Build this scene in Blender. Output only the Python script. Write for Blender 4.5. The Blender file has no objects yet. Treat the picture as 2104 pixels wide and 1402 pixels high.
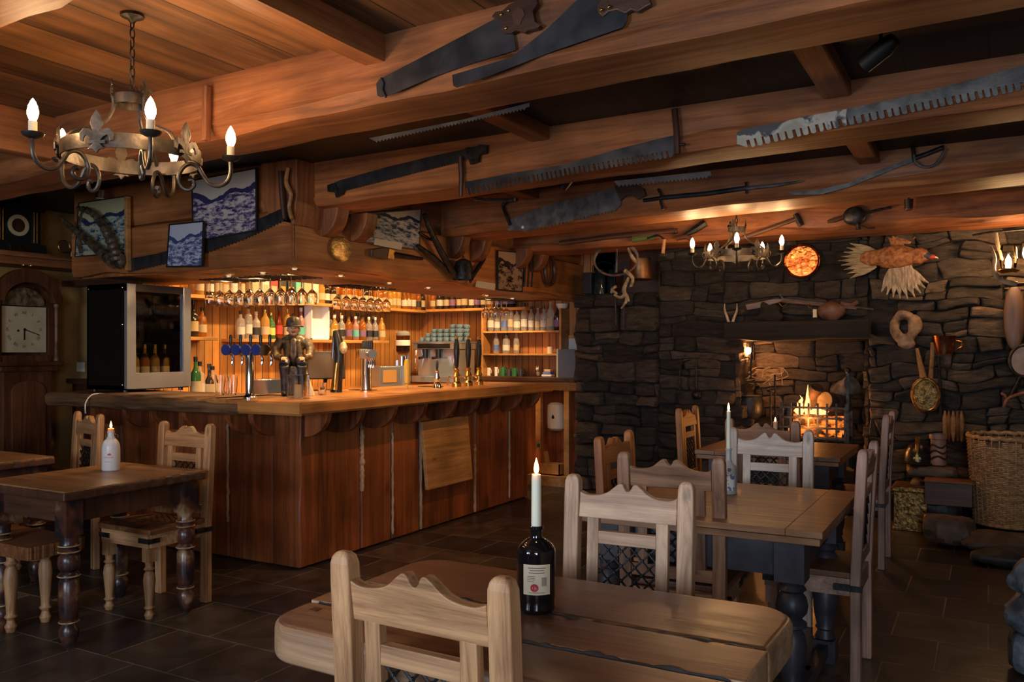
import bpy, bmesh, math, random
from math import sin, cos, pi, radians, sqrt, atan2, hypot
from mathutils import Vector, Matrix, noise, Euler
random.seed(7)
SC = bpy.context.scene
COL = SC.collection
V = Vector
# ---------------------------------------------------------------- camera, world, exposure
F, CX, HY, CAMZ, YAW = 1750.0, 1052.0, 718.0, 1.42, radians(29.2)
cam_d = bpy.data.cameras.new('camera'); cam = bpy.data.objects.new('camera', cam_d); COL.objects.link(cam)
cam.location = (0, 0, CAMZ); cam.rotation_euler = (pi/2, 0, YAW)
cam_d.sensor_width = 36.0; cam_d.lens = F/2104*36; cam_d.shift_y = (HY-701)/2104
cam_d.clip_start = .02
SC.camera = cam
SC.view_settings.view_transform = 'Standard'; SC.view_settings.look = 'None'
SC.view_settings.gamma = 1; SC.view_settings.exposure = 0.16; SC.view_settings.use_curve_mapping = False
w = bpy.data.worlds.new('world'); SC.world = w; w.use_nodes = True
w.node_tree.nodes['Background'].inputs[0].default_value = (.45, .6, 1, 1)
w.node_tree.nodes['Background'].inputs[1].default_value = 0.6

def light(kind, name, loc, power, color, size=.1, target=None, sizey=None, spot=60, blend=.5):
    d = bpy.data.lights.new(name, kind); d.energy = power; d.color = color
    if kind == 'AREA':
        d.size = size
        if sizey: d.shape = 'RECTANGLE'; d.size_y = sizey
    elif kind in ('POINT', 'SPOT'): d.shadow_soft_size = size
    if kind == 'SPOT': d.spot_size = radians(spot); d.spot_blend = blend
    o = bpy.data.objects.new(name, d); COL.objects.link(o); o.location = loc
    if target is not None:
        o.rotation_euler = (V(target)-V(loc)).to_track_quat('-Z', 'Y').to_euler()
    return o
DAY = (.74, .84, 1.0); WARM = (1.0, .60, .26); FIRE = (1.0, .36, .08)
# daylight through the two windows behind the camera
light('AREA', 'window_daylight', (-2.6, -1.93, 1.55), 85, DAY, 1.3, (-2.6, 5, 1.2), 1.1)
light('AREA', 'window_daylight', (.9, -1.93, 1.55), 70, DAY, 1.3, (.6, 5, 1.2), 1.1)

# ---------------------------------------------------------------- pixel -> place helpers
CT, ST = cos(YAW), sin(YAW)
def ray(px, py):
    u = (px-CX)/F; v = (HY-py)/F
    return V((u*CT-ST, u*ST+CT, v))
def pz(px, py, z): r = ray(px, py); t = (z-CAMZ)/r.z; return V((r.x*t, r.y*t, z))
def pY(px, py, Y): r = ray(px, py); t = Y/r.y; return V((r.x*t, Y, CAMZ+r.z*t))
def pX(px, py, X): r = ray(px, py); t = X/r.x; return V((X, r.y*t, CAMZ+r.z*t))
def pD(px, py, d): r = ray(px, py); return V((r.x*d, r.y*d, CAMZ+r.z*d))

# ---------------------------------------------------------------- materials
MC = {}
def newmat(name):
    m = bpy.data.materials.new(name); m.use_nodes = True
    nt = m.node_tree; return m, nt, nt.nodes['Principled BSDF']
def setp(b, **k):
    al = {'metal': 'Metallic', 'rough': 'Roughness', 'trans': 'Transmission Weight', 'ior': 'IOR', 'coat': 'Coat Weight',
          'spec': 'Specular IOR Level', 'sheen': 'Sheen Weight', 'sss': 'Subsurface Weight'}
    for a, v in k.items(): b.inputs[al[a]].default_value = v
def c4(c): return (c[0], c[1], c[2], 1)
def plain(name, col, rough=.5, metal=0, **k):
    if name in MC: return MC[name]
    m, nt, b = newmat(name); b.inputs['Base Color'].default_value = c4(col); setp(b, rough=rough, metal=metal, **k)
    MC[name] = m; return m
def mottled(name, c1, c2, scale=12, rough=.5, metal=0, bump=.2, stretch=(1, 1, 1), rvar=.0, detail=5, dist=.3, lo=.35, hi=.65, c3=None, objvar=0, bscale=3, **k):
    if name in MC: return MC[name]
    m, nt, b = newmat(name); N = nt.nodes; L = nt.links
    tc = N.new('ShaderNodeTexCoord'); mp = N.new('ShaderNodeMapping'); mp.inputs['Scale'].default_value = stretch
    L.new(tc.outputs['Object'], mp.inputs['Vector'])
    oi = N.new('ShaderNodeObjectInfo'); vm = N.new('ShaderNodeVectorMath'); vm.operation = 'ADD'
    sc_ = N.new('ShaderNodeMath'); sc_.operation = 'MULTIPLY'; sc_.inputs[1].default_value = 37.0
    L.new(oi.outputs['Random'], sc_.inputs[0]); L.new(mp.outputs[0], vm.inputs[0]); L.new(sc_.outputs[0], vm.inputs[1])
    n1 = N.new('ShaderNodeTexNoise'); n1.inputs['Scale'].default_value = scale; n1.inputs['Detail'].default_value = detail; n1.inputs['Distortion'].default_value = dist
    L.new(vm.outputs[0], n1.inputs['Vector'])
    cr = N.new('ShaderNodeValToRGB'); e = cr.color_ramp.elements
    e[0].position = lo; e[0].color = c4(c1); e[1].position = hi; e[1].color = c4(c2)
    if c3: x = cr.color_ramp.elements.new(min(.95, hi+.12)); x.color = c4(c3)
    L.new(n1.outputs['Fac'], cr.inputs[0]); out = cr.outputs[0]
    if objvar:
        hs = N.new('ShaderNodeHueSaturation'); mr = N.new('ShaderNodeMapRange')
        mr.inputs['To Min'].default_value = 1-objvar; mr.inputs['To Max'].default_value = 1+objvar
        L.new(oi.outputs['Random'], mr.inputs['Value']); L.new(mr.outputs[0], hs.inputs['Value']); L.new(out, hs.inputs['Color']); out = hs.outputs[0]
    L.new(out, b.inputs['Base Color'])
    if bump:
        bp = N.new('ShaderNodeBump'); bp.inputs['Strength'].default_value = bump; bp.inputs['Distance'].default_value = .01
        n2 = N.new('ShaderNodeTexNoise'); n2.inputs['Scale'].default_value = scale*bscale; n2.inputs['Detail'].default_value = 4
        L.new(vm.outputs[0], n2.inputs['Vector']); L.new(n2.outputs['Fac'], bp.inputs['Height']); L.new(bp.outputs[0], b.inputs['Normal'])
    setp(b, rough=rough, metal=metal, **k)
    if rvar:
        m2 = N.new('ShaderNodeMapRange'); m2.inputs['To Min'].default_value = rough-rvar; m2.inputs['To Max'].default_value = rough+rvar
        L.new(n1.outputs['Fac'], m2.inputs['Value']); L.new(m2.outputs[0], b.inputs['Roughness'])
    MC[name] = m; return m
def wood(name, c1, c2, axis='x', scale=1.0, rough=.5, bump=.25, planks=0, plank_axis='x', objvar=.12, knots=True, coat=0):
    """streaky grain along one local axis with darker knots; c1 dark, c2 light; planks = board width for seams"""
    if name in MC: return MC[name]
    m, nt, b = newmat(name); N = nt.nodes; L = nt.links
    tc = N.new('ShaderNodeTexCoord'); mp = N.new('ShaderNodeMapping')
    s = {'x': (.8, 17, 17), 'y': (17, .8, 17), 'z': (17, 17, .8)}[axis]
    mp.inputs['Scale'].default_value = [q*scale for q in s]
    L.new(tc.outputs['Object'], mp.inputs['Vector'])
    oi = N.new('ShaderNodeObjectInfo'); k_ = N.new('ShaderNodeMath'); k_.operation = 'MULTIPLY'; k_.inputs[1].default_value = 51.0
    vm = N.new('ShaderNodeVectorMath'); vm.operation = 'ADD'
    L.new(oi.outputs['Random'], k_.inputs[0]); L.new(mp.outputs[0], vm.inputs[0]); L.new(k_.outputs[0], vm.inputs[1])
    vec = vm.outputs[0]
    hs = None
    if planks:
        sx = N.new('ShaderNodeSeparateXYZ'); L.new(tc.outputs['Object'], sx.inputs[0])
        dv = N.new('ShaderNodeMath'); dv.operation = 'DIVIDE'; dv.inputs[1].default_value = planks
        L.new(sx.outputs[plank_axis.upper()], dv.inputs[0])
        fl = N.new('ShaderNodeMath'); fl.operation = 'FLOOR'; L.new(dv.outputs[0], fl.inputs[0])
        wn = N.new('ShaderNodeTexWhiteNoise'); wn.noise_dimensions = '1D'; L.new(fl.outputs[0], wn.inputs['W'])
        sc2 = N.new('ShaderNodeVectorMath'); sc2.operation = 'SCALE'; sc2.inputs['Scale'].default_value = 23; L.new(wn.outputs['Color'], sc2.inputs[0])
        v2 = N.new('ShaderNodeVectorMath'); v2.operation = 'ADD'; L.new(vec, v2.inputs[0]); L.new(sc2.outputs[0], v2.inputs[1]); vec = v2.outputs[0]
    n1 = N.new('ShaderNodeTexNoise'); n1.inputs['Scale'].default_value = 1.0; n1.inputs['Detail'].default_value = 9; n1.inputs['Distortion'].default_value = .8; n1.inputs['Roughness'].default_value = .72
    L.new(vec, n1.inputs['Vector'])
    cr = N.new('ShaderNodeValToRGB'); e = cr.color_ramp.elements
    e[0].position = .33; e[0].color = c4(c1); e[1].position = .66; e[1].color = c4(c2)
    L.new(n1.outputs['Fac'], cr.inputs[0])
    # broad patches
    n3 = N.new('ShaderNodeTexNoise'); n3.inputs['Scale'].default_value = 2.2; n3.inputs['Detail'].default_value = 3
    L.new(tc.outputs['Object'], n3.inputs['Vector'])
    mr = N.new('ShaderNodeMapRange'); mr.inputs['From Min'].default_value = .3; mr.inputs['From Max'].default_value = .7; mr.inputs['To Min'].default_value = .55; mr.inputs['To Max'].default_value = 1.35
    L.new(n3.outputs['Fac'], mr.inputs['Value'])
    hsv = N.new('ShaderNodeHueSaturation'); L.new(cr.outputs[0], hsv.inputs['Color'])
    val = mr.outputs[0]
    m3 = N.new('ShaderNodeMapRange'); m3.inputs['To Min'].default_value = 1-objvar; m3.inputs['To Max'].default_value = 1+objvar
    L.new(oi.outputs['Random'], m3.inputs['Value'])
    mu = N.new('ShaderNodeMath'); mu.operation = 'MULTIPLY'; L.new(val, mu.inputs[0]); L.new(m3.outputs[0], mu.inputs[1]); val = mu.outputs[0]
    if planks:
        m4 = N.new('ShaderNodeMapRange'); m4.inputs['To Min'].default_value = .75; m4.inputs['To Max'].default_value = 1.2; L.new(wn.outputs['Value'], m4.inputs['Value'])
        mu2 = N.new('ShaderNodeMath'); mu2.operation = 'MULTIPLY'; L.new(val, mu2.inputs[0]); L.new(m4.outputs[0], mu2.inputs[1]); val = mu2.outputs[0]
        fr = N.new('ShaderNodeMath'); fr.operation = 'FRACT'; L.new(dv.outputs[0], fr.inputs[0])
        gp = N.new('ShaderNodeMath'); gp.operation = 'GREATER_THAN'; gp.inputs[1].default_value = .008/planks; L.new(fr.outputs[0], gp.inputs[0])
        m5 = N.new('ShaderNodeMapRange'); m5.inputs['To Min'].default_value = .12; L.new(gp.outputs[0], m5.inputs['Value'])
        mu3 = N.new('ShaderNodeMath'); mu3.operation = 'MULTIPLY'; L.new(val, mu3.inputs[0]); L.new(m5.outputs[0], mu3.inputs[1]); val = mu3.outputs[0]
    if knots:
        vo = N.new('ShaderNodeTexVoronoi'); vo.inputs['Scale'].default_value = .9; mp2 = N.new('ShaderNodeMapping')
        mp2.inputs['Scale'].default_value = [{'x': (2.2, 5, 5), 'y': (5, 2.2, 5), 'z': (5, 5, 2.2)}[axis][i]*scale for i in range(3)]
        L.new(tc.outputs['Object'], mp2.inputs['Vector']); L.new(mp2.outputs[0], vo.inputs['Vector'])
        m6 = N.new('ShaderNodeMapRange'); m6.inputs['From Min'].default_value = .03; m6.inputs['From Max'].default_value = .12; m6.inputs['To Min'].default_value = .45
        L.new(vo.outputs['Distance'], m6.inputs['Value'])
        mu4 = N.new('ShaderNodeMath'); mu4.operation = 'MULTIPLY'; L.new(val, mu4.inputs[0]); L.new(m6.outputs[0], mu4.inputs[1]); val = mu4.outputs[0]
    L.new(val, hsv.inputs['Value']); L.new(hsv.outputs[0], b.inputs['Base Color'])
    bp = N.new('ShaderNodeBump'); bp.inputs['Strength'].default_value = bump; bp.inputs['Distance'].default_value = .006
    L.new(n1.outputs['Fac'], bp.inputs['Height']); L.new(bp.outputs[0], b.inputs['Normal'])
    setp(b, rough=rough, coat=coat); MC[name] = m; return m
def emis(name, col, strength):
    if name in MC: return MC[name]
    m, nt, b = newmat(name); b.inputs['Base Color'].default_value = c4(col); b.inputs['Emission Color'].default_value = c4(col)
    b.inputs['Emission Strength'].default_value = strength; MC[name] = m; return m
def thin_glass(name, col=(1, 1, 1), k=.12):
    m, nt, b = newmat(name); N = nt.nodes; L = nt.links
    g = N.new('ShaderNodeBsdfGlossy'); g.inputs['Roughness'].default_value = .02; t = N.new('ShaderNodeBsdfTransparent'); t.inputs['Color'].default_value = c4(col)
    lw = N.new('ShaderNodeFresnel'); lw.inputs['IOR'].default_value = 1.45; mx = N.new('ShaderNodeMixShader'); L.new(lw.outputs[0], mx.inputs[0]); L.new(t.outputs[0], mx.inputs[1]); L.new(g.outputs[0], mx.inputs[2])
    L.new(mx.outputs[0], nt.nodes['Material Output'].inputs['Surface']); return m
def glass(name, col=(1, 1, 1), rough=.02, ior=1.45):
    return plain(name, col, rough, 0, trans=1.0, ior=ior)

# ---------------------------------------------------------------- mesh builder
class MB:
    def __init__(s): s.v = []; s.f = []; s.tone = []
    def add(s, vs, fs, M=None):
        o = len(s.v)
        s.v += [(M @ V(p)) if M is not None else V(p) for p in vs]
        s.f += [tuple(i+o for i in f) for f in fs]; return s
    def box(s, c, d, M=None, R=None):
        x, y, z = d[0]/2, d[1]/2, d[2]/2; vs = [V((a*x, b*y, e*z)) for a in (-1, 1) for b in (-1, 1) for e in (-1, 1)]
        if R is not None: vs = [R @ p for p in vs]
        vs = [p+V(c) for p in vs]
        return s.add(vs, [(0, 1, 3, 2), (4, 6, 7, 5), (0, 4, 5, 1), (2, 3, 7, 6), (0, 2, 6, 4), (1, 5, 7, 3)], M)
    def bb(s, a, b, M=None):   # box by two corners
        return s.box([(a[i]+b[i])/2 for i in range(3)], [abs(a[i]-b[i]) for i in range(3)], M)
    def bar(s, p0, p1, w, h, up=(0, 0, 1)):
        p0, p1 = V(p0), V(p1); d = (p1-p0); L = d.length; d.normalize(); u = V(up)
        if abs(d.dot(u)) > .98: u = V((1, 0, 0))
        sd = d.cross(u).normalized(); u = sd.cross(d)
        vs = [p+sd*a*w/2+u*b*h/2 for p in (p0, p1) for a, b in ((-1, -1), (1, -1), (1, 1), (-1, 1))]
        return s.add(vs, [(0, 3, 2, 1), (4, 5, 6, 7), (0, 1, 5, 4), (1, 2, 6, 5), (2, 3, 7, 6), (3, 0, 4, 7)])
    def lathe(s, prof, n=20, M=None, cap=True, sy=1.0):   # prof: [(r,z)...] bottom to top
        vs = []; fs = []
        for r, z in prof:
            for i in range(n): a = 2*pi*i/n; vs.append((r*cos(a), r*sin(a)*sy, z))
        for j in range(len(prof)-1):
            for i in range(n):
                k = (i+1) % n; fs.append((j*n+i, j*n+k, (j+1)*n+k, (j+1)*n+i))
        if cap:
            if prof[0][0] > 1e-5: fs.append(tuple(reversed(range(n))))
            if prof[-1][0] > 1e-5: fs.append(tuple(range((len(prof)-1)*n, len(prof)*n)))
        return s.add(vs, fs, M)
    def tube(s, pts, r, n=8, closed=False, cap=True):
        pts = [V(p) for p in pts]; m = len(pts); rs = r if isinstance(r, (list, tuple)) else [r]*m
        vs = []; fs = []; prev = None
        for i, p in enumerate(pts):
            if closed: d = pts[(i+1) % m]-pts[i-1]
            else: d = pts[min(i+1, m-1)]-pts[max(i-1, 0)]
            if d.length < 1e-9: d = V((0, 0, 1))
            d.normalize()
            if prev is None:
                u = V((0, 0, 1)) if abs(d.z) < .9 else V((1, 0, 0)); a = d.cross(u).normalized()
            else:
                a = prev-d*prev.dot(d)
                a = a.normalized() if a.length > 1e-6 else d.orthogonal().normalized()
            prev = a; b = d.cross(a)
            for k in range(n): t = 2*pi*k/n; vs.append(p+(a*cos(t)+b*sin(t))*rs[i])
        for i in range(m if closed else m-1):
            j = (i+1) % m
            for k in range(n): l = (k+1) % n; fs.append((i*n+k, i*n+l, j*n+l, j*n+k))
        if cap and not closed: fs.append(tuple(reversed(range(n)))); fs.append(tuple(range((m-1)*n, m*n)))
        return s.add(vs, fs)
    def prism(s, outline, t, M=None):   # outline in (x,z) local, thickness along y centred
        n = len(outline); vs = [(x, -t/2, z) for x, z in outline]+[(x, t/2, z) for x, z in outline]
        fs = [tuple(range(n)), tuple(reversed(range(n, 2*n)))]+[(i, i+n, (i+1) % n+n, (i+1) % n) for i in range(n)]
        return s.add(vs, fs, M)
    def ell(s, c, r, n=14, m=9, M=None, R=None):
        vs = []; fs = []
        for j in range(m+1):
            t = pi*j/m
            for i in range(n):
                a = 2*pi*i/n; p = V((r[0]*sin(t)*cos(a), r[1]*sin(t)*sin(a), r[2]*cos(t)))
                if R is not None: p = R @ p
                vs.append(p+V(c))
        for j in range(m):
            for i in range(n): k = (i+1) % n; fs.append((j*n+i, (j+1)*n+i, (j+1)*n+k, j*n+k))
        return s.add(vs, fs, M)
    def rough(s, amp, freq=8, seed=0):
        for p in s.v:
            q = p*freq+V((seed, seed*2.3, 0)); p += V((noise.noise(q), noise.noise(q+V((7, 3, 1))), noise.noise(q+V((2, 9, 4)))))*amp
        return s
    def build(s, name, mat, parent=None, smooth=False, bevel=0, seg=2, sub=0, mods=None, weld=True, flat_angle=None):
        me = bpy.data.meshes.new(name); me.from_pydata([tuple(p) for p in s.v], [], s.f)
        bm = bmesh.new(); bm.from_mesh(me)
        if weld: bmesh.ops.remove_doubles(bm, verts=bm.verts, dist=1e-5)
        bmesh.ops.recalc_face_normals(bm, faces=bm.faces); bm.to_mesh(me); bm.free()
        if smooth:
            for p in me.polygons: p.use_smooth = True
            try: me.set_sharp_from_angle(angle=radians(flat_angle or 38))
            except Exception: pass
        me.materials.append(mat)
        o = bpy.data.objects.new(name, me); COL.objects.link(o)
        if parent: o.parent = parent
        if bevel:
            b = o.modifiers.new('bevel', 'BEVEL'); b.width = bevel; b.segments = seg; b.limit_method = 'ANGLE'
        if sub: q = o.modifiers.new('sub', 'SUBSURF'); q.levels = q.render_levels = sub
        return o
def remesh(o, vox, smooth_it=4):
    r = o.modifiers.new('remesh', 'REMESH'); r.mode = 'VOXEL'; r.voxel_size = vox; r.use_smooth_shade = True
    if smooth_it: q = o.modifiers.new('smooth', 'SMOOTH'); q.iterations = smooth_it; q.factor = .5
    return o
def tag(o, label=None, cat=None, group=None, kind=None):
    if label: o['label'] = label
    if cat: o['category'] = cat
    if group: o['group'] = group
    if kind: o['kind'] = kind
    return o
def thing(name, label, cat, loc=(0, 0, 0), rz=0, group=None):
    o = bpy.data.objects.new(name, None); COL.objects.link(o); o.location = loc; o.rotation_euler = (0, 0, rz); o.empty_display_size = .1
    return tag(o, label, cat, group)
def kids(o): return [c for c in bpy.data.objects if c.parent is o]
def copy_tree(o, label=None, loc=None, rz=None, parent=None, group=None):
    c = o.copy(); COL.objects.link(c)
    if parent: c.parent = parent
    if label: c['label'] = label
    if group: c['group'] = group
    if loc is not None: c.location = loc
    if rz is not None: c.rotation_euler = (0, 0, rz)
    for k in o.children: copy_tree(k, parent=c)
    return c
def struct(name, mb, mat, label=None, **k):
    o = mb.build(name, mat, **k); o['kind'] = 'structure'
    if label: o['label'] = label
    return o
def rot(ax, a): return Matrix.Rotation(a, 4, ax)
def tr(p): return Matrix.Translation(V(p))
def text_mesh(txt, size, mat, parent, M, name='lettering', extrude=.0006, align='CENTER'):
    cu = bpy.data.curves.new(name, 'FONT'); cu.body = txt; cu.size = size; cu.extrude = extrude; cu.align_x = align; cu.align_y = 'CENTER'
    t = bpy.data.objects.new(name, cu); COL.objects.link(t); bpy.context.view_layer.update()
    me = bpy.data.meshes.new_from_object(t.evaluated_get(bpy.context.evaluated_depsgraph_get())); bpy.data.objects.remove(t)
    me.transform(M); me.materials.clear(); me.materials.append(mat)
    o = bpy.data.objects.new(name, me); COL.objects.link(o)
    if parent: o.parent = parent
    return o
def spline(pts, n=8):   # Catmull-Rom through points (any dimension as Vector)
    P = [V(p) for p in pts]; out = []
    for i in range(len(P)-1):
        a = P[max(i-1, 0)]; b = P[i]; c = P[i+1]; d = P[min(i+2, len(P)-1)]
        for k in range(n):
            t = k/n; out.append(.5*((2*b)+(c-a)*t+(2*a-5*b+4*c-d)*t*t+(3*b-a-3*c+d)*t**3))
    out.append(P[-1]); return out
# shared materials
W_BEAM = wood('beam_wood', (.12, .034, .010), (.44, .165, .052), 'x', .7, .55, .35)
W_BEAMY = wood('joist_wood', (.11, .034, .010), (.40, .155, .050), 'y', .7, .55, .35)
W_POST = wood('post_wood', (.10, .030, .010), (.32, .12, .04), 'z', .8, .55, .3)
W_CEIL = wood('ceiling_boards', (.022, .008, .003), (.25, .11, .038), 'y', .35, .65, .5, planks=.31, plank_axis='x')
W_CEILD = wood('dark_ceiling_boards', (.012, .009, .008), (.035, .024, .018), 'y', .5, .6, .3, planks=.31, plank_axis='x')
W_PANEL = wood('panel_wood', (.085, .022, .007), (.34, .10, .028), 'z', .8, .42, .2)
W_TOPX = wood('worktop_wood_x', (.30, .11, .03), (.60, .28, .08), 'x', .8, .35, .2)
W_TOPY = wood('worktop_wood_y', (.30, .11, .03), (.60, .28, .08), 'y', .8, .35, .2)
W_BACK = wood('bar_boards', (.40, .16, .035), (.68, .33, .09), 'z', .8, .5, .15, planks=.085, plank_axis='y')
W_BACKX = wood('bar_boards_x', (.28, .10, .028), (.50, .21, .06), 'z', .8, .5, .15, planks=.085, plank_axis='x')
W_SHELF = wood('shelf_wood', (.42, .18, .05), (.66, .34, .10), 'y', .8, .5, .1)
W_CHZ = wood('chair_wood_z', (.20, .085, .032), (.64, .36, .165), 'z', 1.6, .5, .25)
W_CHX = wood('chair_wood_x', (.20, .085, .032), (.64, .36, .165), 'x', 1.6, .5, .25)
W_CHSEAT = wood('chair_seat_wood', (.07, .024, .010), (.24, .095, .036), 'y', 1.5, .4, .25)
W_TBL = wood('table_wood', (.17, .075, .028), (.42, .22, .10), 'x', 1.2, .38, .2)
W_TBLF = wood('slab_table_wood', (.075, .032, .018), (.27, .135, .075), 'x', .8, .30, .3)
W_DARK = wood('dark_wood', (.03, .012, .007), (.09, .035, .018), 'z', 1.2, .4, .2)
W_DARKX = wood('dark_wood_x', (.04, .016, .009), (.11, .045, .022), 'x', 1.2, .45, .2)
IRON = mottled('black_iron', (.012, .012, .013), (.05, .048, .046), 30, .45, .7, .15)
STEEL = mottled('saw_steel', (.018, .020, .024), (.055, .058, .064), 7, .42, .55, .1, c3=(.09, .085, .08))
CHROME = plain('chrome', (.8, .8, .82), .12, 1)
STAINLESS = plain('stainless', (.42, .47, .54), .25, .7)
BRASS = mottled('brass', (.45, .28, .07), (.72, .48, .15), 20, .28, 1, .05)
COPPER = mottled('copper', (.45, .17, .06), (.85, .38, .18), 14, .25, 1, .15)
BLACK = plain('black_paint', (.012, .012, .013), .5)
BLKPL = plain('black_plastic', (.015, .015, .017), .3)
PEWTER = mottled('aged_pewter', (.030, .025, .020), (.095, .078, .060), 18, .42, .7, .15)
WAXC = plain('candle_wax', (.80, .78, .60), .45, sss=.25)
CREAM = plain('cream_paper', (.72, .62, .42), .7)
WHITE = plain('white_card', (.82, .80, .76), .6)
GLASS = glass('clear_glass')
FLAME = emis('flame', (1.0, .55, .16), 9)
BULB = emis('lit_bulb', (1.0, .58, .27), 255)
# ================================================================ SETTING
ZC = 2.62
# floor: slate flags
def slate():
    m, nt, b = newmat('slate_floor'); N = nt.nodes; L = nt.links
    tc = N.new('ShaderNodeTexCoord'); br = N.new('ShaderNodeTexBrick'); br.offset = .5; br.offset_frequency = 2; br.squash = 1
    br.inputs['Scale'].default_value = 1; br.inputs['Mortar Size'].default_value = .005; br.inputs['Brick Width'].default_value = .42; br.inputs['Row Height'].default_value = .42
    br.inputs['Color1'].default_value = (.018, .017, .019, 1); br.inputs['Color2'].default_value = (.075, .052, .036, 1); br.inputs['Mortar'].default_value = (.16, .13, .10, 1)
    br.inputs['Mortar Smooth'].default_value = .3
    L.new(tc.outputs['Object'], br.inputs['Vector'])
    n = N.new('ShaderNodeTexNoise'); n.inputs['Scale'].default_value = 4; n.inputs['Detail'].default_value = 8; n.inputs['Distortion'].default_value = .8; L.new(tc.outputs['Object'], n.inputs['Vector'])
    mr = N.new('ShaderNodeMapRange'); mr.inputs['From Min'].default_value = .3; mr.inputs['From Max'].default_value = .7; mr.inputs['To Min'].default_value = .45; mr.inputs['To Max'].default_value = 1.5; L.new(n.outputs['Fac'], mr.inputs['Value'])
    hs = N.new('ShaderNodeHueSaturation'); L.new(br.outputs['Color'], hs.inputs['Color']); L.new(mr.outputs[0], hs.inputs['Value']); L.new(hs.outputs[0], b.inputs['Base Color'])
    bp = N.new('ShaderNodeBump'); bp.inputs['Strength'].default_value = .5; bp.inputs['Distance'].default_value = .012; L.new(n.outputs['Fac'], bp.inputs['Height'])
    b2 = N.new('ShaderNodeBump'); b2.invert = True; b2.inputs['Strength'].default_value = .6; b2.inputs['Distance'].default_value = .006; L.new(br.outputs['Fac'], b2.inputs['Height']); L.new(bp.outputs[0], b2.inputs['Normal'])
    L.new(b2.outputs[0], b.inputs['Normal']); setp(b, rough=.36); return m
struct('floor', MB().bb((-7.3, -2.2, -.1), (3.2, 9.2, 0)), slate(), 'dark slate flag floor')
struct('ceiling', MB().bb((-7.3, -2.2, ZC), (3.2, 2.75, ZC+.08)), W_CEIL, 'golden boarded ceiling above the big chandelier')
struct('ceiling', MB().bb((-7.3, 2.75, ZC), (3.2, 9.2, ZC+.08)), W_CEILD, 'black ceiling boards between the beams')  # same plank width, much darker base colour past the nearest beam
PLASTER = mottled('ochre_plaster', (.30, .17, .05), (.40, .24, .08), 5, .8, 0, .2)
struct('wall_left', MB().bb((-7.2, -2.1, 0), (-7.1, 9.1, ZC)), PLASTER, 'dark ochre plaster wall on the left')
struct('wall_right', MB().bb((3.0, -2.1, 0), (3.1, 9.1, ZC)), PLASTER)
mb = MB()
for a, b_ in ((-7.2, -3.3), (-1.9, .2), (1.6, 3.1)): mb.bb((a, -2.1, 0), (b_, -2.0, ZC))
for a, b_ in ((-3.3, -1.9), (.2, 1.6)): mb.bb((a, -2.1, 0), (b_, -2.0, .95)); mb.bb((a, -2.1, 2.15), (b_, -2.0, ZC))
struct('wall_back', mb, PLASTER)
for k, (a, b_) in enumerate(((-3.3, -1.9), (.2, 1.6))):
    fr = MB()
    for x in (a, (a+b_)/2, b_-.05): fr.bb((x, -2.08, .95), (x+.05, -2.03, 2.15))
    for z in (.95, 1.5, 2.1): fr.bb((a, -2.08, z), (b_, -2.03, z+.05))
    o = struct('window_%d' % (k+1), fr, W_POST); g = MB().bb((a, -2.07, .95), (b_, -2.065, 2.15)).build('pane', thin_glass('window_glass'), o)
# wall behind the clock corner, plaster above dark dado
struct('wall_alcove', MB().bb((-7.1, 4.75, 0), (-6.1, 4.85, ZC)), PLASTER, 'ochre plaster wall beside the clock')
struct('trim_1', MB().bb((-7.1, 4.70, 0), (-6.0, 4.75, 1.12)), wood('dado_wood', (.05, .015, .01), (.12, .035, .02), 'z', 1, .5, planks=.12, plank_axis='x'), 'dark red boarded dado')
struct('trim_2', MB().bb((-7.1, 4.64, 1.12), (-5.95, 4.76, 1.16)).bb((-7.1, 4.6, 1.97), (-5.96, 4.76, 2.02)), W_DARKX, 'dark wooden rails')
# boarded walls of the bar
XB, YB = -5.98, 8.42
struct('wall_bar_left', MB().bb((XB-.05, 4.6, 0), (XB, YB, ZC)), W_BACK, 'golden tongue and groove boards behind the bottles')
struct('wall_bar_far', MB().bb((XB, YB, 0), (-3.45, YB+.05, ZC)), W_BACKX, 'boarded wall behind the coffee machine')
# ---------------------------------------------------------------- stone walls
def stone_mat(name, a, b_, c, bump=.6):
    m, nt, b = newmat(name); N = nt.nodes; L = nt.links
    at = N.new('ShaderNodeAttribute'); at.attribute_name = 'tone'
    cr = N.new('ShaderNodeValToRGB'); e = cr.color_ramp.elements; e[0].color = c4(a); e[1].color = c4(c); x = e.new(.55); x.color = c4(b_)
    L.new(at.outputs['Fac'], cr.inputs[0])
    tc = N.new('ShaderNodeTexCoord'); n = N.new('ShaderNodeTexNoise'); n.inputs['Scale'].default_value = 9; n.inputs['Detail'].default_value = 10; n.inputs['Roughness'].default_value = .72; n.inputs['Distortion'].default_value = .6
    mp = N.new('ShaderNodeMapping'); mp.inputs['Scale'].default_value = (1, 1, 3.2); mp.inputs['Rotation'].default_value = (0, .25, 0)
    L.new(tc.outputs['Object'], mp.inputs[0]); L.new(mp.outputs[0], n.inputs['Vector'])
    mr = N.new('ShaderNodeMapRange'); mr.inputs['From Min'].default_value = .3; mr.inputs['From Max'].default_value = .7; mr.inputs['To Min'].default_value = .35; mr.inputs['To Max'].default_value = 1.9; L.new(n.outputs['Fac'], mr.inputs['Value'])
    hs = N.new('ShaderNodeHueSaturation'); L.new(cr.outputs[0], hs.inputs['Color']); L.new(mr.outputs[0], hs.inputs['Value']); L.new(hs.outputs[0], b.inputs['Base Color'])
    bp = N.new('ShaderNodeBump'); bp.inputs['Strength'].default_value = 1; bp.inputs['Distance'].default_value = .045; L.new(n.outputs['Fac'], bp.inputs['Height']); L.new(bp.outputs[0], b.inputs['Normal'])
    setp(b, rough=.55); return m
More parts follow.
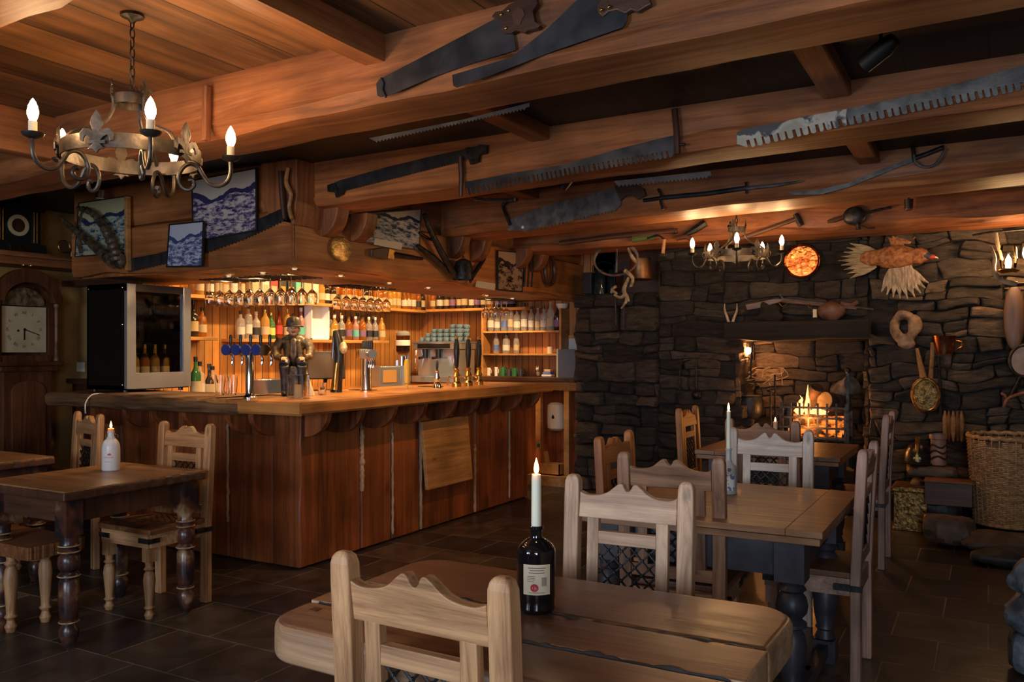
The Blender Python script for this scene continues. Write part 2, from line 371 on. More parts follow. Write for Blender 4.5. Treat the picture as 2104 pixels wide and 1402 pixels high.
STONE = stone_mat('dry_stone', (.032, .028, .024), (.095, .074, .055), (.24, .165, .10), .9)
MORTAR = plain('mortar', (.035, .028, .022), .9)
def stones(u0, u1, z0, z1, fn, holes=(), seed=1, hmin=.07, hmax=.19, wmin=.14, wmax=.46, prot=.05, tone=None, cell=9, depth=.05, irr=.035):
    """coursed rubble: each stone a puffed irregular block; fn(u, z, d) -> point (d = how far out of the wall)"""
    R = random.Random(seed); vs = []; fs = []; tn = []
    rows = [z0]
    while rows[-1] < z1-.02: rows.append(min(z1, rows[-1]+R.uniform(hmin, hmax)))
    if rows[-1]-rows[-2] < .05: rows.pop(-2)
    def wob(i, u):
        if i == 0 or i == len(rows)-1: return rows[i]
        return rows[i]+.035*noise.noise(V((u*1.7, i*5.1, seed)))+.012*noise.noise(V((u*7, i*3.3, seed+9)))
    for r in range(len(rows)-1):
        u = u0-R.uniform(0, .2)
        hrow = rows[r+1]-rows[r]
        while u < u1:
            w_ = R.uniform(wmin, wmax)*(1.0 if hrow > .1 else 1.25)
            a, b_ = max(u, u0), min(u+w_, u1); u += w_
            if b_-a < .03: continue
            cells = [(0, 1)]
            if hrow > .13 and R.random() < .3: k = R.uniform(.35, .65); cells = [(0, k), (k, 1)]
            s0 = R.uniform(-.02, .02); s1 = R.uniform(-.02, .02)
            for (q0, q1) in cells:
                zm = rows[r]+(q0+q1)/2*hrow; um = (a+b_)/2
                if any(h[0] < um < h[1] and h[2] < zm < h[3] for h in holes): continue
                g = .003; P = R.uniform(.05, 1)*prot; sd = R.random()*99; T = R.random()**1.6
                if tone: T = tone(um, zm, T)
                tilt = R.uniform(-.02, .02); til2 = R.uniform(-.02, .02)
                n = cell; m = max(5, cell-2); o = len(vs); wd = b_-a; hd = hrow*(q1-q0)
                ea = min(.12, .010/wd); eb = min(.15, .009/hd)
                def grid(k, e): return [0, e*.35, e*1.6]+[e*1.6+(1-3.2*e)*t/(k-4) for t in range(1, k-4)]+[1-e*1.6, 1-e*.35, 1]
                n += 2; m += 2; GX = grid(n, ea); GY = grid(m, eb)
                for j in range(m+1):
                    for i in range(n+1):
                        x, y = GX[i], GY[j]
                        cu = a+g+(b_-a-2*g)*x; zl = wob(r, cu); zh = wob(r+1, cu)
                        yy = q0+(q1-q0)*y; z = zl+(zh-zl)*yy
                        ex = min(x, 1-x)*2; ey = min(y, 1-y)*2
                        ring = min(i, n-i, j, m-j); edge = 0 if ring == 0 else (.45 if ring == 1 else (.9 if ring == 2 else 1))
                        # round the corners
                        cx_, cy_ = (x-.5)*2, (y-.5)*2; rr = abs(cx_)**6*abs(cy_)**6; k = 1-.10*rr
                        cu = um+(cu-um)*k+s0*(y-.5); z = zm+(z-zm)*k
                        if j in (0,): z += g
                        if j == m: z -= g
                        d = -depth if edge <= 0 else P*(.35+.65*edge)+tilt*cx_+til2*cy_+.020*noise.noise(V((cu*9, z*14, sd)))+.010*noise.noise(V((cu*31, z*36, sd)))
                        bu = min(1, min(abs(cu-u0), abs(cu-u1))/.1); bz = min(1, min(abs(z-z0), abs(z-z1))/.1); wu, wz = cu, z
                        cu += irr*bu*noise.noise(V((wu*3.1, wz*4.5, 17+seed))); z += irr*bz*noise.noise(V((wu*2.6, wz*3.9, 53+seed)))
                        vs.append(fn(cu+.010*noise.noise(V((cu*11, z*11, sd))), z+.008*noise.noise(V((z*12, cu*12, sd+5))), d)); tn.append(T)
                for j in range(m):
                    for i in range(n): q = o+j*(n+1)+i; fs.append((q, q+1, q+n+2, q+n+1))
    return vs, fs, tn
def stone_obj(name, parts, mat, label=None, parent=None, mortar=None):
    vs = []; fs = []; tn = []
    for a, b_, c in parts:
        o = len(vs); vs += a; fs += [tuple(i+o for i in f) for f in b_]; tn += c
    if mortar:
        o = len(vs); vs += mortar.v; fs += [tuple(i+o for i in f) for f in mortar.f]; tn += [0.02]*len(mortar.v)
    me = bpy.data.meshes.new(name); me.from_pydata([tuple(p) for p in vs], [], fs)
    at = me.attributes.new('tone', 'FLOAT', 'POINT'); at.data.foreach_set('value', tn)
    for p in me.polygons: p.use_smooth = True
    try: me.set_sharp_from_angle(angle=radians(50))
    except Exception: pass
    me.materials.append(mat); o = bpy.data.objects.new(name, me); COL.objects.link(o)
    if parent: o.parent = parent
    if label: o['label'] = label
    return o
YW = 7.95       # stone wall face
def f_wall(Y): return lambda u, z, d: V((u, Y-d, z))
FX0, FX1, FZ0, FZ1 = -2.03, -.93, .30, 1.50       # fireplace opening
SP = pY(1355, 600, YW).x     # where the niche ends and the chimney breast starts
def tone_right(u, z, T): return min(1, T*.8+.22) if u > -.9 else T*.62  # lamplight on the right-hand stones put into a paler tone
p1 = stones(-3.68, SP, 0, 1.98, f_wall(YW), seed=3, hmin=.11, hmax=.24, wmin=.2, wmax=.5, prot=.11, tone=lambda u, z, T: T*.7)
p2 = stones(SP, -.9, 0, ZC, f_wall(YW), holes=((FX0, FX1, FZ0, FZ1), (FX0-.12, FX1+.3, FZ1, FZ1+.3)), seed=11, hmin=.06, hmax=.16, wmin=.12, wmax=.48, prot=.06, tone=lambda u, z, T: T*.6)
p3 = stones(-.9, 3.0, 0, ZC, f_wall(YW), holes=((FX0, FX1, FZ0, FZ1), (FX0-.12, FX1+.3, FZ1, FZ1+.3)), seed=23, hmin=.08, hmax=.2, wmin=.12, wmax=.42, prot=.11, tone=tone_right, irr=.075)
mo = MB().bb((-3.66, YW+.02, 0), (SP, YB+.3, 1.96)).bb((SP, YW+.02, 0), (FX0, YB+.3, ZC)).bb((FX1, YW+.02, 0), (3.0, YB+.3, ZC)).bb((FX0, YW+.02, FZ1), (FX1, YB+.3, ZC)).bb((FX0, YW+.02, 0), (FX1, YB+.3, FZ0-.03))
p4 = stones(YW-.02, YB, 0, 1.98, lambda u, z, d: V((-3.66-d, u, z)), seed=5, hmin=.12, hmax=.24, wmin=.2, wmax=.5, prot=.06, tone=lambda u, z, T: T*.7)
ledge = stones(-3.66, SP, YW-.02, YB+.02, lambda u, z, d: V((u, z, 1.96+d*.5)), seed=6, hmin=.15, hmax=.3, wmin=.2, wmax=.5, prot=.03)
so = stone_obj('wall_far', [p1, p2, p3, p4, ledge], STONE, 'dark dry stone chimney wall', mortar=mo); so['kind'] = 'structure'
# niche above the ledge
struct('wall_niche', MB().bb((-3.7, YB, 1.9), (SP+.02, YB+.06, ZC)).bb((SP-.02, YW+.03, 1.95), (SP+.03, YB, ZC)), W_DARKX, 'dark recess above the stone ledge')
# fireplace interior
fb = 8.55
q1 = stones(FX0, FX1, FZ0-.1, FZ1+.2, f_wall(fb), seed=31, hmin=.09, hmax=.17, prot=.05, tone=lambda u, z, T: T*.8+.25 if u < -1.5 else T*.3+.05)  # bulb light painted into paler left stones, the rest kept dark
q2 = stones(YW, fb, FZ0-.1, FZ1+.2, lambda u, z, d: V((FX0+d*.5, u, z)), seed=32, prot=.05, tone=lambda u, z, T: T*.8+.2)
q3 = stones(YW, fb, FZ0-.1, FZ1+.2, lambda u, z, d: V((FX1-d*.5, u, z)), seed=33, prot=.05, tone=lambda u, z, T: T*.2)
mo = MB().bb((FX0-.1, fb+.02, 0), (FX1+.1, fb+.08, FZ1+.3)).bb((FX0-.07, YW+.08, 0), (FX0-.01, fb, FZ1+.3)).bb((FX1+.01, YW+.08, 0), (FX1+.07, fb, FZ1+.3)).bb((FX0-.05, YW+.05, FZ0-.08), (FX1+.05, fb, FZ0-.02)).bb((FX0, YW+.1, FZ1+.15), (FX1, fb, FZ1+.2))
so = stone_obj('wall_fireplace', [q1, q2, q3], STONE, 'stone fireplace recess, bulb light painted into its left stones', mortar=mo); so['kind'] = 'structure'
# hearth kerb in front
hb = stones(-3.0, 3.0, .0, .22, f_wall(YW-.14), seed=41, hmin=.1, hmax=.2, prot=.05, wmin=.25, wmax=.6, tone=lambda u, z, T: T*.5)
ht = stones(-3.0, 3.0, YW-.16, YW+.02, lambda u, z, d: V((u, z, .2+d*.5)), seed=42, hmin=.1, hmax=.2, prot=.03, wmin=.25, wmax=.6, tone=lambda u, z, T: T*.5)
so = stone_obj('hearth_kerb', [hb, ht], STONE, 'low stone kerb along the foot of the chimney wall', mortar=MB().bb((-3, YW-.12, 0), (3, YW+.1, .2))); so['kind'] = 'structure'

# ---------------------------------------------------------------- beams
def beam(name, label, A, B, w_, ztop, mat, wane=(.02, .07), seed=0, far_wane=.03, kind='structure', n=70, step=None):
    """timber from A to B (bottom near edge), waney lower edges; w_ grows away from the camera side"""
    A, B = V(A), V(B); d = (B-A); L = d.length; d.normalize(); s = V((-d.y, d.x, 0)).normalized()
    if s.y < 0 and abs(d.x) > abs(d.y): s = -s
    vs = []; fs = []
    for i in range(n+1):
        t = i/n; P = A+d*L*t; x = L*t
        e1 = wane[0]+(wane[1]-wane[0])*max(0, .5+noise.noise(V((x*1.6, seed, 0)))*1.1)
        e2 = far_wane*(.4+abs(noise.noise(V((x*2.1, seed+5, 0))))*2)
        b1 = e1*.65; wv = .012*noise.noise(V((x*1.3, seed+8, 1))); zz = .012*noise.noise(V((x*2.3, seed+3, 1)))
        o1 = .006*noise.noise(V((x*6, seed, 3)))
        prof = [(0+wv*.3, ztop-P.z), (wv*.3+.004, e1+zz+.02), (-.004+wv, e1+zz), (b1+wv+o1, zz+.004), (b1+.03, zz), (w_-.05, zz*.5), (w_-e2*.5, zz*.5), (w_+wv, e2+.01), (w_, ztop-P.z)]
        for a, b_ in prof: vs.append(P+s*a+V((0, 0, b_)))
    k = 9
    for i in range(n):
        for j in range(k-1): q = i*k+j; fs.append((q, q+1, q+k+1, q+k))
        fs.append((i*k+k-1, i*k, (i+1)*k, (i+1)*k+k-1))
    fs += [tuple(range(k)), tuple(reversed(range(n*k, n*k+k)))]
    mb = MB().add(vs, fs); o = mb.build(name, mat, smooth=True, flat_angle=25)
    o['label'] = label
    if kind: o['kind'] = kind
    return o
def ends(px0, py0, z0, px1, py1, z1, xa, xb):
    a = pz(px0, py0, z0); b = pz(px1, py1, z1); d = (b-a)/(b.x-a.x); return a+d*(xa-a.x), a+d*(xb-a.x)
B1 = ends(500, 268, 2.36, 1380, 82, 2.38, -7.1, 3.0)
B2 = ends(671, 421, 2.34, 2104, 211, 2.42, -3.95, 3.0)
B3 = ends(930, 484, 2.33, 2104, 355, 2.41, -3.95, 3.0)
B4 = ends(1150, 514, 2.32, 2104, 452, 2.38, -3.95, 3.0)
B0 = ends(10, 66, 2.40, 160, 10, 2.40, -7.1, 3.0)
beam('ceiling_beam', 'rough ceiling beam carrying the two big handsaws, nearest the camera', B1[0], B1[1], .31, ZC, W_BEAM, (.03, .08), 1)
beam('ceiling_beam', 'second ceiling beam, with the two man saws and the white painted saw', B2[0], B2[1], .33, ZC, W_BEAM, (.03, .07), 2)
beam('ceiling_beam', 'third ceiling beam, with the sword and the cutlass', B3[0], B3[1], .45, ZC, W_BEAM, (.04, .07), 3)
beam('ceiling_beam', 'ceiling beam close to the stone wall, behind the far chandelier', B4[0], B4[1], .42, ZC, W_BEAM, (.03, .06), 4)
beam('ceiling_beam', 'rough beam end overhead in the top left corner', B0[0]-V((0, .3, 0)), B0[1]-V((0, .3, 0)), .3, ZC, W_BEAM, (.03, .06), 5, .06)
# ================================================================ BAR
XF, YF, ZT = -3.86, 4.11, 1.10          # panel faces and counter height
XC, YC = -3.59, 3.82                    # counter front edges
YE = 7.22
def wavy_board(u0, u1, z0, z1, t, fn, seed, amp=.012, n=26):
    """slab whose two long vertical edges wander; fn(u, z, d)"""
    vs = []; fs = []
    for i in range(n+1):
        z = z0+(z1-z0)*i/n
        a = u0+amp*noise.noise(V((z*4, seed, 0)))+amp*.3*noise.noise(V((z*19, seed, 0))); b_ = u1+amp*noise.noise(V((z*4, seed+7, 0)))+amp*.3*noise.noise(V((z*19, seed+7, 0)))
        for u, d in ((a+.006, 0), (a, t*.6), (a+.008, t), (b_-.008, t), (b_, t*.6), (b_-.006, 0)): vs.append(fn(u, z, d))
    for i in range(n):
        for j in range(5): q = i*6+j; fs.append((q, q+1, q+7, q+6))
    fs += [tuple(range(6)), tuple(reversed(range(n*6, n*6+6)))]
    return MB().add(vs, fs)
bar = thing('bar_counter', 'L shaped bar front of reddish timber slabs standing on the slate floor', 'bar', (0, 0, 0))
fr = lambda u, z, d: V((XF-.03+d, u, z)); fl = lambda u, z, d: V((u, YF+.03-d, z))
MB().bb((XF-.6, YF+.05, 0), (XF-.035, YE, ZT-.09)).bb((-6.0, YF+.035, 0), (XF-.035, YF+.55, ZT-.09)).build('carcass', W_DARK, bar)
seams = [pX(px, 900, XF).y for px in (619, 742, 805, 862, 976, 1045)]+[YE]
seams[0] = YF
for i in range(6):
    wavy_board(seams[i]+.004, seams[i+1]-.006, .015, ZT-.085, .03, fr, i*3+1, .010).build('front_panel', W_PANEL, bar, smooth=True)
W_LIVE = wood('live_edge', (.30, .15, .07), (.62, .42, .24), 'z', 2, .6, .5)
for k, (px, wd, z0, z1) in enumerate(((743, .024, .42, ZT-.25), (806, .012, .05, ZT-.3), (864, .016, .02, .8), (975, .02, .02, .6), (1046, .012, .05, .9))):
    y = pX(px, 900, XF).y; pts = [V((XF+.004, y+.010*noise.noise(V((j*.9, px, 0))), z0+(z1-z0)*j/24)) for j in range(25)]
    MB().tube(pts, [wd*(.55+.5*abs(noise.noise(V((j*1.3, px, 3))))*2) for j in range(25)], 7).build('bark_edge', W_LIVE, bar, smooth=True)
ls = [XF+.002]+[pY(px, 950, YF).x for px in (560, 470, 400, 330, 250)]+[-6.0]
for i in range(6):
    wavy_board(ls[i+1]+.004, ls[i]-.004, .015, ZT-.085, .03, fl, i*5+40, .006).build('front_panel', W_PANEL, bar, smooth=True)
y = pY(470, 950, YF).x
MB().tube([V((y+.012*noise.noise(V((j*.8, 4, 0))), YF-.006, .25+.7*j/24)) for j in range(25)], [.010+.008*abs(noise.noise(V((j, 8, 0)))) for j in range(25)], 7).build('bark_edge', W_LIVE, bar, smooth=True)
def corbel():
    out = [(0, 0)]+[(.195*sin(t), -.165*cos(t)) for t in [i*pi/2/10 for i in range(11)]]
    return out
for px in (626, 697, 766, 829, 893, 941, 985, 1031, 1070):
    yy = pX(px, 870, XF).y+.02
    MB().prism(corbel(), .045, Matrix(((1, 0, 0, XF), (0, 1, 0, min(yy, YE-.03)), (0, 0, 1, ZT-.082), (0, 0, 0, 1)))).build('corbel', W_PANEL, bar, bevel=.003)
for px in (246, 302, 363, 423, 512, 560):
    xx = pY(px, 870, YF).x
    MB().prism(corbel(), .045, Matrix(((0, 1, 0, xx), (-1, 0, 0, YF), (0, 0, 1, ZT-.082), (0, 0, 0, 1)))).build('corbel', W_PANEL, bar, bevel=.003)
# worktops
def slab_top(x0, y0, x1, y1, z0, z1, mat, name, label, seed, wob=.008, axis=1):
    vs = []; fs = []; n = 60
    mb = MB()
    # cross sections along the long axis
    for i in range(n+1):
        t = i/n
        e = .010*0+wob*noise.noise(V((t*9, seed, 0))); e2 = wob*noise.noise(V((t*9, seed+4, 0)))
        if axis == 1:
            y = y0+(y1-y0)*t; prof = [(x0, z0), (x1+e-.012, z0), (x1+e, z0+.014), (x1+e2, z1-.012), (x1+e2-.012, z1), (x0, z1)]
            vs += [V((a, y, b_)) for a, b_ in prof]
        else:
            x = x0+(x1-x0)*t; prof = [(y1, z0), (y0-e+.012, z0), (y0-e, z0+.014), (y0-e2, z1-.012), (y0-e2+.012, z1), (y1, z1)]
            vs += [V((x, a, b_)) for a, b_ in prof]
    for i in range(n):
        for j in range(6): q = i*6; fs.append((q+j, q+(j+1) % 6, q+6+(j+1) % 6, q+6+j))
    fs += [tuple(range(6)), tuple(reversed(range(n*6, n*6+6)))]
    o = MB().add(vs, fs).build(name, mat, smooth=True, flat_angle=30)
    return tag(o, label, 'bar top')
XJ = pY(488, 850, YC).x
slab_top(-4.5, YC+.02, XC, YE, ZT-.08, ZT, W_TOPY, 'worktop', 'thick golden bar top along the right hand side, carrying the beer fonts and hand pumps', 1)
slab_top(XJ, YC, XC-.0, YC+.02+.0, ZT-.082, ZT+.0, W_TOPX, 'worktop_edging', 'golden edging board on the corner of the bar top, left of the corner', 2, .002, 0)
slab_top(XJ, YC+.022, -4.502, YC+.62, ZT-.08, ZT, W_TOPX, 'worktop', 'short golden bar top piece behind the corner, under the left beer font', 3, .001, 0)
W_LOG = wood('log_wood', (.07, .03, .015), (.20, .11, .05), 'x', 1.2, .6, .7)
vs = []; fs = []; n = 60; k = 12
for i in range(n+1):
    t = i/n; x = -6.12+(XJ-.003+6.12)*t; prof = []
    for j in range(k):
        a = -pi/2-pi*j/(k-1); r = .052*(1+.3*noise.noise(V((x*4, j*.7, 2)))); prof.append((YC+.06+r*cos(a)*1.0, ZT-.05+r*sin(a)*.95))
    prof += [(YC+.62, ZT-.0), (YC+.62, ZT-.08)]
    vs += [V((x, a, b_)) for a, b_ in prof]
K = k+2
for i in range(n):
    for j in range(K): fs.append((i*K+j, i*K+(j+1) % K, (i+1)*K+(j+1) % K, (i+1)*K+j))
fs += [tuple(range(K)), tuple(reversed(range(n*K, n*K+K)))]
tag(MB().add(vs, fs).build('worktop', W_LOG, smooth=True), 'dark half log bar top with bark edge under the black glass fronted cabinet', 'bar top')
# hatch board hung on the bar front
c = [pX(868, 868, XF+.05), pX(962, 853, XF+.05), pX(972, 985, XF+.09), pX(880, 1008, XF+.09)]
vs = [p for p in c]+[p-V((.03, 0, 0)) for p in c]
W_OAK = wood('oak_board', (.22, .10, .03), (.50, .27, .09), 'y', 1.3, .5, .3)
hb_ = MB().add(vs, [(0, 1, 2, 3), (7, 6, 5, 4), (0, 4, 5, 1), (1, 5, 6, 2), (2, 6, 7, 3), (3, 7, 4, 0)]).build('oak_board', W_OAK, bevel=.004)
tag(hb_, 'square knotty oak board leaning on the bar front, lighter than the panels', 'wooden board')

# ---------------------------------------------------------------- canopy over the bar
cv = thing('bar_canopy', 'heavy timber canopy hanging over the bar, hung with pictures and old tools', 'canopy', (0, 0, 0))
ZS = 1.955; XK, YK = -3.86, 4.03
def fascia(n, zlo, zhi, fn, L0, L1, t, seed, amp):
    vs = []; fs = []
    for i in range(n+1):
        u = L0+(L1-L0)*i/n; q = (u-L0)
        zb = zlo+amp*noise.noise(V((q*1.3, seed, 0)))+amp*.35*noise.noise(V((q*4, seed, 2))); zt = zhi+.012*noise.noise(V((q*2.2, seed+3, 0)))
        for z, d in ((zb, 0), (zb+.01, t-.015), (zb+.05, t), (zt-.012, t), (zt, t-.01), (zt, 0)): vs.append(fn(u, z, d))
    for i in range(n):
        for j in range(6): q = i*6; fs.append((q+j, q+(j+1) % 6, q+6+(j+1) % 6, q+6+j))
    fs += [tuple(range(6)), tuple(reversed(range(n*6, n*6+6)))]
    return MB().add(vs, fs)
fR = lambda u, z, d: V((XK-.05+d, u, z)); fL = lambda u, z, d: V((u, YK+.05-d, z))
W_FASY = wood('fascia_wood_y', (.18, .06, .015), (.52, .21, .055), 'y', .7, .5, .3)
W_FASX = wood('fascia_wood_x', (.14, .045, .013), (.42, .165, .048), 'x', .7, .5, .3)
fascia(80, ZS+.0, 2.33, fR, YK+.01, YB, .09, 3, .05).build('fascia_board', W_FASY, cv, smooth=True, flat_angle=25)
fascia(60, 2.335, ZC, fR, YK+.01, YB, .065, 8, .008).build('fascia_board', W_BEAMY, cv, smooth=True, flat_angle=25)
fascia(60, ZS-.0, 2.30, fL, -6.05, XK+.03, .08, 13, .03).build('fascia_board', W_FASX, cv, smooth=True, flat_angle=25)
fascia(60, 2.305, ZC, fL, -6.05, XK+.03, .06, 17, .012).build('fascia_board', W_FASX, cv, smooth=True, flat_angle=25)
MB().bb((-4.75, YK+.02, ZS), (XK-.02, YB, ZS+.05)).bb((-6.0, YK+.02, ZS), (-4.75, 4.8, ZS+.05)).build('soffit', W_FASY, cv)
MB().bb((-4.8, 4.8, ZS), (-4.75, YB, ZC)).bb((-6.0, 4.78, ZS), (-4.75, 4.83, ZC)).build('inner_board', W_BEAMY, cv)
# corner block and corbels
MB().prism([(0, 0), (.02, .08), (.03, .2), (.03, .42), (-.28, .42), (-.28, .2), (-.2, .05)], .3, Matrix(((1, 0, 0, XK+.05), (0, 1, 0, YK+.12), (0, 0, 1, ZC-.42), (0, 0, 0, 1)))).build('corner_block', W_POST, cv, bevel=.01)
cb = [(0, 0)]+[(.15*cos(t), -.19*sin(t)) for t in [i*pi/2/8 for i in range(9)]]
for yy in (B2[0].y+.12, B2[0].y+.42, B3[0].y+.08, B3[0].y+.42, B4[0].y+.0, B4[0].y+.33):
    MB().prism(cb, .12, Matrix(((1, 0, 0, XK+.04), (0, 1, 0, yy+.03), (0, 0, 1, 2.35), (0, 0, 0, 1)))).build('corbel', W_POST, cv, bevel=.008)
# downlights
DLW = emis('downlight_lens', (1, .8, .5), 5)
dl0 = None
for i, (px, py) in enumerate(((605, 551), (700, 565), (800, 580), (880, 590), (1000, 606), (1053, 612), (470, 566), (540, 560))):
    p = pz(px, py+2, ZS-.004); lb = 'small chrome downlight in the canopy underside, '+['at the corner above the statue', 'above the tall black beer font', 'above the coffee grinder', 'above the coffee machine', 'above the hanging tall glasses', 'above the spirit shelves', 'behind the left glass rack', 'between the glass rack and corner'][i]
    if dl0 is None:
        dl0 = thing('downlight', lb, 'light', p, 0, 'downlights under the canopy')
        MB().lathe([(.020, -.004), (.034, -.006), (.036, 0), (.020, .002)], 20, cap=False).build('rim', CHROME, dl0, smooth=True)
        MB().lathe([(0.0001, -.001), (.019, -.002), (.019, .0015), (.0001, .002)], 16).build('lens', DLW, dl0)
    else: copy_tree(dl0, lb, p)
    light('SPOT', 'downlight_glow', (p.x, p.y, ZS-.02), 38, (1, .60, .26), .03, (p.x-.45, p.y+.1, .9), spot=140, blend=.6)
# strip lights tucked behind the inner board, washing the bottle wall
for y0 in (5.0, 6.1, 7.2):
    o = light('AREA', 'shelf_strip_light', (-4.95, y0+.3, 2.5), 20, (1, .60, .25), .9, (-6.0, y0+.3, 1.5), .06)
# ---------------------------------------------------------------- shelves and back counter
def shelf(name, label, a, b_, mat=W_SHELF, group=None): return tag(MB().bb(a, b_).build(name, mat, bevel=.004), label, 'shelf', group)
shelf('wall_shelf', 'long top bottle shelf on the left back wall of the bar', (XB, 4.66, 1.845), (-5.73, YB-.0, 1.875))
shelf('wall_shelf', 'top bottle shelf on the far boarded wall, above the coffee machine', (-5.725, YB-.24, 1.855), (-4.41, YB, 1.885))
shelf('wall_shelf', 'short lower bottle shelf at the left, beside the glass fronted cabinet', (XB, 4.66, 1.495), (-5.75, 5.14, 1.525))
shelf('wall_shelf', 'lower bottle shelf behind the statue and the white box', (XB, 5.38, 1.485), (-5.75, 7.52, 1.515))
tag(MB().bb((XB, 4.66, 0), (-5.42, YB, .98)).build('back_counter', W_PANEL), 'low back counter along the left wall inside the bar', 'counter')
MB().bb((XB+.0, 4.66, .98), (-5.38, YB, 1.02)).build('counter_top', W_TOPY, bpy.data.objects['back_counter'], bevel=.004)
tag(MB().bb((-5.41, 7.88, 0), (-4.98, YB, .98)).build('back_counter', W_PANEL), 'low back counter under the coffee machine', 'counter')
MB().bb((-5.375, 7.84, .98), (-4.97, YB, 1.02)).build('counter_top', W_TOPX, bpy.data.objects['back_counter.001'], bevel=.004)
# spirit shelf unit at the far right
gx0, gx1, gy = pY(990, 700, YB-.22).x, pY(1150, 700, YB-.22).x, YB-.22
gs = thing('shelf_unit', 'open orange pine shelf unit with gin bottles and green mugs', 'shelves', ((gx0+gx1)/2, gy, 1.12))
hw = (gx1-gx0)/2; zz = [pY(1070, y, gy).z for y in (773, 727, 680)]
zz = [z-1.12 for z in zz]
for s_ in (-1, 1): MB().bb((s_*hw-.012, .01, 0), (s_*hw+.012, .21, .74)).build('side_panel', W_SHELF, gs)
for z in zz[1:]: MB().bb((-hw+.012, 0, z-.02), (hw-.012, .21, z)).build('shelf', W_SHELF, gs, bevel=.003)
MB().bb((-hw+.012, .205, 0), (hw-.012, .215, .74)).build('back_panel', W_BACKX, gs)
sb = thing('sideboard', 'narrow pine sideboard under the spirit shelves, with a white dispenser on its post', 'sideboard', (0, 0, 0))
MB().bb((gx0-.02, gy-.16, 1.075), (-3.50, YB, 1.12)).build('top', W_DARKX, sb, bevel=.004)
MB().bb((gx0, gy-.10, .985), (-3.55, gy-.07, 1.075)).build('apron', W_SHELF, sb)
for x in (pY(1108, 900, gy-.1).x, pY(1166, 900, gy-.1).x): MB().bb((x-.03, gy-.13, 0), (x+.03, gy-.07, .985)).build('post', W_SHELF, sb, bevel=.004)
MB().bb((gx0, gy-.05, .0), (-3.50, gy-.02, .06)).bb((gx0, gy+.05, .06), (-3.50, gy+.07, .985)).build('back_board', W_PANEL, sb)
MB().bb((-4.25, gy-.3, 0), (-3.56, gy+.04, .10)).build('step', W_OAK, sb)
p = pY(1137, 858, gy-.02)
ds = thing('soap_dispenser', 'white rounded wall dispenser under the far sideboard', 'dispenser', (p.x, gy+.045, p.z-.15))
MB().lathe([(.0001, 0), (.06, .005), (.095, .03), (.10, .08), (.10, .22), (.095, .28), (.06, .305), (.0001, .31)], 24, M=Matrix.Diagonal((1, .75, 1, 1))).build('cover', plain('ivory_plastic', (.85, .80, .70), .35), ds, smooth=True)
MB().prism([(0, .022), (.016, -.006), (.012, -.02), (0, -.026), (-.012, -.02), (-.016, -.006)], .004, tr((0, -.076, .16))).build('drop_window', BLKPL, ds)
p = pY(1130, 952, gy-.1)
bx = thing('wine_box', 'small pale wooden box on the low step at the end of the bar', 'box', (p.x+.05, gy-.16, .10))
MB().bb((-.12, -.06, 0), (.12, .06, .012)).bb((-.12, -.06, 0), (.12, -.05, .12)).bb((-.12, .05, 0), (.12, .06, .12)).bb((-.12, -.06, 0), (-.11, .06, .12)).bb((.11, -.06, 0), (.12, .06, .12)).build('tray', W_SHELF, bx)
MB().bar((-.03, 0, .06), (-.07, .0, .24), .01, .05).build('lid', W_SHELF, bx)
def bottle_prof(kind, h, r):
    if kind == 'whisky': q = [(.0, 0), (.92, .0), (1, .02), (1, .58), (.92, .66), (.45, .74), (.34, .78), (.32, .93), (.0, .93)]
    elif kind == 'wine': q = [(.0, 0), (.94, .0), (1, .02), (1, .55), (.9, .62), (.5, .70), (.36, .76), (.33, .95), (.0, .95)]
    elif kind == 'gin': q = [(.0, 0), (.9, 0), (1, .03), (1, .60), (.96, .66), (.7, .72), (.4, .74), (.36, .78), (.36, .9), (.0, .9)]
    elif kind == 'flask': q = [(.0, 0), (.8, 0), (1, .1), (1.0, .35), (.8, .5), (.5, .6), (.34, .68), (.32, .92), (.0, .92)]
    else: q = [(.0, 0), (.95, 0), (1, .02), (.97, .6), (.85, .7), (.55, .78), (.4, .82), (.4, .95), (.0, .95)]
    return [(max(a*r, 1e-4), b_*h) for a, b_ in q]
GL = {'amber': plain('amber_glass', (.75, .30, .05), .06, trans=.75, ior=1.4), 'clear': plain('white_glass', (.95, .93, .88), .05, trans=.8, ior=1.4),
      'dark': plain('dark_glass', (.03, .018, .012), .08), 'green': plain('green_glass', (.08, .30, .09), .06, trans=.6, ior=1.4),
      'red': plain('red_glass', (.30, .05, .02), .08, trans=.5, ior=1.4), 'gold': plain('golden_glass', (.90, .55, .12), .06, trans=.7, ior=1.4),
      'blue': plain('blue_glass', (.08, .18, .45), .08, trans=.5, ior=1.4), 'pink': plain('pink_glass', (.80, .42, .40), .06, trans=.6, ior=1.4)}
LBL = {'white': plain('label_white', (.58, .56, .50), .6), 'cream': plain('label_cream', (.50, .40, .24), .6), 'black': plain('black_label', (.02, .02, .02), .5), 'red': plain('red_label', (.45, .04, .03), .5), 'blue': plain('blue_label', (.08, .15, .4), .5),
       'orange': plain('orange_label', (.8, .28, .05), .5), 'teal': plain('teal_label', (.12, .5, .42), .5), 'purple': plain('purple_label', (.22, .12, .25), .5), 'yellow': plain('yellow_label', (.8, .6, .15), .5)}
CAPS = {'black': BLKPL, 'gold': BRASS, 'white': WHITE, 'cork': mottled('cork', (.4, .25, .12), (.6, .42, .24), 60, .8)}
PROT = {}
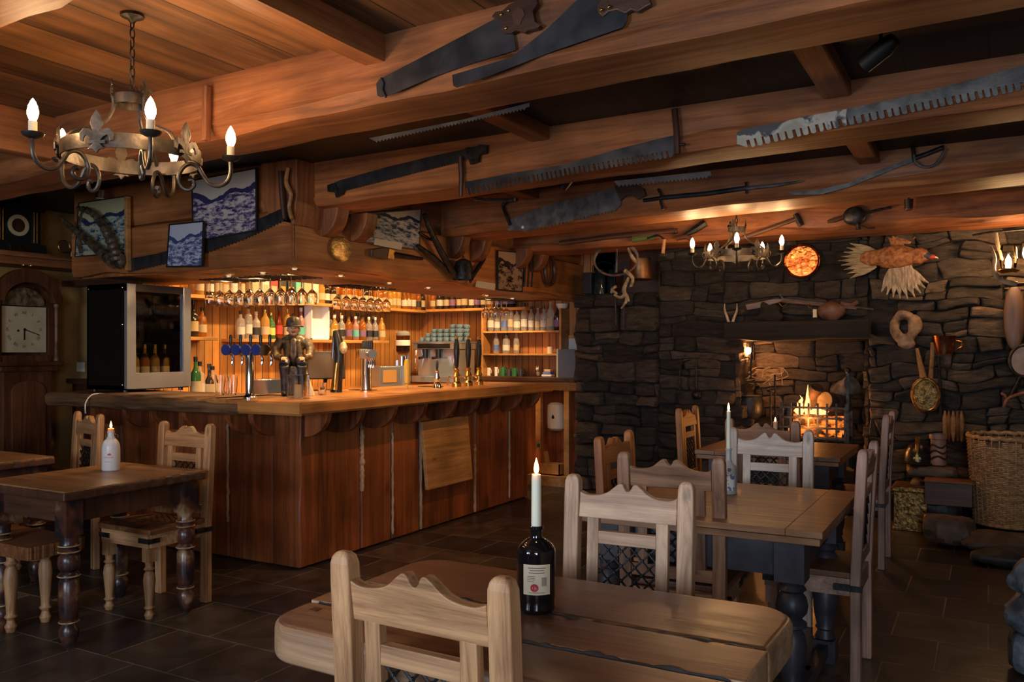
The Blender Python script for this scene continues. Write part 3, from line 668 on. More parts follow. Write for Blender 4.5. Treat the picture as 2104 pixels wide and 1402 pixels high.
def bottle(kind, glassc, lab, capc, h, r, loc, label, group):
    key = (kind, glassc, lab, capc, round(h, 2), round(r, 3))
    if key in PROT: return copy_tree(PROT[key], label, loc, random.uniform(-.3, .3), group=group)
    o = thing('bottle', label, 'bottle', loc, 0, group)
    MB().lathe(bottle_prof(kind, h, r), 16).build('glass_body', GL[glassc], o, smooth=True)
    MB().lathe([(r*1.012, h*.15), (r*1.012, h*.42)], 16, cap=False).build('paper_label', LBL[lab], o, smooth=True)
    MB().lathe([(1e-4, h*.88), (r*.40, h*.88), (r*.40, h), (1e-4, h)], 12).build('cap', CAPS[capc], o, smooth=True)
    PROT[key] = o; return o
KN = ['whisky', 'wine', 'gin', 'flask', 'square']
ORD = ['first', 'second', 'third', 'fourth', 'fifth', 'sixth', 'seventh', 'eighth', 'ninth', 'tenth', 'eleventh', 'twelfth', 'thirteenth', 'fourteenth', 'fifteenth', 'sixteenth', 'seventeenth', 'eighteenth', 'nineteenth', 'twentieth', 'twenty first', 'twenty second', 'twenty third', 'twenty fourth', 'twenty fifth', 'twenty sixth', 'twenty seventh', 'twenty eighth', 'twenty ninth', 'thirtieth', 'thirty first', 'thirty second', 'thirty third']
def row(a, b_, step, palette, place, group, hr=(.24, .31), jitter=.02, skip=()):
    a, b_ = V(a), V(b_); L = (b_-a).length; n = int(L/step)+1
    for i in range(n):
        if i in skip: continue
        k, g, l_, c_ = palette[(i*7+int(abs(noise.noise(V((i*1.7, step*9, 0))))*20)) % len(palette)]
        rr = random.choice([.034, .038, .042]); h = random.choice([.25, .27, .29, .31]); h = min(max(h, hr[0]), hr[1])
        d = (b_-a).normalized(); q = V((d.y, -d.x, 0))
        p = a+d*min(L, i*step)+q*random.uniform(-jitter, jitter)
        bottle(k, g, l_, c_, h, rr, p, '%s %s bottle, %s label, %s from left, %s' % (g, {'wine': 'slim', 'whisky': 'spirit', 'gin': 'squat', 'flask': 'bulbous', 'square': 'straight'}[k], l_, ORD[min(i, 32)], place), group)
PW = [('whisky', 'amber', 'cream', 'black'), ('whisky', 'amber', 'white', 'gold'), ('gin', 'gold', 'cream', 'cork'), ('wine', 'dark', 'cream', 'black'), ('square', 'amber', 'black', 'black'), ('whisky', 'dark', 'white', 'black'), ('flask', 'amber', 'white', 'cork')]
PM = [('wine', 'gold', 'yellow', 'white'), ('whisky', 'amber', 'orange', 'gold'), ('gin', 'clear', 'white', 'black'), ('square', 'gold', 'cream', 'gold'), ('wine', 'green', 'yellow', 'gold'), ('flask', 'red', 'red', 'black'), ('whisky', 'clear', 'black', 'white'), ('wine', 'pink', 'teal', 'white'), ('wine', 'blue', 'white', 'white'), ('square', 'amber', 'purple', 'black')]
PD = [('whisky', 'dark', 'white', 'black'), ('wine', 'dark', 'purple', 'black'), ('whisky', 'amber', 'cream', 'black'), ('gin', 'dark', 'orange', 'black'), ('square', 'dark', 'blue', 'white'), ('whisky', 'dark', 'cream', 'gold')]
PG = [('gin', 'clear', 'white', 'black'), ('gin', 'pink', 'white', 'cork'), ('square', 'clear', 'cream', 'cork'), ('flask', 'clear', 'white', 'white'), ('gin', 'dark', 'purple', 'black'), ('square', 'clear', 'blue', 'cork')]
row((-5.84, 5.02, 1.876), (-5.84, 5.55, 1.876), .095, PW, 'near end of top left shelf', 'bottles on the top left shelf')
row((-5.84, 6.5, 1.876), (-5.84, 8.3, 1.876), .088, PW, 'top left shelf after the cartons', 'bottles on the top left shelf', (.20, .28))
row((-5.7, YB-.12, 1.886), (-4.6, YB-.12, 1.886), .088, PD, 'top shelf of far wall', 'bottles on the top far shelf', (.2, .27))
row((-5.86, 4.70, 1.526), (-5.86, 5.08, 1.526), .09, PW, 'short lower left shelf', 'bottles on the short lower shelf')
row((-5.86, 5.50, 1.516), (-5.86, 6.28, 1.516), .095, PM, 'lower shelf before white box', 'bottles on the lower shelf')
row((-5.90, 6.62, 1.516), (-5.90, 7.48, 1.516), .090, PM, 'lower shelf after white box', 'bottles on the lower shelf', jitter=.004)
row((-5.785, 6.66, 1.516), (-5.785, 7.44, 1.516), .11, PM[:1]+PM[3:], 'lower shelf front row', 'bottles on the lower shelf', (.22, .25), 0)
row((gx0+.07, gy+.1, 1.12+zz[2]+.001), (gx1-.05, gy+.1, 1.12+zz[2]+.001), .083, PG, 'highest board of pine unit', 'gin bottles on the pine shelf unit')
row((gx0+.13, gy+.1, 1.12+zz[1]+.001), (gx0+.40, gy+.1, 1.12+zz[1]+.001), .13, PG, 'middle board of pine unit', 'gin bottles on the pine shelf unit', (.2, .23), 0)
# cartons on the top shelf
for i, (yy, h, w_, c) in enumerate(((5.62, .24, .09, 'cream'), (5.73, .25, .09, 'white'), (5.84, .24, .09, 'red'), (5.95, .25, .09, 'black'), (6.06, .25, .09, 'black'), (6.17, .26, .10, 'teal'), (6.29, .22, .10, 'cream'), (6.40, .21, .08, 'white'))):
    o = thing('carton', '%s bottle carton on top left shelf, %s in the row' % (c, ORD[i]), 'box', (-5.84, yy, 1.876), random.uniform(-.1, .1), 'cartons on the top left shelf')
    MB().bb((-.045, -w_/2, 0), (.045, w_/2, h)).build('box', LBL[c], o, bevel=.002)
    MB().bb((.0455, -w_/2+.012, h*.2), (.0465, w_/2-.012, h*.55)).build('printed_panel', LBL['orange' if c == 'black' else 'cream'], o)
# lit white display box on the lower shelf
o = thing('display_box', 'tall white presentation box standing open on the lower shelf behind the statue', 'box', (-5.83, 6.45, 1.516))
MB().bb((-.05, -.13, 0), (.05, .13, .012)).bb((-.05, -.13, .34), (.05, .13, .352)).bb((-.05, -.13, 0), (.05, -.118, .35)).bb((-.05, .118, 0), (.05, .13, .35)).bb((-.05, -.13, 0), (-.045, .13, .35)).build('shell', plain('bright_white', (.90, .93, 1.0), .35), o)
# ---------------------------------------------------------------- wine glasses hanging from the canopy
gw = thing('wine_glass', 'x', 'wine glass', (0, 0, 0))
prof = [(.032, 0), (.031, -.003), (.004, -.010), (.0035, -.085), (.012, -.095), (.034, -.12), (.038, -.15), (.031, -.195), (.0295, -.195), (.036, -.15), (.032, -.121), (.010, -.0985), (.0001, -.094)]
MB().lathe(prof, 16, cap=False).build('bowl', GLASS, gw, smooth=True)
def rails(name, label, pts, dirv, ln):
    m = MB()
    for p in pts: m.bar(V(p)-V(dirv)*ln/2, V(p)+V(dirv)*ln/2, .012, .008)
    return tag(m.build(name, IRON), label, 'glass rack')
def rack(cx0, n, sx, dirx, diry, m_, sy, z, where, grp, first=None):
    pts = []
    for i in range(n):
        for j in range(m_):
            p = V(cx0)+V(dirx)*sx*i+V(diry)*sy*j; p.z = z
            lb = 'upside down wine glass in %s, %s from left, %s row' % (where, ORD[i], ['nearest', 'second', 'third', 'fourth'][j])
            if first is not None and i == 0 and j == 0: first.location = p; tag(first, lb, None, grp)
            else: copy_tree(gw, lb, p, group=grp)
    for i in range(n):
        for sg in (-.5, .5):
            p = V(cx0)+V(dirx)*sx*(i+sg*.55)+V(diry)*sy*(m_-1)/2; p.z = z-.008; pts.append(p)
    return pts
ZR = ZS-.03
a = pz(415, 572, ZR); b_ = pz(590, 562, ZR)
pts = rack((a.x, 4.28, 0), 9, .098, (1, 0, 0), (0, 1, 0), 3, .10, ZR, 'left rack', 'glasses in the left rack', gw)
rails('glass_rack', 'slim metal rails of the left glass rack under the canopy', pts, (0, 1, 0), .34)
pts = rack((-4.45, 5.15, 0), 6, .1, (0, 1, 0), (1, 0, 0), 2, .1, ZR, 'middle rack', 'glasses in the middle rack')
rails('glass_rack', 'slim metal rails of the middle glass rack, right of the statue', pts, (1, 0, 0), .25)
pts = rack((-4.35, 7.25, 0), 3, .11, (0, 1, 0), (1, 0, 0), 2, .11, ZR, 'far rack', 'glasses in the far rack')
rails('glass_rack', 'slim metal rails of the far glass rack, over the hand pumps', pts, (1, 0, 0), .28)
# ================================================================ CHAIRS AND TABLES
TURN = [(.019, 0), (.022, .01), (.026, .02), (.018, .035), (.016, .045), (.027, .058), (.019, .068), (.020, .085), (.030, .20), (.026, .235), (.018, .25), (.028, .262), (.018, .275), (.022, .30)]
def make_chair(name, label, mirror=1):
    t = thing(name, label, 'chair', (0, 0, 0), 0)
    HW = .19
    for s in (-1, 1):    # rear posts
        y0, y1 = -.185, -.215
        pts = []
        w_, d_ = .052, .042
        zz = [0, .44, .62, .80, .93, .975, .992, 1.0]
        vs = []; fs = []
        for i, z in enumerate(zz):
            yy = y0 if z <= .44 else y0+(y1-y0)*((z-.44)/.56)**1.15
            sw = w_/2; dd = d_/2
            if z > .97: k = {.975: .96, .992: .80, 1.0: .45}[z]; sw *= k; dd *= k
            xx = s*(HW+(.004 if z > .6 else 0))
            vs += [(xx-sw, yy-dd, z), (xx+sw, yy-dd, z), (xx+sw, yy+dd, z), (xx-sw, yy+dd, z)]
        for i in range(len(zz)-1):
            for j in range(4): fs.append((i*4+j, i*4+(j+1) % 4, i*4+4+(j+1) % 4, i*4+4+j))
        fs += [(3, 2, 1, 0), tuple(range(len(zz)*4-4, len(zz)*4))]
        MB().add(vs, fs).build('back_post', W_CHZ, t, bevel=.006, seg=3)
    def yb(z): return -.185-.03*max(0, (z-.44)/.56)**1.15
    # crest rail with the double peak
    top = [(-.166, .945), (-.14, .936), (-.10, .938), (-.07, .948), (-.045, .968), (-.030, .978), (-.018, .976), (-.010, .962), (0, .954), (.010, .962), (.018, .976), (.030, .978), (.045, .968), (.07, .948), (.10, .938), (.14, .936), (.166, .945)]
    top = [(p.x, p.y) for p in spline([(a, b, 0) for a, b in top], 3)]
    out = [(-.166, .862)]+top+[(.166, .862)]
    S = Matrix(((1, 0, 0, 0), (0, 1, -.14, yb(.90)+.126), (0, 0, 1, 0), (0, 0, 0, 1)))
    MB().prism(out, .030, S).build('crest_rail', W_CHX, t, bevel=.003)
    for s in (-1, 1):
        MB().bar((s*.118, yb(.56), .545), (s*.118, yb(.866), .866), .040, .024, (0, 1, 0)).build('back_stile', W_CHZ, t, bevel=.002)
    MB().bar((-.098, yb(.80), .80), (.098, yb(.80), .80), .024, .042).build('cross_rail', W_CHX, t, bevel=.002)
    MB().bar((-.166, yb(.52), .52), (.166, yb(.52), .52), .026, .05).build('lower_rail', W_CHX, t, bevel=.002)
    # wrought lattice
    L = MB(); x0, x1, z0, z1 = -.098, .098, .547, .782; st = .047
    k = -10
    while k < 16:
        for sg in (1, -1):
            c0 = k*st; a = None; pts = []
            for q in range(0, 41):
                x = x0+(x1-x0)*q/40; z = z0+(x-x0)*sg*1.0+c0
                if z0 <= z <= z1: pts.append((x, yb(z)+(.003 if sg > 0 else -.003), z))
            if len(pts) > 3: L.tube([pts[0], pts[len(pts)//2], pts[-1]], .0036, 5)
        k += 1
    for i in range(0, 5):
        for j in range(0, 6):
            for o_ in (0, .5):
                x = x0+(i+o_)*st; z = z0+(j+o_)*st
                if x0+.004 < x < x1-.004 and z0 < z < z1: L.ell((x, yb(z), z), (.0065, .0075, .0065), 6, 4)
    L.build('iron_lattice', IRON, t, smooth=True)
    # seat, apron, straps
    MB().prism([(-.205, -.165), (-.215, .205), (.215, .205), (.205, -.165)], .028, Matrix(((1, 0, 0, 0), (0, 0, 1, 0), (0, 1, 0, .462), (0, 0, 0, 1)))).build('seat', W_CHSEAT, t, bevel=.006, seg=3)
    MB().bb((-.19, .175, .375), (.19, .195, .448)).bb((-.19, -.195, .375), (.19, -.175, .448)).bb((-.20, -.185, .375), (-.18, .18, .448)).bb((.18, -.185, .375), (.20, .18, .448)).build('apron', W_CHX, t)
    for s in (-1, 1):
        MB().bb((s*.164-.026, .139, .30), (s*.164+.026, .191, .374)).lathe([(a*1.05, b*1.0) for a, b in TURN], 14, tr((s*.164, .165, 0))).build('front_leg', W_CHZ, t, smooth=True)
        MB().bb((s*.200, .13, .40), (s*.205, .200, .425)).bb((s*.12, .195, .40), (s*.205, .200, .425)).build('corner_strap', IRON, t)
        MB().bb((s*.199, -.212, .40), (s*.221, -.10, .425)).build('rear_strap', IRON, t)
    return t
ch = make_chair('dining_chair', 'x')
def place(px, py, z, rz, label, first=False, off=(0, 0)):
    p = pz(px, py, z)        # pixel of the middle of the back top
    # back top sits at local (0,-.255)
    loc = V((p.x+.21*-sin(rz)+off[0], p.y+.21*cos(rz)+off[1], 0))
    if first: ch.location = loc; ch.rotation_euler = (0, 0, rz); ch['label'] = label; ch['group'] = 'carved back dining chairs'; return ch
    return copy_tree(ch, label, loc, rz, group='carved back dining chairs')
# rz = 0 faces +Y (away from the camera), pi faces the camera, -pi/2 faces +X, pi/2 faces -X
place(864, 1155, 1.0, -.03, 'large pale chair in the foreground, its back in front of the slab table', True)
place(1291, 982, 1.0, pi+.04, 'pale chair on the far side of the slab table, behind the black bottle')
place(1378, 933, 1.0, .05, 'brown chair at the near side of the middle table, left of the grey bottle')
place(1582, 882, 1.0, pi+.02, 'white chair, daylight painted into its wood, at the far side of the middle table')
place(1264, 890, 1.0, -pi/2, 'orange brown chair at the left side of the middle table, by the stone wall')
place(1783, 914, 1.0, pi/2, 'tall chair seen edge on at the right side of the middle table')
place(1566, 862, 1.0, 0, 'brown chair at the near side of the far table, partly hidden by the white chair')
place(1413, 836, 1.0, -pi/2, 'chair with orange firelight painted into its wood at the left side of the far table')
place(1826, 848, 1.0, pi/2, 'chair seen edge on at the right side of the far table, below the copper pan')
place(383, 868, 1.0, pi, 'pale chair at the far side of the left table, against the bar front')
place(181, 848, 1.0, pi-.25, 'chair behind the white bottle, at the table by the grandfather clock')
def recolour(ch_, c1, c2, nm):
    mz = wood(nm+'_z', c1, c2, 'z', 1.6, .5, .25); mx = wood(nm+'_x', c1, c2, 'x', 1.6, .5, .25)
    for k in ch_.children:
        if k.material_slots and k.material_slots[0].material in (W_CHZ, W_CHX):
            m_ = mz if k.material_slots[0].material is W_CHZ else mx; k.material_slots[0].link = 'OBJECT'; k.material_slots[0].material = m_
CH = [bpy.data.objects['dining_chair'+('.%03d' % i if i else '')] for i in range(11)]
recolour(CH[1], (.27, .15, .085), (.68, .46, .29), 'half_daylit_chair')  # part of the window daylight put into a paler wood
recolour(CH[3], (.36, .28, .22), (.78, .66, .54), 'daylit_chair')  # window daylight on this chair painted as whiter wood
recolour(CH[2], (.15, .065, .03), (.48, .26, .14), 'brown_chair'); recolour(CH[6], (.15, .065, .03), (.48, .26, .14), 'brown_chair')
recolour(CH[4], (.20, .06, .015), (.56, .22, .06), 'firelit_chair'); recolour(CH[7], (.20, .06, .015), (.56, .22, .06), 'firelit_chair')  # firelight on these chair backs painted into the wood as orange
recolour(CH[5], (.17, .085, .06), (.50, .30, .21), 'pink_lit_chair'); recolour(CH[8], (.17, .085, .06), (.50, .30, .21), 'pink_lit_chair')  # pinkish window light put into the wood of the edge-on chairs
recolour(CH[9], (.17, .075, .03), (.52, .29, .13), 'tan_chair'); recolour(CH[10], (.17, .075, .03), (.52, .29, .13), 'tan_chair')
# ---- tables
LEGB = [(.024, 0), (.030, .02), (.046, .07), (.048, .095), (.036, .115), (.031, .124), (.046, .133), (.038, .143), (.044, .155), (.050, .24), (.048, .325), (.038, .337), (.052, .346), (.052, .356), (.036, .372), (.048, .385), (.053, .41), (.050, .44), (.036, .455), (.051, .465), (.038, .480), (.050, .492), (.042, .508), (.048, .54)]
def worn(name, c1, c2, c3):
    return mottled(name, c1, c2, 9, .3, 0, .2, stretch=(1, 1, 1), lo=.40, hi=.56, c3=c3, bscale=2)
W_WORN = worn('worn_dark_paint', (.016, .012, .014), (.085, .030, .018), (.24, .16, .08))
W_BLUE = mottled('blue_black_paint', (.018, .018, .024), (.045, .042, .05), 8, .45, 0, .15)
GOLDW = mottled('worn_gold_wood', (.20, .12, .05), (.48, .34, .16), 30, .5, 0, .2)
def table_left(name, label, loc, w_, d_, edge):
    t = thing(name, label, 'table', loc)
    top = MB()
    n = 26; ol = []
    def e(i, s): return .010*noise.noise(V((i*.7, s, 1)))
    for i in range(n): ol.append((-w_/2+w_*i/n, -d_/2+e(i, 1)))
    for i in range(n): ol.append((w_/2+e(i, 2), -d_/2+d_*i/n))
    for i in range(n): ol.append((w_/2-w_*i/n, d_/2+e(i, 3)))
    for i in range(n): ol.append((-w_/2+e(i, 4), d_/2-d_*i/n))
    M = Matrix(((1, 0, 0, 0), (0, 0, 1, 0), (0, 1, 0, .747), (0, 0, 0, 1)))
    # two layers: pale worn face and dark rounded edge
    MB().prism([(a*.985, b*.985) for a, b in ol], .008, Matrix(((1, 0, 0, 0), (0, 0, 1, 0), (0, 1, 0, .757), (0, 0, 0, 1)))).build('worn_top', W_TBL, t)
    MB().prism(ol, .042, Matrix(((1, 0, 0, 0), (0, 0, 1, 0), (0, 1, 0, .733), (0, 0, 0, 1)))).build('dark_edge', edge, t, bevel=.008, seg=3)
    a, b = w_/2-.075, d_/2-.075
    for s in (-1, 1):
        MB().bb((s*a-.012, -b, .60), (s*a+.012, b, .715)).build('apron', W_DARK, t)
        MB().bb((-a, s*b-.012, .60), (a, s*b+.012, .715)).build('apron', W_DARKX, t)
    for sx in (-1, 1):
        for sy in (-1, 1):
            MB().bb((sx*a-.043, sy*b-.043, .54), (sx*a+.043, sy*b+.043, .712)).lathe([(r*.94, z) for r, z in LEGB], 18, tr((sx*a, sy*b, 0))).build('leg', W_WORN, t, smooth=True, flat_angle=50)
            lg = t.children[-1]
            for zr, rr in ((.133, .0435), (.351, .049), (.465, .048), (.493, .047)): MB().tube([(sx*a+rr*cos(q), sy*b+rr*sin(q), zr) for q in [2*pi*i_/18 for i_ in range(18)]], .0035, 5, closed=True).build('worn_ring', GOLDW, lg, smooth=True)
    return t
table_left('dining_table', 'dark edged table with worn turned legs, holding the white bottle', (-4.07, 2.83, 0), .70, .82, W_DARKX)
table_left('dining_table', 'dark edged table at the left frame edge in front of the grandfather clock', (-5.42, 2.80, 0), .80, .82, W_DARKX)
def table_draw(label, x0, x1, y0, y1, mat):
    cx, cy = (x0+x1)/2, (y0+y1)/2; w_, d_ = x1-x0, y1-y0
    t = thing('draw_leaf_table', label, 'table', (cx, cy, 0))
    hw, hd = w_/2, d_/2; m = MB()
    rail = .13
    m.bb((-hw, -hd, .735), (-hw+rail, hd, .76)).bb((hw-rail, -hd, .735), (hw, hd, .76))
    n = 5
    for i in range(n):
        a = -hd+2*hd*i/n; m.bb((-hw+rail+.0015, a+.001, .735), (hw-rail-.0015, a+2*hd/n-.001, .7598))
    m.build('tabletop', mat, t, bevel=.0015)
    MB().bb((-hw+.01, -hd+.01, .705), (hw-.01, hd-.01, .731)).build('lower_leaf', mat, t, bevel=.003)
    a, b = hw-.13, hd-.12
    for s in (-1, 1):
        MB().bb((s*a-.02, -b, .56), (s*a+.02, b, .70)).build('apron', W_BLUE, t); MB().bb((-a, s*b-.02, .56), (a, s*b+.02, .70)).build('apron', W_BLUE, t)
    BULBL = [(.040, .10), (.046, .105), (.040, .12), (.034, .14), (.044, .15), (.038, .165), (.050, .22), (.056, .30), (.046, .345), (.034, .36), (.056, .372), (.056, .385), (.036, .40), (.056, .425), (.060, .45), (.054, .48), (.040, .50), (.054, .512), (.042, .53), (.05, .545)]
    for sx in (-1, 1):
        for sy in (-1, 1):
            MB().bb((sx*a-.055, sy*b-.055, .545), (sx*a+.055, sy*b+.055, .703)).bb((sx*a-.05, sy*b-.05, 0), (sx*a+.05, sy*b+.05, .10)).lathe(BULBL, 20, tr((sx*a, sy*b, 0))).build('leg', W_BLUE, t, smooth=True, flat_angle=50)
    MB().bb((-a, -.03, .03), (a, .03, .085)).bb((-a-.02, -b, .03), (-a+.02, b, .085)).bb((a-.02, -b, .03), (a+.02, b, .085)).build('stretcher', W_BLUE, t)
    return t
table_draw('middle draw leaf table with blue black turned legs and a grey bottle', -1.52, -.52, 3.22, 4.22, W_TBL)
table_draw('far draw leaf table near the fire, its top reflecting orange light', -1.68, -.78, 5.46, 6.33, W_TBL)
# slab table in the foreground
st_ = thing('slab_table', 'thick rounded plank table in the foreground holding the black bottle', 'table', (0, 0, 0))
def slab_outline(x0, x1, y0, y1, r=.09, n=10, sd=0, bulge=.0):
    o = []
    for cx, cy, a0 in ((x1-r, y0+r, -pi/2), (x1-r, y1-r, 0), (x0+r, y1-r, pi/2), (x0+r, y0+r, pi)):
        for i in range(n+1):
            a = a0+pi/2*i/n; o.append((cx+r*cos(a), cy+r*sin(a)))
    res = []
    for i in range(len(o)):
        a = V((*o[i], 0)); b = V((*o[(i+1) % len(o)], 0)); k = max(1, int((b-a).length/.05))
        for j in range(k): p = a.lerp(b, j/k); res.append((p.x+.010*noise.noise(p*3+V((sd, 0, 0))), p.y+.010*noise.noise(p*3+V((0, sd, 3)))))
    return res
X0, X1 = -1.56, -.42; yA, yB_, yC_, yD = 1.50, 1.715, 1.83, 2.24
W_PALE = wood('pale_plank_edge', (.22, .12, .06), (.50, .32, .18), 'x', 1, .42, .25)
bounds = [yA, 1.72, 1.885, yD]
ol = slab_outline(X0, X1, yA, yD, .10, 8)
def plank(ya, yb_, nm, i):
    # plank = slab outline clipped between ya and yb_, then rounded by bevel
    bm = bmesh.new(); vs = [bm.verts.new((x, y, .665)) for x, y in ol]; bm.faces.new(vs)
    for yy, sgn in ((ya, 1), (yb_, -1)):
        geom = bm.verts[:]+bm.edges[:]+bm.faces[:]
        bmesh.ops.bisect_plane(bm, geom=geom, plane_co=(0, yy, 0), plane_no=(0, sgn, 0), clear_inner=True)
    f = bm.faces[:]; r = bmesh.ops.extrude_face_region(bm, geom=f)
    for v in r['geom']:
        if isinstance(v, bmesh.types.BMVert): v.co.z += .095
    bmesh.ops.recalc_face_normals(bm, faces=bm.faces)
    me = bpy.data.meshes.new(nm); bm.to_mesh(me); bm.free(); me.materials.append(W_TBLF); me.materials.append(W_PALE)
    for p in me.polygons: p.material_index = 1 if abs(p.normal.z) < .5 else 0
    for p in me.polygons: p.use_smooth = True
    o = bpy.data.objects.new(nm, me); COL.objects.link(o); o.parent = st_
    b = o.modifiers.new('bevel', 'BEVEL'); b.width = .022 if True else .01; b.segments = 5; b.limit_method = 'ANGLE'; b.angle_limit = radians(40)
    b.harden_normals = False
    return o
plank(yA-.05, 1.70, 'plank', 0); plank(1.703, 1.90, 'plank', 1); plank(1.903, yD+.05, 'plank', 2)
# dark filled seams between the planks
for y in (1.7015, 1.9015):
    MB().tube([V((X0+.03+(X1-X0-.06)*i/60, y+.006*noise.noise(V((i*.35, y*9, 0))), .7535+.0035*noise.noise(V((i*.9, y, 3))))) for i in range(61)], [.0045+.012*abs(noise.noise(V((i*.9, y*3, 7)))) for i in range(61)], 6).build('seam', BLACK, st_, smooth=True)
MB().bb((-1.35, 1.62, .60), (-1.27, 2.12, .664)).bb((-.69, 1.62, .60), (-.61, 2.12, .664)).build('batten', W_DARK, st_)
for x in (-1.31, -.65):
    for y in (1.68, 2.06): MB().bb((x-.045, y-.045, 0), (x+.045, y+.045, .60)).build('leg', W_DARK, st_, bevel=.006)
MB().bb((-1.31, 1.85, .22), (-.65, 1.89, .30)).build('stretcher', W_DARKX, st_)
p = pz(648, 1252, .761)
tag(MB().bb((p.x-.012, p.y-.012, .7595), (p.x+.012, p.y+.012, .7612)).build('wood_plug', W_DARK, st_), 'dark square peg in the pale left end')
# bench at lower left
bn = thing('bench', 'low dark wooden bench with pale turned legs, left of the white bottle table', 'bench', (-4.62, 2.60, 0))
m = MB(); n = 30; ol2 = []
for i in range(n): ol2.append((-.55+1.12*i/n, -.15+.008*noise.noise(V((i*.8, 1, 0)))))
for i in range(n): ol2.append((.57+.01*noise.noise(V((i*.8, 2, 0))), -.15+.30*i/n))
for i in range(n): ol2.append((.57-1.12*i/n, .15))
ol2.append((-.55, .15))
MB().prism(ol2, .065, Matrix(((1, 0, 0, 0), (0, 0, 1, 0), (0, 1, 0, .425), (0, 0, 0, 1)))).build('seat', W_CHSEAT, bn, bevel=.012, seg=3)
for x in (-.42, .33):
    for y in (-.09, .09): MB().lathe([(r*1.15, z*1.31) for r, z in TURN], 14, tr((x, y, 0))).build('leg', MC['tan_chair_z'], bn, smooth=True)
# ---- candle bottles
def flame_obj(parent, z, h=.035, r=.007):
    MB().lathe([(1e-4, 0), (r*.75, h*.12), (r, h*.3), (r*.8, h*.55), (r*.4, h*.8), (1e-4, h)], 12, tr((0, 0, z))).build('flame', FLAME, parent, smooth=True)
    MB().tube([(0, 0, z-.006), (.001, 0, z+.006)], .0009, 5).build('wick', BLACK, parent)
p = pz(1102, 1253, .761)
bt = thing('candle_bottle', 'black glass bottle with cream label on the slab table', 'bottle', p, radians(29))
r = .049
prof = [(1e-4, .0), (r*.9, 0), (r, .008), (r, .012), (r*.97, .02), (r*.97, .03), (r, .035), (r, .148), (r*.985, .153), (r*.97, .156), (r*.86, .165), (r*.55, .178), (.0155, .184), (.0145, .188), (.0145, .203), (.0175, .205), (.0180, .211), (.0165, .213), (.0135, .213), (.0130, .20), (1e-4, .20)]
MB().lathe(prof, 40).build('glass_body', plain('black_bottle', (.006, .006, .008), .06, coat=.5), bt, smooth=True)
m = MB(); n = 16
for j in (.050, .125):
    for i in range(n+1): a = -pi/2-.72+1.44*i/n; m.v.append(V(((r+.0008)*cos(a), (r+.0008)*sin(a), j)))
m.f = [(i, i+1, i+n+2, i+n+1) for i in range(n)]; m.build('paper_label', CREAM, bt, smooth=True)
m = MB(); RED = plain('stamp_red', (.5, .02, .04), .5)
def curved(x, z): a = -pi/2+x/r; return V(((r+.0015)*cos(a), (r+.0015)*sin(a), z))
for (r0, r1) in ((.0, .0100),):
    vs = [curved(0+cos(2*pi*i/24)*r1-.006, .068+sin(2*pi*i/24)*r1) for i in range(24)]; m.add(vs, [tuple(range(24))])
m.build('red_stamp', RED, bt)
INK = plain('label_ink', (.12, .08, .06), .6)
m = MB()
for k, (zz_, x0, x1, hh) in enumerate(((.117, -.022, .022, .0022), (.111, -.018, .018, .0018), (.105, -.02, .02, .0015), (.096, -.024, -.004, .0012), (.092, -.024, -.006, .0012), (.088, -.024, -.004, .0012), (.084, -.024, -.008, .0012), (.056, -.02, .02, .0012))):
    vs = []
    for i in range(9): vs += [curved(x0+(x1-x0)*i/8, zz_-hh/2), curved(x0+(x1-x0)*i/8, zz_+hh/2)]
    m.add(vs, [(2*i, 2*i+2, 2*i+3, 2*i+1) for i in range(8)])
for i in range(9): x = .012+i*.0015; m.add([curved(x, .072), curved(x+.0008, .072), curved(x+.0008, .094), curved(x, .094)], [(0, 1, 2, 3)])
m.build('label_print', INK, bt)
text_mesh('1.5L', .008, CREAM, bt, Matrix(((1, 0, 0, -.006), (0, 0, -1, -r-.0022), (0, 1, 0, .068), (0, 0, 0, 1))), 'stamp_lettering', .0002)
o = thing('candle', 'tall pale green candle burning in the black bottle', 'candle', p+V((0, 0, .2005)), 0)
MB().lathe([(1e-4, 0), (.0125, 0), (.0128, .02), (.0122, .13), (.0115, .142), (.008, .140), (1e-4, .138)], 20).build('wax', WAXC, o, smooth=True); flame_obj(o, .142, .042, .0068)
light('POINT', 'candle_glow', p+V((0, 0, .375)), .5, WARM, .012)
p = pz(1497, 1014, .761)
bt = thing('candle_bottle', 'grey glazed bottle with blue picture label on the middle table', 'bottle', p, radians(20))
r = .036; CER = mottled('grey_glaze', (.35, .36, .34), (.5, .5, .46), 5, .3, 0, .03)
MB().lathe([(1e-4, 0), (r*.96, 0), (r, .004), (r, .105), (r*1.0, .118), (r*.9, .130), (r*.55, .142), (.014, .150), (.0125, .160), (.0125, .196), (.0150, .198), (.015, .206), (.0115, .206), (.011, .19), (1e-4, .19)], 30).build('body', CER, bt, smooth=True)
m = MB(); n = 12
for j in (.018, .092):
    for i in range(n+1): a = -pi/2-.85+1.5*i/n; m.v.append(V(((r+.0007)*cos(a), (r+.0007)*sin(a), j)))
m.f = [(i, i+1, i+n+2, i+n+1) for i in range(n)]
m.build('picture_label', mottled('label_picture', (.10, .16, .26), (.75, .74, .68), 60, .4, 0, 0, lo=.42, hi=.5), bt, smooth=True)
MB().lathe([(1e-4, 0), (.008, 0), (.009, .001), (1e-4, .0015)], 16, tr((0, -r-.0002, .112)) @ rot('X', pi/2)).build('seal', INK, bt)
o = thing('candle', 'tall pale green candle burning in the grey bottle', 'candle', p+V((0, 0, .1905)), 0)
MB().lathe([(1e-4, 0), (.0105, 0), (.0105, .03), (.0085, .185), (.006, .188), (1e-4, .186)], 16).build('wax', WAXC, o, smooth=True); flame_obj(o, .188, .036, .006)
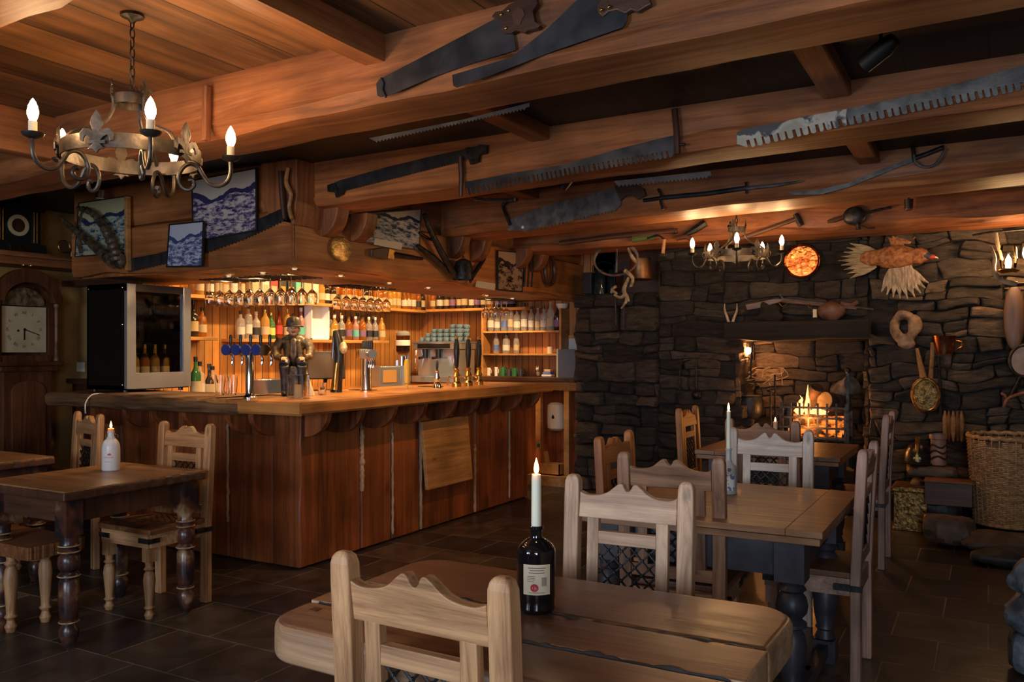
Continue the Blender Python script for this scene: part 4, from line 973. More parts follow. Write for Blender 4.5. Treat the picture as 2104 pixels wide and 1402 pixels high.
light('POINT', 'candle_glow', p+V((0, 0, .40)), .5, WARM, .012)
p = pz(228, 966, .762)
bt = thing('candle_bottle', 'white stoneware bottle with red print and swing top wire', 'bottle', p, radians(40))
r = .047; WST = plain('white_stoneware', (.62, .62, .60), .3)
MB().lathe([(1e-4, 0), (r*.94, 0), (r, .006), (r, .115), (r*.97, .135), (r*.78, .158), (r*.5, .172), (.0175, .182), (.0160, .20), (.019, .204), (.019, .212), (.013, .214), (.012, .20), (1e-4, .20)], 30).build('body', WST, bt, smooth=True)
m = MB(); m.tube([(-.02, 0, .20), (-.026, -.006, .185), (-.022, -.014, .172), (0, -.022, .168), (.022, -.014, .172), (.026, -.006, .185), (.02, 0, .20)], .0012, 5).tube([(.02, 0, .2), (.035, .004, .19), (.034, .008, .175)], .0012, 5)
m.build('wire_bail', CHROME, bt, smooth=True)
m = MB(); r2 = r+.0008
def cu2(x, z): a = -pi/2+x/r; return V((r2*cos(a), r2*sin(a), z))
for (z, x0, x1, hh) in ((.088, -.006, .012, .007), (.094, 0, .008, .004)): 
    vs = []
    for i in range(6): vs += [cu2(x0+(x1-x0)*i/5, z-hh/2), cu2(x0+(x1-x0)*i/5, z+hh/2)]
    m.add(vs, [(2*i, 2*i+2, 2*i+3, 2*i+1) for i in range(5)])
for w_ in range(7):
    x = -.026+w_*.0075; m.add([cu2(x, .068), cu2(x+.0014, .068), cu2(x+.0014, .076), cu2(x, .076)], [(0, 1, 2, 3)]).add([cu2(x, .0745), cu2(x+.005, .0745), cu2(x+.005, .076), cu2(x, .076)], [(0, 1, 2, 3)])
for w_ in range(5): x = -.02+w_*.007; m.add([cu2(x, .048), cu2(x+.004, .048), cu2(x+.004, .0505), cu2(x, .0505)], [(0, 1, 2, 3)])
m.build('red_print', plain('print_red', (.45, .05, .04), .5), bt)
o = thing('candle', 'short orange candle stub burning in the white bottle', 'candle', p+V((0, 0, .2005)), 0)
MB().lathe([(1e-4, 0), (.012, 0), (.017, .012), (.0165, .026), (1e-4, .026)], 16).build('wax', plain('orange_wax', (.8, .42, .12), .45, sss=.3), o, smooth=True); flame_obj(o, .026, .04, .007)
light('POINT', 'candle_glow', p+V((0, 0, .27)), .8, WARM, .012)
p = pz(1593, 905, .761)
o = thing('candle', 'short thick candle burning on the far table in front of the fire', 'candle', p, 0)
MB().lathe([(1e-4, 0), (.016, 0), (.016, .135), (1e-4, .132)], 16).build('wax', plain('lit_wax', (.8, .65, .4), .45, sss=.3), o, smooth=True); flame_obj(o, .134, .034, .007)
# ================================================================ CHANDELIERS
def fleur(k=1.0):
    h = [(0, 1.0), (.10, .86), (.15, .70), (.10, .56), (.07, .50), (.16, .56), (.30, .58), (.40, .46), (.38, .30), (.31, .27), (.30, .36), (.25, .42), (.16, .38), (.09, .30), (.20, .30), (.20, .22), (.08, .22), (.20, .10), (.08, .10), (0, 0)]
    return [(x*k, z*k) for x, z in h]+[(-x*k, z*k) for x, z in reversed(h[1:-1])]
def arm_path():
    a = [(.335, -.012), (.336, -.05), (.325, -.085), (.295, -.105), (.262, -.098), (.240, -.07), (.222, -.04), (.195, -.03), (.17, -.045), (.155, -.08), (.165, -.115), (.19, -.125), (.208, -.108), (.202, -.088), (.188, -.09)]
    return spline([(x, 0, z) for x, z in a], 4)
def chandelier(label, loc, base, drop):
    """origin at the candle cups' level"""
    t = thing('chandelier', label, 'chandelier', loc, 0, 'wrought chandeliers with candle bulbs')
    m = MB(); n = 48
    for r0 in (.228, .232):
        pass
    m.lathe([(.226, -.035), (.2325, -.035), (.2325, .015), (.226, .015), (.226, -.035)], n, cap=False).build('ring_band', PEWTER, t, smooth=True)
    for i in range(5):
        a = base+i*2*pi/5; R = Matrix.Rotation(a, 4, 'Z')
        A = MB(); A.tube([R @ p for p in arm_path()], .0075, 8).build('scroll_arm', PEWTER, t, smooth=True)
        P = R @ V((.335, 0, 0))
        MB().lathe([(1e-4, -.016), (.012, -.014), (.030, -.006), (.036, .004), (.033, .004), (1e-4, .000)], 20, tr(P)).build('drip_pan', PEWTER, t, smooth=True)
        MB().lathe([(.0135, .002), (.0135, .042), (1e-4, .042)], 14, tr(P)).build('candle_sleeve', CREAM, t, smooth=True)
        b = MB().lathe([(1e-4, .042), (.010, .044), (.0165, .062), (.0175, .074), (.014, .092), (.007, .108), (1e-4, .118)], 14, tr(P)).build('bulb', BULB, t, smooth=True)
        Q = Matrix.Rotation(a+pi/5, 4, 'Z') @ tr((.240, 0, -.058)) @ Matrix.Rotation(pi/2, 4, 'Z')
        MB().prism(fleur(.145), .006, Q).build('fleur_de_lis', PEWTER, t, bevel=.001)
    for i in range(3):
        a = base+.5+i*2*pi/3; R = Matrix.Rotation(a, 4, 'Z')
        MB().tube([R @ p for p in spline([(.226, 0, .0), (.19, 0, .05), (.10, 0, .09), (.065, 0, .14), (.062, 0, .19)], 5)], .007, 6).build('strap', PEWTER, t, smooth=True)
        MB().prism(fleur(.07), .004, R @ tr((.068, 0, .185)) @ Matrix.Rotation(pi/2, 4, 'Z')).build('small_fleur', PEWTER, t)
    MB().lathe([(.055, .165), (.062, .165), (.062, .20), (.055, .20), (.055, .165)], 24, cap=False).bar((-.06, 0, .185), (.06, 0, .185), .01, .006).build('crown_ring', PEWTER, t, smooth=True)
    nl = int((drop-.205)/.034); 
    for i in range(nl):
        z = .20+.017+i*(drop-.215)/nl; pts = []
        for k in range(14):
            q = 2*pi*k/14; x, zz_ = .009*cos(q), .022*sin(q); pts.append((x, 0, z+zz_) if i % 2 else (0, x, z+zz_))
        MB().tube(pts, .0028, 5, closed=True).build('chain_link', IRON, t, smooth=True)
    MB().lathe([(1e-4, drop), (.040, drop), (.040, drop-.008), (.016, drop-.018), (.008, drop-.03), (1e-4, drop-.03)][::-1], 20).build('ceiling_cup', IRON, t, smooth=True)
    return t
c1 = pD(272, 718, 3.05); c1.z = 2.125
chandelier('big wrought chandelier at top left with five lit candle bulbs', c1, radians(-27.5), ZC-2.125-.002)
c2 = pD(1513, 718, 6.38); c2.z = 2.135
chandelier('small far chandelier in front of the stone chimney wall', c2, radians(-32+29), ZC-2.135-.002)
# ================================================================ TRACED PLATES AND RODS ON A PLANE
class Pl:
    def __init__(s, p, n): s.p = V(p); s.n = V(n).normalized()
    def __call__(s, px, py, off=0):
        r = ray(px, py); o = V((0, 0, CAMZ)); pp = s.p+s.n*off; t = (pp-o).dot(s.n)/r.dot(s.n); return o+r*t
def plB(B, off=0):
    d = (B[1]-B[0]); n = V((d.y, -d.x, 0)).normalized(); return Pl(B[0]+n*off, n)
P1, P2, P3, P4 = plB(B1), plB(B2), plB(B3), plB(B4)
PW_ = Pl((0, YW, 0), (0, -1, 0)); PR = Pl((XK+.04, 0, 0), (1, 0, 0)); PLF = Pl((0, YK-.03, 0), (0, -1, 0))
def plate(name, pts, pl, t, mat, parent=None, off=.012, bevel=0, smooth=False):
    """solid plate of thickness t standing off the plane; outline traced on it"""
    a = [pl(x, y, off+t) for x, y in pts]; b = [p-pl.n*t for p in a]; n = len(a)
    m = MB().add(a+b, [tuple(range(n)), tuple(reversed(range(n, 2*n)))]+[(i, (i+1) % n, (i+1) % n+n, i+n) for i in range(n)])
    return m.build(name, mat, parent, bevel=bevel, smooth=smooth)
def rod(name, pts, pl, r, mat, parent=None, off=.02, n=8, sm=0):
    q = [pl(x, y, off) for x, y in pts]
    if sm: q = spline(q, sm)
    if isinstance(r, (list, tuple)):
        k = len(q); rr = [r[min(len(r)-1, int(i*(len(r)-1)/(k-1)))]+(r[min(len(r)-1, int(i*(len(r)-1)/(k-1))+1)]-r[min(len(r)-1, int(i*(len(r)-1)/(k-1)))])*((i*(len(r)-1)/(k-1)) % 1) for i in range(k)]
    else: rr = r
    return MB().tube(q, rr, n).build(name, mat, parent, smooth=True)
def teeth(p, q, n, depth, up=None, gap=0):
    """zigzag from p to q, teeth pointing down in the picture"""
    out = []; dx, dy = (q[0]-p[0])/n, (q[1]-p[1])/n; L = hypot(dx, dy); nx, ny = -dy/L, dx/L
    if ny < 0: nx, ny = -nx, -ny
    for i in range(n):
        x, y = p[0]+dx*i, p[1]+dy*i
        if gap and i % gap == gap-1: out += [(x, y), (x+dx*.45, y+dy*.45), (x+dx*.5-nx*depth*.8, y+dy*.5-ny*depth*.8), (x+dx*.95, y+dy*.95)]
        else: out += [(x, y), (x+dx*.5+nx*depth, y+dy*.5+ny*depth)]
    out.append(q); return out
def T(pl, px, py, off=0): return pl(px, py, off)
def comb(p, q, n, depth):
    """wide pointed teeth parted by narrow slanted slots"""
    out = []; dx, dy = (q[0]-p[0])/n, (q[1]-p[1])/n; L = hypot(dx, dy); nx, ny = -dy/L, dx/L
    if ny > 0: nx, ny = -nx, -ny
    for i in range(n):
        x, y = p[0]+dx*i, p[1]+dy*i; wd = .34 if i % 3 else .5
        out += [(x, y+nx*0), (x+dx*.28, y+dy*.28+2), (x+dx*(1-wd), y+dy*(1-wd)), (x+dx*(1.08-wd)+nx*depth, y+dy*(1.08-wd)+ny*depth), (x+dx*.98+nx*depth, y+dy*.98+ny*depth), (x+dx*.99, y+dy*.99)]
    out.append(q); return out
# beam 1: two handsaws
def handle_saw(label, blade, handle, hole, pl, bolts, off):
    c = pl(*blade[0]); t = thing('handsaw', label, 'saw', (0, 0, 0))
    plate('blade', blade, pl, .002, STEEL, t, off)
    # handle: ring made as thick plate with a bar across the grip
    for nm, pts in handle: plate(nm, pts, pl, .020, W_DARKX, t, off-.009 if off > .012 else off, bevel=.004)
    m = MB()
    for x, y in bolts: m.ell(pl(x, y, off+.022), (.006, .006, .006), 8, 6)
    m.build('bolts', BRASS, t, smooth=True)
    return t
handle_saw('left broad handsaw on the nearest beam, tip bound with wire', [(775, 196), (773, 172), (779, 163), (800, 152), (900, 100), (1005, 45), (1042, 24), (1052, 40), (1060, 103), (980, 127), (890, 158), (800, 196), (782, 200)],
    [('handle', [(1010, 34), (1018, 24), (1032, 22), (1048, 8), (1075, -4), (1100, -6), (1104, 8), (1094, 22), (1098, 44), (1110, 52), (1104, 58), (1085, 62), (1078, 67), (1060, 62), (1050, 68), (1036, 68), (1026, 58), (1030, 46), (1022, 38)])], None, P1, ((1030, 30), (1040, 58), (1045, 22)), .012)
bpy.data.objects['handle'].modifiers.clear()
rod('wire_binding', [(783, 160), (788, 172), (786, 184), (793, 200)], P1, .004, IRON, bpy.data.objects['handsaw'], .018)
hole = [(1052, 26), (1064, 16), (1074, 18), (1078, 30), (1072, 40), (1068, 52), (1058, 50), (1054, 40)]
plate('grip_opening', hole, P1, .001, plain('opening_dark', (.06, .022, .010), .7), bpy.data.objects['handsaw'], .0335)
t = handle_saw('right broad handsaw on the nearest beam, handle leaving the frame', [(929, 154), (1050, 118), (1125, 58), (1180, 5), (1205, -15), (1262, -15), (1290, 15), (1288, 42), (1280, 56), (1140, 104), (1000, 158), (938, 180), (931, 176)],
    [('handle', [(1226, 10), (1240, -10), (1330, -12), (1338, 8), (1326, 14), (1310, 24), (1296, 20), (1284, 28), (1268, 20), (1250, 24), (1238, 34), (1228, 26)])], None, P1, ((1236, 20), (1252, 14)), .016)
tag(plate('saw_blade', [(757, 284), (850, 266), (950, 246), (1030, 226), (1088, 211), (1088, 219)]+teeth((1080, 222), (770, 290), 44, 4), plB(B1, -.34), .002, STEEL, None, .0), 'long toothed saw blade hanging under the far side of the nearest beam', 'saw')
# beam 2
t = thing('crosscut_saw', 'short dark crosscut saw at the left end of the second beam', 'saw')
plate('blade', [(674, 380), (700, 370), (800, 342), (900, 318), (948, 308), (972, 302), (966, 326)]+teeth((940, 332), (700, 392), 40, 3), P2, .002, STEEL, t)
plate('end_fitting', [(672, 380), (688, 376), (690, 384), (706, 388), (704, 400), (690, 406), (687, 395), (673, 394)], P2, .012, IRON, t, .015)
plate('end_fitting', [(955, 304), (982, 300), (984, 297), (1000, 298), (1000, 315), (985, 318), (984, 332), (966, 338), (962, 325)], P2, .012, IRON, t, .015)
t = thing('crosscut_saw', 'two man crosscut saw with upright handles in the middle of the second beam', 'saw')
plate('blade', [(955, 374), (1050, 356), (1160, 338), (1270, 306), (1384, 278), (1386, 312)]+comb((1380, 322), (1160, 360), 22, 13)+comb((1160, 360), (958, 400), 22, 13), P2, .003, STEEL, t)
rod('handle', [(946, 322), (948, 360), (947, 404)], P2, [.017, .015, .012], W_DARK, t, .03)
rod('handle', [(1386, 224), (1390, 270), (1392, 317)], P2, [.017, .016, .018], W_DARK, t, .03)
rod('handle_bolt', [(1392, 298), (1408, 296)], P2, .006, IRON, t, .03)
PAINT = mottled('flaking_white_paint', (.05, .055, .06), (.42, .40, .34), 9, .6, 0, .3, lo=.42, hi=.47, c3=(.30, .28, .22))
GREYP = mottled('grey_worn_steel', (.06, .06, .06), (.17, .165, .15), 12, .5, .3, .2)
t = thing('crosscut_saw', 'long two man saw with flaking white paint on the second beam', 'saw')
cut = 1740
plate('painted_end', [(1514, 272), (1530, 264), (1600, 252), (1660, 238), (1740, 224), (1740, 246)]+comb((1740, 257), (1536, 303), 13, 15)+[(1514, 296)], P2, .003, PAINT, t)
plate('blade', [(1740, 224), (1860, 198), (2000, 163), (2160, 118), (2160, 160)]+comb((2160, 172), (1740, 257), 27, 15), P2, .003, GREYP, t)
tag(plate('saw_blade', [(1262, 372), (1460, 352), (1462, 360)]+teeth((1455, 362), (1268, 380), 24, 5), plB(B2, -.37), .002, STEEL, None, .0), 'saw blade hanging under the far side of the second beam', 'saw')
rod_ = rod('iron_strap', [(975, 408), (1000, 412), (1040, 412), (1058, 410)], plB(B2, -.36), .012, IRON, None, 0); tag(rod_, 'dark iron strap under the second beam, left of the handsaw on the third beam', 'strap')
# beam 3
t = thing('handsaw', 'long toothed handsaw on the third beam beside the sword', 'saw')
plate('blade', [(1043, 474), (1044, 453), (1120, 424), (1200, 402), (1268, 384), (1280, 400), (1274, 424)]+teeth((1266, 430), (1075, 474), 26, 5), P3, .003, GREYP, t)
plate('handle', [(1262, 382), (1300, 378), (1322, 388), (1326, 402), (1310, 410), (1300, 402), (1286, 402), (1274, 412)], P3, .02, W_DARKX, t, .012)
MB().ell(P3(1074, 467, .018), (.012, .006, .012), 10, 6).build('rivet', WHITE, t, smooth=True)
tag(rod('iron_hook', [(1062, 410), (1040, 416), (1034, 424), (1040, 442), (1048, 462)], P3, .013, IRON, None, .03, sm=4), 'bent black iron hook left of the handsaw on the third beam', 'hook')
t = thing('sword', 'straight sword in a grey metal scabbard on the third beam', 'sword')
rod('scabbard', [(1362, 406), (1450, 398), (1534, 386)], P3, .016, STEEL, t, .03); rod('scabbard_tip', [(1534, 387), (1600, 380), (1650, 372)], P3, [.014, .011, .005], GREYP, t, .03)
rod('grip', [(1322, 412), (1362, 406)], P3, .013, IRON, t, .03)
m = MB(); m.tube([P3(x, y, .03) for x, y in ((1352, 388), (1358, 400), (1357, 414), (1362, 430))], .009, 7); m.build('cross_guard', IRON, t, smooth=True)
rod('scabbard_band', [(1533, 374), (1534, 398)], P3, .008, IRON, t, .03)
t = thing('cutlass', 'curved cutlass with basket hilt on the third beam', 'sword')
bl = [(1618, 395), (1680, 390), (1740, 377), (1800, 353), (1875, 323)]; lo = [(1878, 331), (1803, 361), (1742, 385), (1690, 399), (1625, 400)]
plate('blade', bl+lo, P3, .005, GREYP, t, .02)
rod('grip', [(1876, 326), (1905, 316), (1940, 302)], P3, .014, IRON, t, .03)
rod('knuckle_guard', [(1878, 318), (1882, 334), (1898, 343), (1918, 340), (1932, 326), (1943, 306)], P3, .008, GREYP, t, .04, sm=4)
rod('hand_plate', [(1876, 300), (1879, 330)], P3, .012, IRON, t, .03)
# beam 4
t = thing('pickaxe', 'long handled iron hammer on the beam behind the far chandelier', 'hammer')
rod('shaft', [(1502, 497), (1570, 474), (1638, 449)], P4, .018, W_DARKX, t, .03); rod('head', [(1634, 440), (1640, 452), (1646, 464)], P4, [.02, .024, .022], IRON, t, .03)
t = thing('hand_drill', 'old iron hand drill with wooden handle on the beam near the stone wall', 'drill')
rod('handle', [(1700, 456), (1715, 452), (1734, 446)], P4, [.012, .022, .014], W_DARKX, t, .04); rod('chuck', [(1762, 452), (1764, 472)], P4, [.014, .020], IRON, t, .04)
c = P4(1755, 444, .04); MB().ell(c, (.085, .03, .075), 18, 10).build('gear_case', IRON, t, smooth=True)
rod('shaft', [(1775, 440), (1800, 432), (1832, 426)], P4, .010, IRON, t, .04); rod('crank', [(1762, 462), (1785, 470), (1798, 468)], P4, .006, IRON, t, .05)
t = thing('ceiling_spotlight', 'small black spotlight on the beam near the stone wall', 'light', P4(1867, 418, .09))
MB().lathe([(1e-4, -.05), (.028, -.05), (.034, .03), (1e-4, .034)], 18).build('housing', BLACK, t, smooth=True); MB().lathe([(.026, -.052), (.035, -.052), (.035, -.042), (.026, -.042)], 18, cap=False).build('rim', CHROME, t, smooth=True)
MB().bar((0, 0, .03), (0, .05, .09), .012, .012).build('bracket', BLACK, t)
t = thing('ski_bundle', 'long dark pole with green band along the beam by the niche', 'pole')
rod('pole', [(1150, 500), (1260, 486), (1392, 474)], P4, .022, W_DARKX, t, .05); rod('green_wrap', [(1300, 492), (1345, 486)], P4, .028, plain('dull_green', (.10, .14, .03), .7), t, .045)
rod('ferrule', [(1386, 470), (1388, 480)], P4, .02, IRON, t, .05)
t = thing('crank_handle', 'iron crank with hanging wooden grip below the beam at the niche', 'tool')
rod('crank', [(1330, 490), (1352, 484), (1364, 492)], P4, .008, IRON, t, .07, sm=3); rod('grip', [(1365, 492), (1362, 521)], P4, .016, W_OAK, t, .07)
t = thing('powder_horn', 'dark tapered horn on the beam left of the far chandelier', 'horn')
rod('horn', [(1405, 484), (1425, 474), (1450, 458)], P4, [.01, .03, .034], IRON, t, .05); rod('mount', [(1390, 490), (1410, 486), (1420, 492)], P4, .02, W_DARKX, t, .05)
# joists and spot between the beams
for k, (x, ya, yb_) in enumerate(((-2.12, 2.95, 4.1), (-.59, 2.9, 4.0), (-.63, 4.5, 5.6), (-3.0, 4.6, 5.7))):
    o = MB().prism([(-.06, 0), (.06, 0), (.055, .1), (-.055, .1)], yb_-ya+.12, tr((x, (ya+yb_)/2, 2.55))).build('joist', W_BEAMY, bevel=.01); tag(o, 'dark joist crossing between the ceiling beams', None, None, 'structure')
pA = pz(530, 0, ZC-.02); pB_ = pz(786, 118, 2.50)
vs = []; fs = []; n = 24
xj = -2.06; y0, y1 = .6, B1[0].y+.02
y1 = B1[0].y+(B1[1].y-B1[0].y)*((xj-B1[0].x)/(B1[1].x-B1[0].x))+.03
for i in range(n+1):
    t_ = i/n; y = y0+(y1-y0)*t_; zb = 2.535+.02*sin(t_*pi*1.6+.4)+.01*noise.noise(V((t_*7, 0, 0)))
    vs += [(xj-.055, y, ZC), (xj-.055, y, zb+.015), (xj-.04, y, zb), (xj+.05, y, zb), (xj+.055, y, zb+.02), (xj+.055, y, ZC)]
for i in range(n):
    for j in range(5): q = i*6+j; fs.append((q, q+1, q+7, q+6))
fs += [tuple(range(6)), tuple(reversed(range(n*6, n*6+6)))]
tag(MB().add(vs, fs).build('joist', W_BEAMY, smooth=True, flat_angle=30), 'curved joist running to the nearest beam, above the chandelier', None, None, 'structure')
xl = pz(0, 150, 2.48).x
xl = -4.2
o = MB().bb((xl-.12, 1.4, 2.40), (xl, B1[0].y+.01, ZC)).build('joist', W_BEAMY, bevel=.01); tag(o, 'orange lit joist left of the big chandelier', None, None, 'structure')
# post on the face of beam 1
a = P1(425, 175, .03); b_ = P1(423, 290, .03)
tag(MB().bar(a, b_, .034, .03).build('wooden_peg', W_POST, bevel=.008), 'pale upright wooden post fixed on the nearest beam beside the chandelier', 'post')
# spotlight on the dark ceiling between the first beams (a real fitting, aimed at the bar front)
q = pz(1810, 104, 2.50)
t = thing('ceiling_spotlight', 'black track spotlight on the dark ceiling between the first two beams', 'light', q)
aim = (V((-3.86, 5.0, .55))-q); Rm = aim.to_track_quat('-Z', 'Y').to_matrix().to_4x4()
MB().lathe([(.030, -.075), (.033, -.075), (.036, .02), (.025, .06), (1e-4, .065)], 20, Rm, cap=False).build('housing', BLACK, t, smooth=True)
MB().lathe([(1e-4, -.060), (.029, -.060)], 20, Rm, cap=False).build('lens', plain('spot_lens', (.6, .6, .6), .1, 1), t)
MB().bar((0, 0, .0), (0, 0, ZC-q.z), .012, .012).build('bracket', BLACK, t)

# unseen spotlight added behind the second beam to light the bar front
q = V((-2.30, 4.85, 2.50)); t = thing('ceiling_spotlight', 'unseen black spotlight added behind the second beam, aimed at the bar front', 'light', q)
aim = (V((-3.86, 5.0, .75))-q); Rm = aim.to_track_quat('-Z', 'Y').to_matrix().to_4x4()
MB().lathe([(.030, -.075), (.033, -.075), (.036, .02), (.025, .06), (1e-4, .065)], 20, Rm, cap=False).build('housing', BLACK, t, smooth=True)
MB().lathe([(1e-4, -.060), (.029, -.060)], 20, Rm, cap=False).build('lens', emis('spot_lens_lit', (1, .6, .3), 8), t)
MB().bar((0, 0, .0), (0, 0, ZC-q.z), .012, .012).build('bracket', BLACK, t)
light('SPOT', 'added_bar_spot', q+aim.normalized()*.09, 62, (1, .50, .18), .02, (-3.86, 4.95, .75), spot=72, blend=.7)
# ================================================================ CANOPY DECORATION
def picmat(name, sky, mid, dark, scale=5, hor=.5):
    if name in MC: return MC[name]
    m, nt, b = newmat(name); N = nt.nodes; L = nt.links
    tc = N.new('ShaderNodeTexCoord'); sx = N.new('ShaderNodeSeparateXYZ'); L.new(tc.outputs['Generated'], sx.inputs[0])
    mp = N.new('ShaderNodeMapping'); mp.inputs['Scale'].default_value = (1.2, 1.2, 2.4); L.new(tc.outputs['Generated'], mp.inputs[0])
    n = N.new('ShaderNodeTexNoise'); n.inputs['Scale'].default_value = scale; n.inputs['Detail'].default_value = 9; n.inputs['Roughness'].default_value = .7; L.new(mp.outputs[0], n.inputs['Vector'])
    n2 = N.new('ShaderNodeTexNoise'); n2.inputs['Scale'].default_value = 2.2; n2.inputs['Detail'].default_value = 3; L.new(tc.outputs['Generated'], n2.inputs['Vector'])
    land = N.new('ShaderNodeValToRGB'); e = land.color_ramp.elements; e[0].position = .43; e[0].color = c4(dark); e[1].position = .56; e[1].color = c4(sky); x = e.new(.50); x.color = c4(mid)
    L.new(n.outputs['Fac'], land.inputs[0])
    ad = N.new('ShaderNodeMath'); ad.operation = 'MULTIPLY_ADD'; ad.inputs[1].default_value = .55; L.new(n2.outputs['Fac'], ad.inputs[0]); L.new(sx.outputs['Z'], ad.inputs[2])
    cs = N.new('ShaderNodeValToRGB'); e = cs.color_ramp.elements; e[0].position = .84; e[0].color = (0, 0, 0, 1); e[1].position = .99; e[1].color = (1, 1, 1, 1); cs.color_ramp.interpolation = 'CONSTANT'; x = e.new(.90); x.color = (.4, .4, .4, 1)
    L.new(ad.outputs[0], cs.inputs[0])
    hill = N.new('ShaderNodeMixRGB'); hill.inputs[1].default_value = c4(dark); hill.inputs[2].default_value = c4(sky)
    g1 = N.new('ShaderNodeMath'); g1.operation = 'GREATER_THAN'; g1.inputs[1].default_value = .7; L.new(cs.outputs[0], g1.inputs[0]); L.new(g1.outputs[0], hill.inputs[0])
    g2 = N.new('ShaderNodeMath'); g2.operation = 'GREATER_THAN'; g2.inputs[1].default_value = .2; L.new(cs.outputs[0], g2.inputs[0])
    cr = N.new('ShaderNodeMixRGB'); L.new(g2.outputs[0], cr.inputs[0]); L.new(land.outputs[0], cr.inputs[1]); L.new(hill.outputs[0], cr.inputs[2])
    L.new(cr.outputs[0], b.inputs['Base Color']); setp(b, rough=.25, coat=.3); MC[name] = m; return m
def framed(name, label, c, pl, mat, frame, fw=.008, off=.012, t=.015):
    r = thing(name, label, 'picture'); q = [pl(x, y, off) for x, y in c]
    cen = sum(q, V((0, 0, 0)))/4
    vs = q+[p+pl.n*t for p in q]
    MB().add(vs, [(3, 2, 1, 0), (4, 5, 6, 7)]+[(i, (i+1) % 4, (i+1) % 4+4, i+4) for i in range(4)]).build('backing', frame, r)
    qi = [p+(cen-p).normalized()*fw*1.4+pl.n*(t+.0012) for p in q]
    MB().add(qi, [(0, 1, 2, 3)]).build('print', mat, r)
    m = MB()
    for i in range(4): m.bar(q[i]+pl.n*(t+.001), q[(i+1) % 4]+pl.n*(t+.001), fw, .006, pl.n)
    m.build('frame', frame, r); return r
BL1 = picmat('old_photo_village', (.46, .44, .40), (.22, .19, .28), (.030, .030, .10), 7, .5)
BL2 = picmat('old_photo_people', (.42, .48, .58), (.18, .22, .40), (.04, .06, .17), 5, .5)
GR1 = picmat('old_photo_valley', (.38, .38, .22), (.22, .30, .30), (.02, .03, .07), 5, .5)
GR2 = picmat('old_photo_town', (.55, .52, .42), (.25, .30, .32), (.02, .03, .05), 6, .5)
framed('framed_photo', 'large blue tinted village photograph on the canopy left of the corner post', [(398, 372), (530, 346), (531, 474), (401, 497)], PLF, BL1, BLACK)
r_ = framed('framed_photo', 'small blue photograph of standing people leaning below the village photograph', [(352, 462), (422, 455), (419, 548), (346, 549)], PLF, BL2, BLACK, off=.05)
framed('framed_photo', 'faded green valley photograph behind the ridged horns', [(166, 418), (264, 404), (266, 520), (158, 528)], PLF, GR1, BLACK, .006)
framed('framed_photo', 'faded town photograph on the right canopy face below the second beam', [(752, 440), (862, 430), (858, 514), (738, 496)], PR, GR2, W_DARKX)
framed('framed_picture', 'dark framed sketch standing at the far end of the canopy', [(1020, 515), (1074, 520), (1070, 600), (1020, 596)], PR, picmat('sketch', (.40, .28, .17), (.34, .23, .14), (.03, .02, .02), 3, .5), BLACK)
o = plate('paper_label', [(771, 490), (827, 500), (825, 514), (769, 503)], PR, .003, CREAM, None, .031); tag(o, 'cream caption card under the faded town photograph', 'card')
o = plate('small_sign', [(980, 577), (1018, 583), (1017, 597), (978, 590)], PR, .006, CREAM, None, .012); tag(o, 'small cream sign left of the dark framed sketch', 'sign')
t = thing('round_plaque', 'round brass plaque on the canopy right of the corner', 'plaque'); c = PR(700, 512, .012)
MB().lathe([(1e-4, 0), (.082, 0), (.086, .006), (.078, .010), (1e-4, .012)], 32, tr(c) @ rot('Y', pi/2) @ Matrix.Diagonal((1, 1.25, 1, 1))).build('disc', mottled('plaque_brass', (.35, .20, .05), (.85, .66, .28), 18, .3, .8, .3, stretch=(1, 1, 2)), t, smooth=True)
t = thing('knife_sheath', 'dark pistol holster and barrel mounted on the right canopy face', 'holster')
plate('leather_holster', [(764, 512), (795, 508), (808, 514), (806, 532), (790, 533), (764, 526)], PR, .03, W_DARKX, t, .012, bevel=.006); rod('barrel', [(806, 522), (840, 528), (868, 532)], PR, [.020, .019, .012], IRON, t, .03)
plate('brass_band', [(800, 511), (812, 515), (810, 533), (797, 531)], PR, .034, BRASS, t, .012)
t = thing('harness_hames', 'pair of long black curved harness bars crossing on the right canopy face', 'harness')
rod('long_bar', [(872, 440), (885, 475), (905, 515), (928, 555), (940, 574)], PR, [.018, .022, .026, .026, .012], IRON, t, .07, sm=4); rod('short_bar', [(858, 505), (880, 522), (902, 540), (920, 560)], PR, [.016, .024, .024, .018], IRON, t, .04, sm=4)
rod('right_bar', [(996, 530), (984, 548), (972, 566), (966, 580)], PR, [.016, .02, .018, .010], IRON, t, .04, sm=4); rod('strap_piece', [(860, 478), (880, 490), (895, 494)], PR, .012, IRON, t, .03)
t = thing('cow_bell', 'dark iron bell hanging on the canopy between the harness bars', 'bell', PR(952, 575, .09))
MB().lathe([(.085, 0), (.08, .08), (.06, .15), (.02, .17), (1e-4, .17)], 20, cap=False).build('bell_body', IRON, t, smooth=True); MB().tube([(0, -.02, .17), (0, 0, .195), (0, .02, .17)], .004, 6).build('loop', IRON, t)
t = thing('horse_collar', 'dark horse collar ring at the far end of the canopy', 'harness')
c = PR(1130, 556, .05); MB().tube([c+V((0, .10*cos(a), .14*sin(a))) for a in [2*pi*i/24 for i in range(24)]], .022, 8, closed=True).build('collar', W_DARK, t, smooth=True)
t = thing('leather_straps', 'bundle of hanging dark leather straps by the dark framed sketch', 'straps')
for x in (1082, 1090, 1098): rod('strap', [(x, 515), (x-3, 545), (x-6, 590)], PR, .008, IRON, t, .04, sm=3)
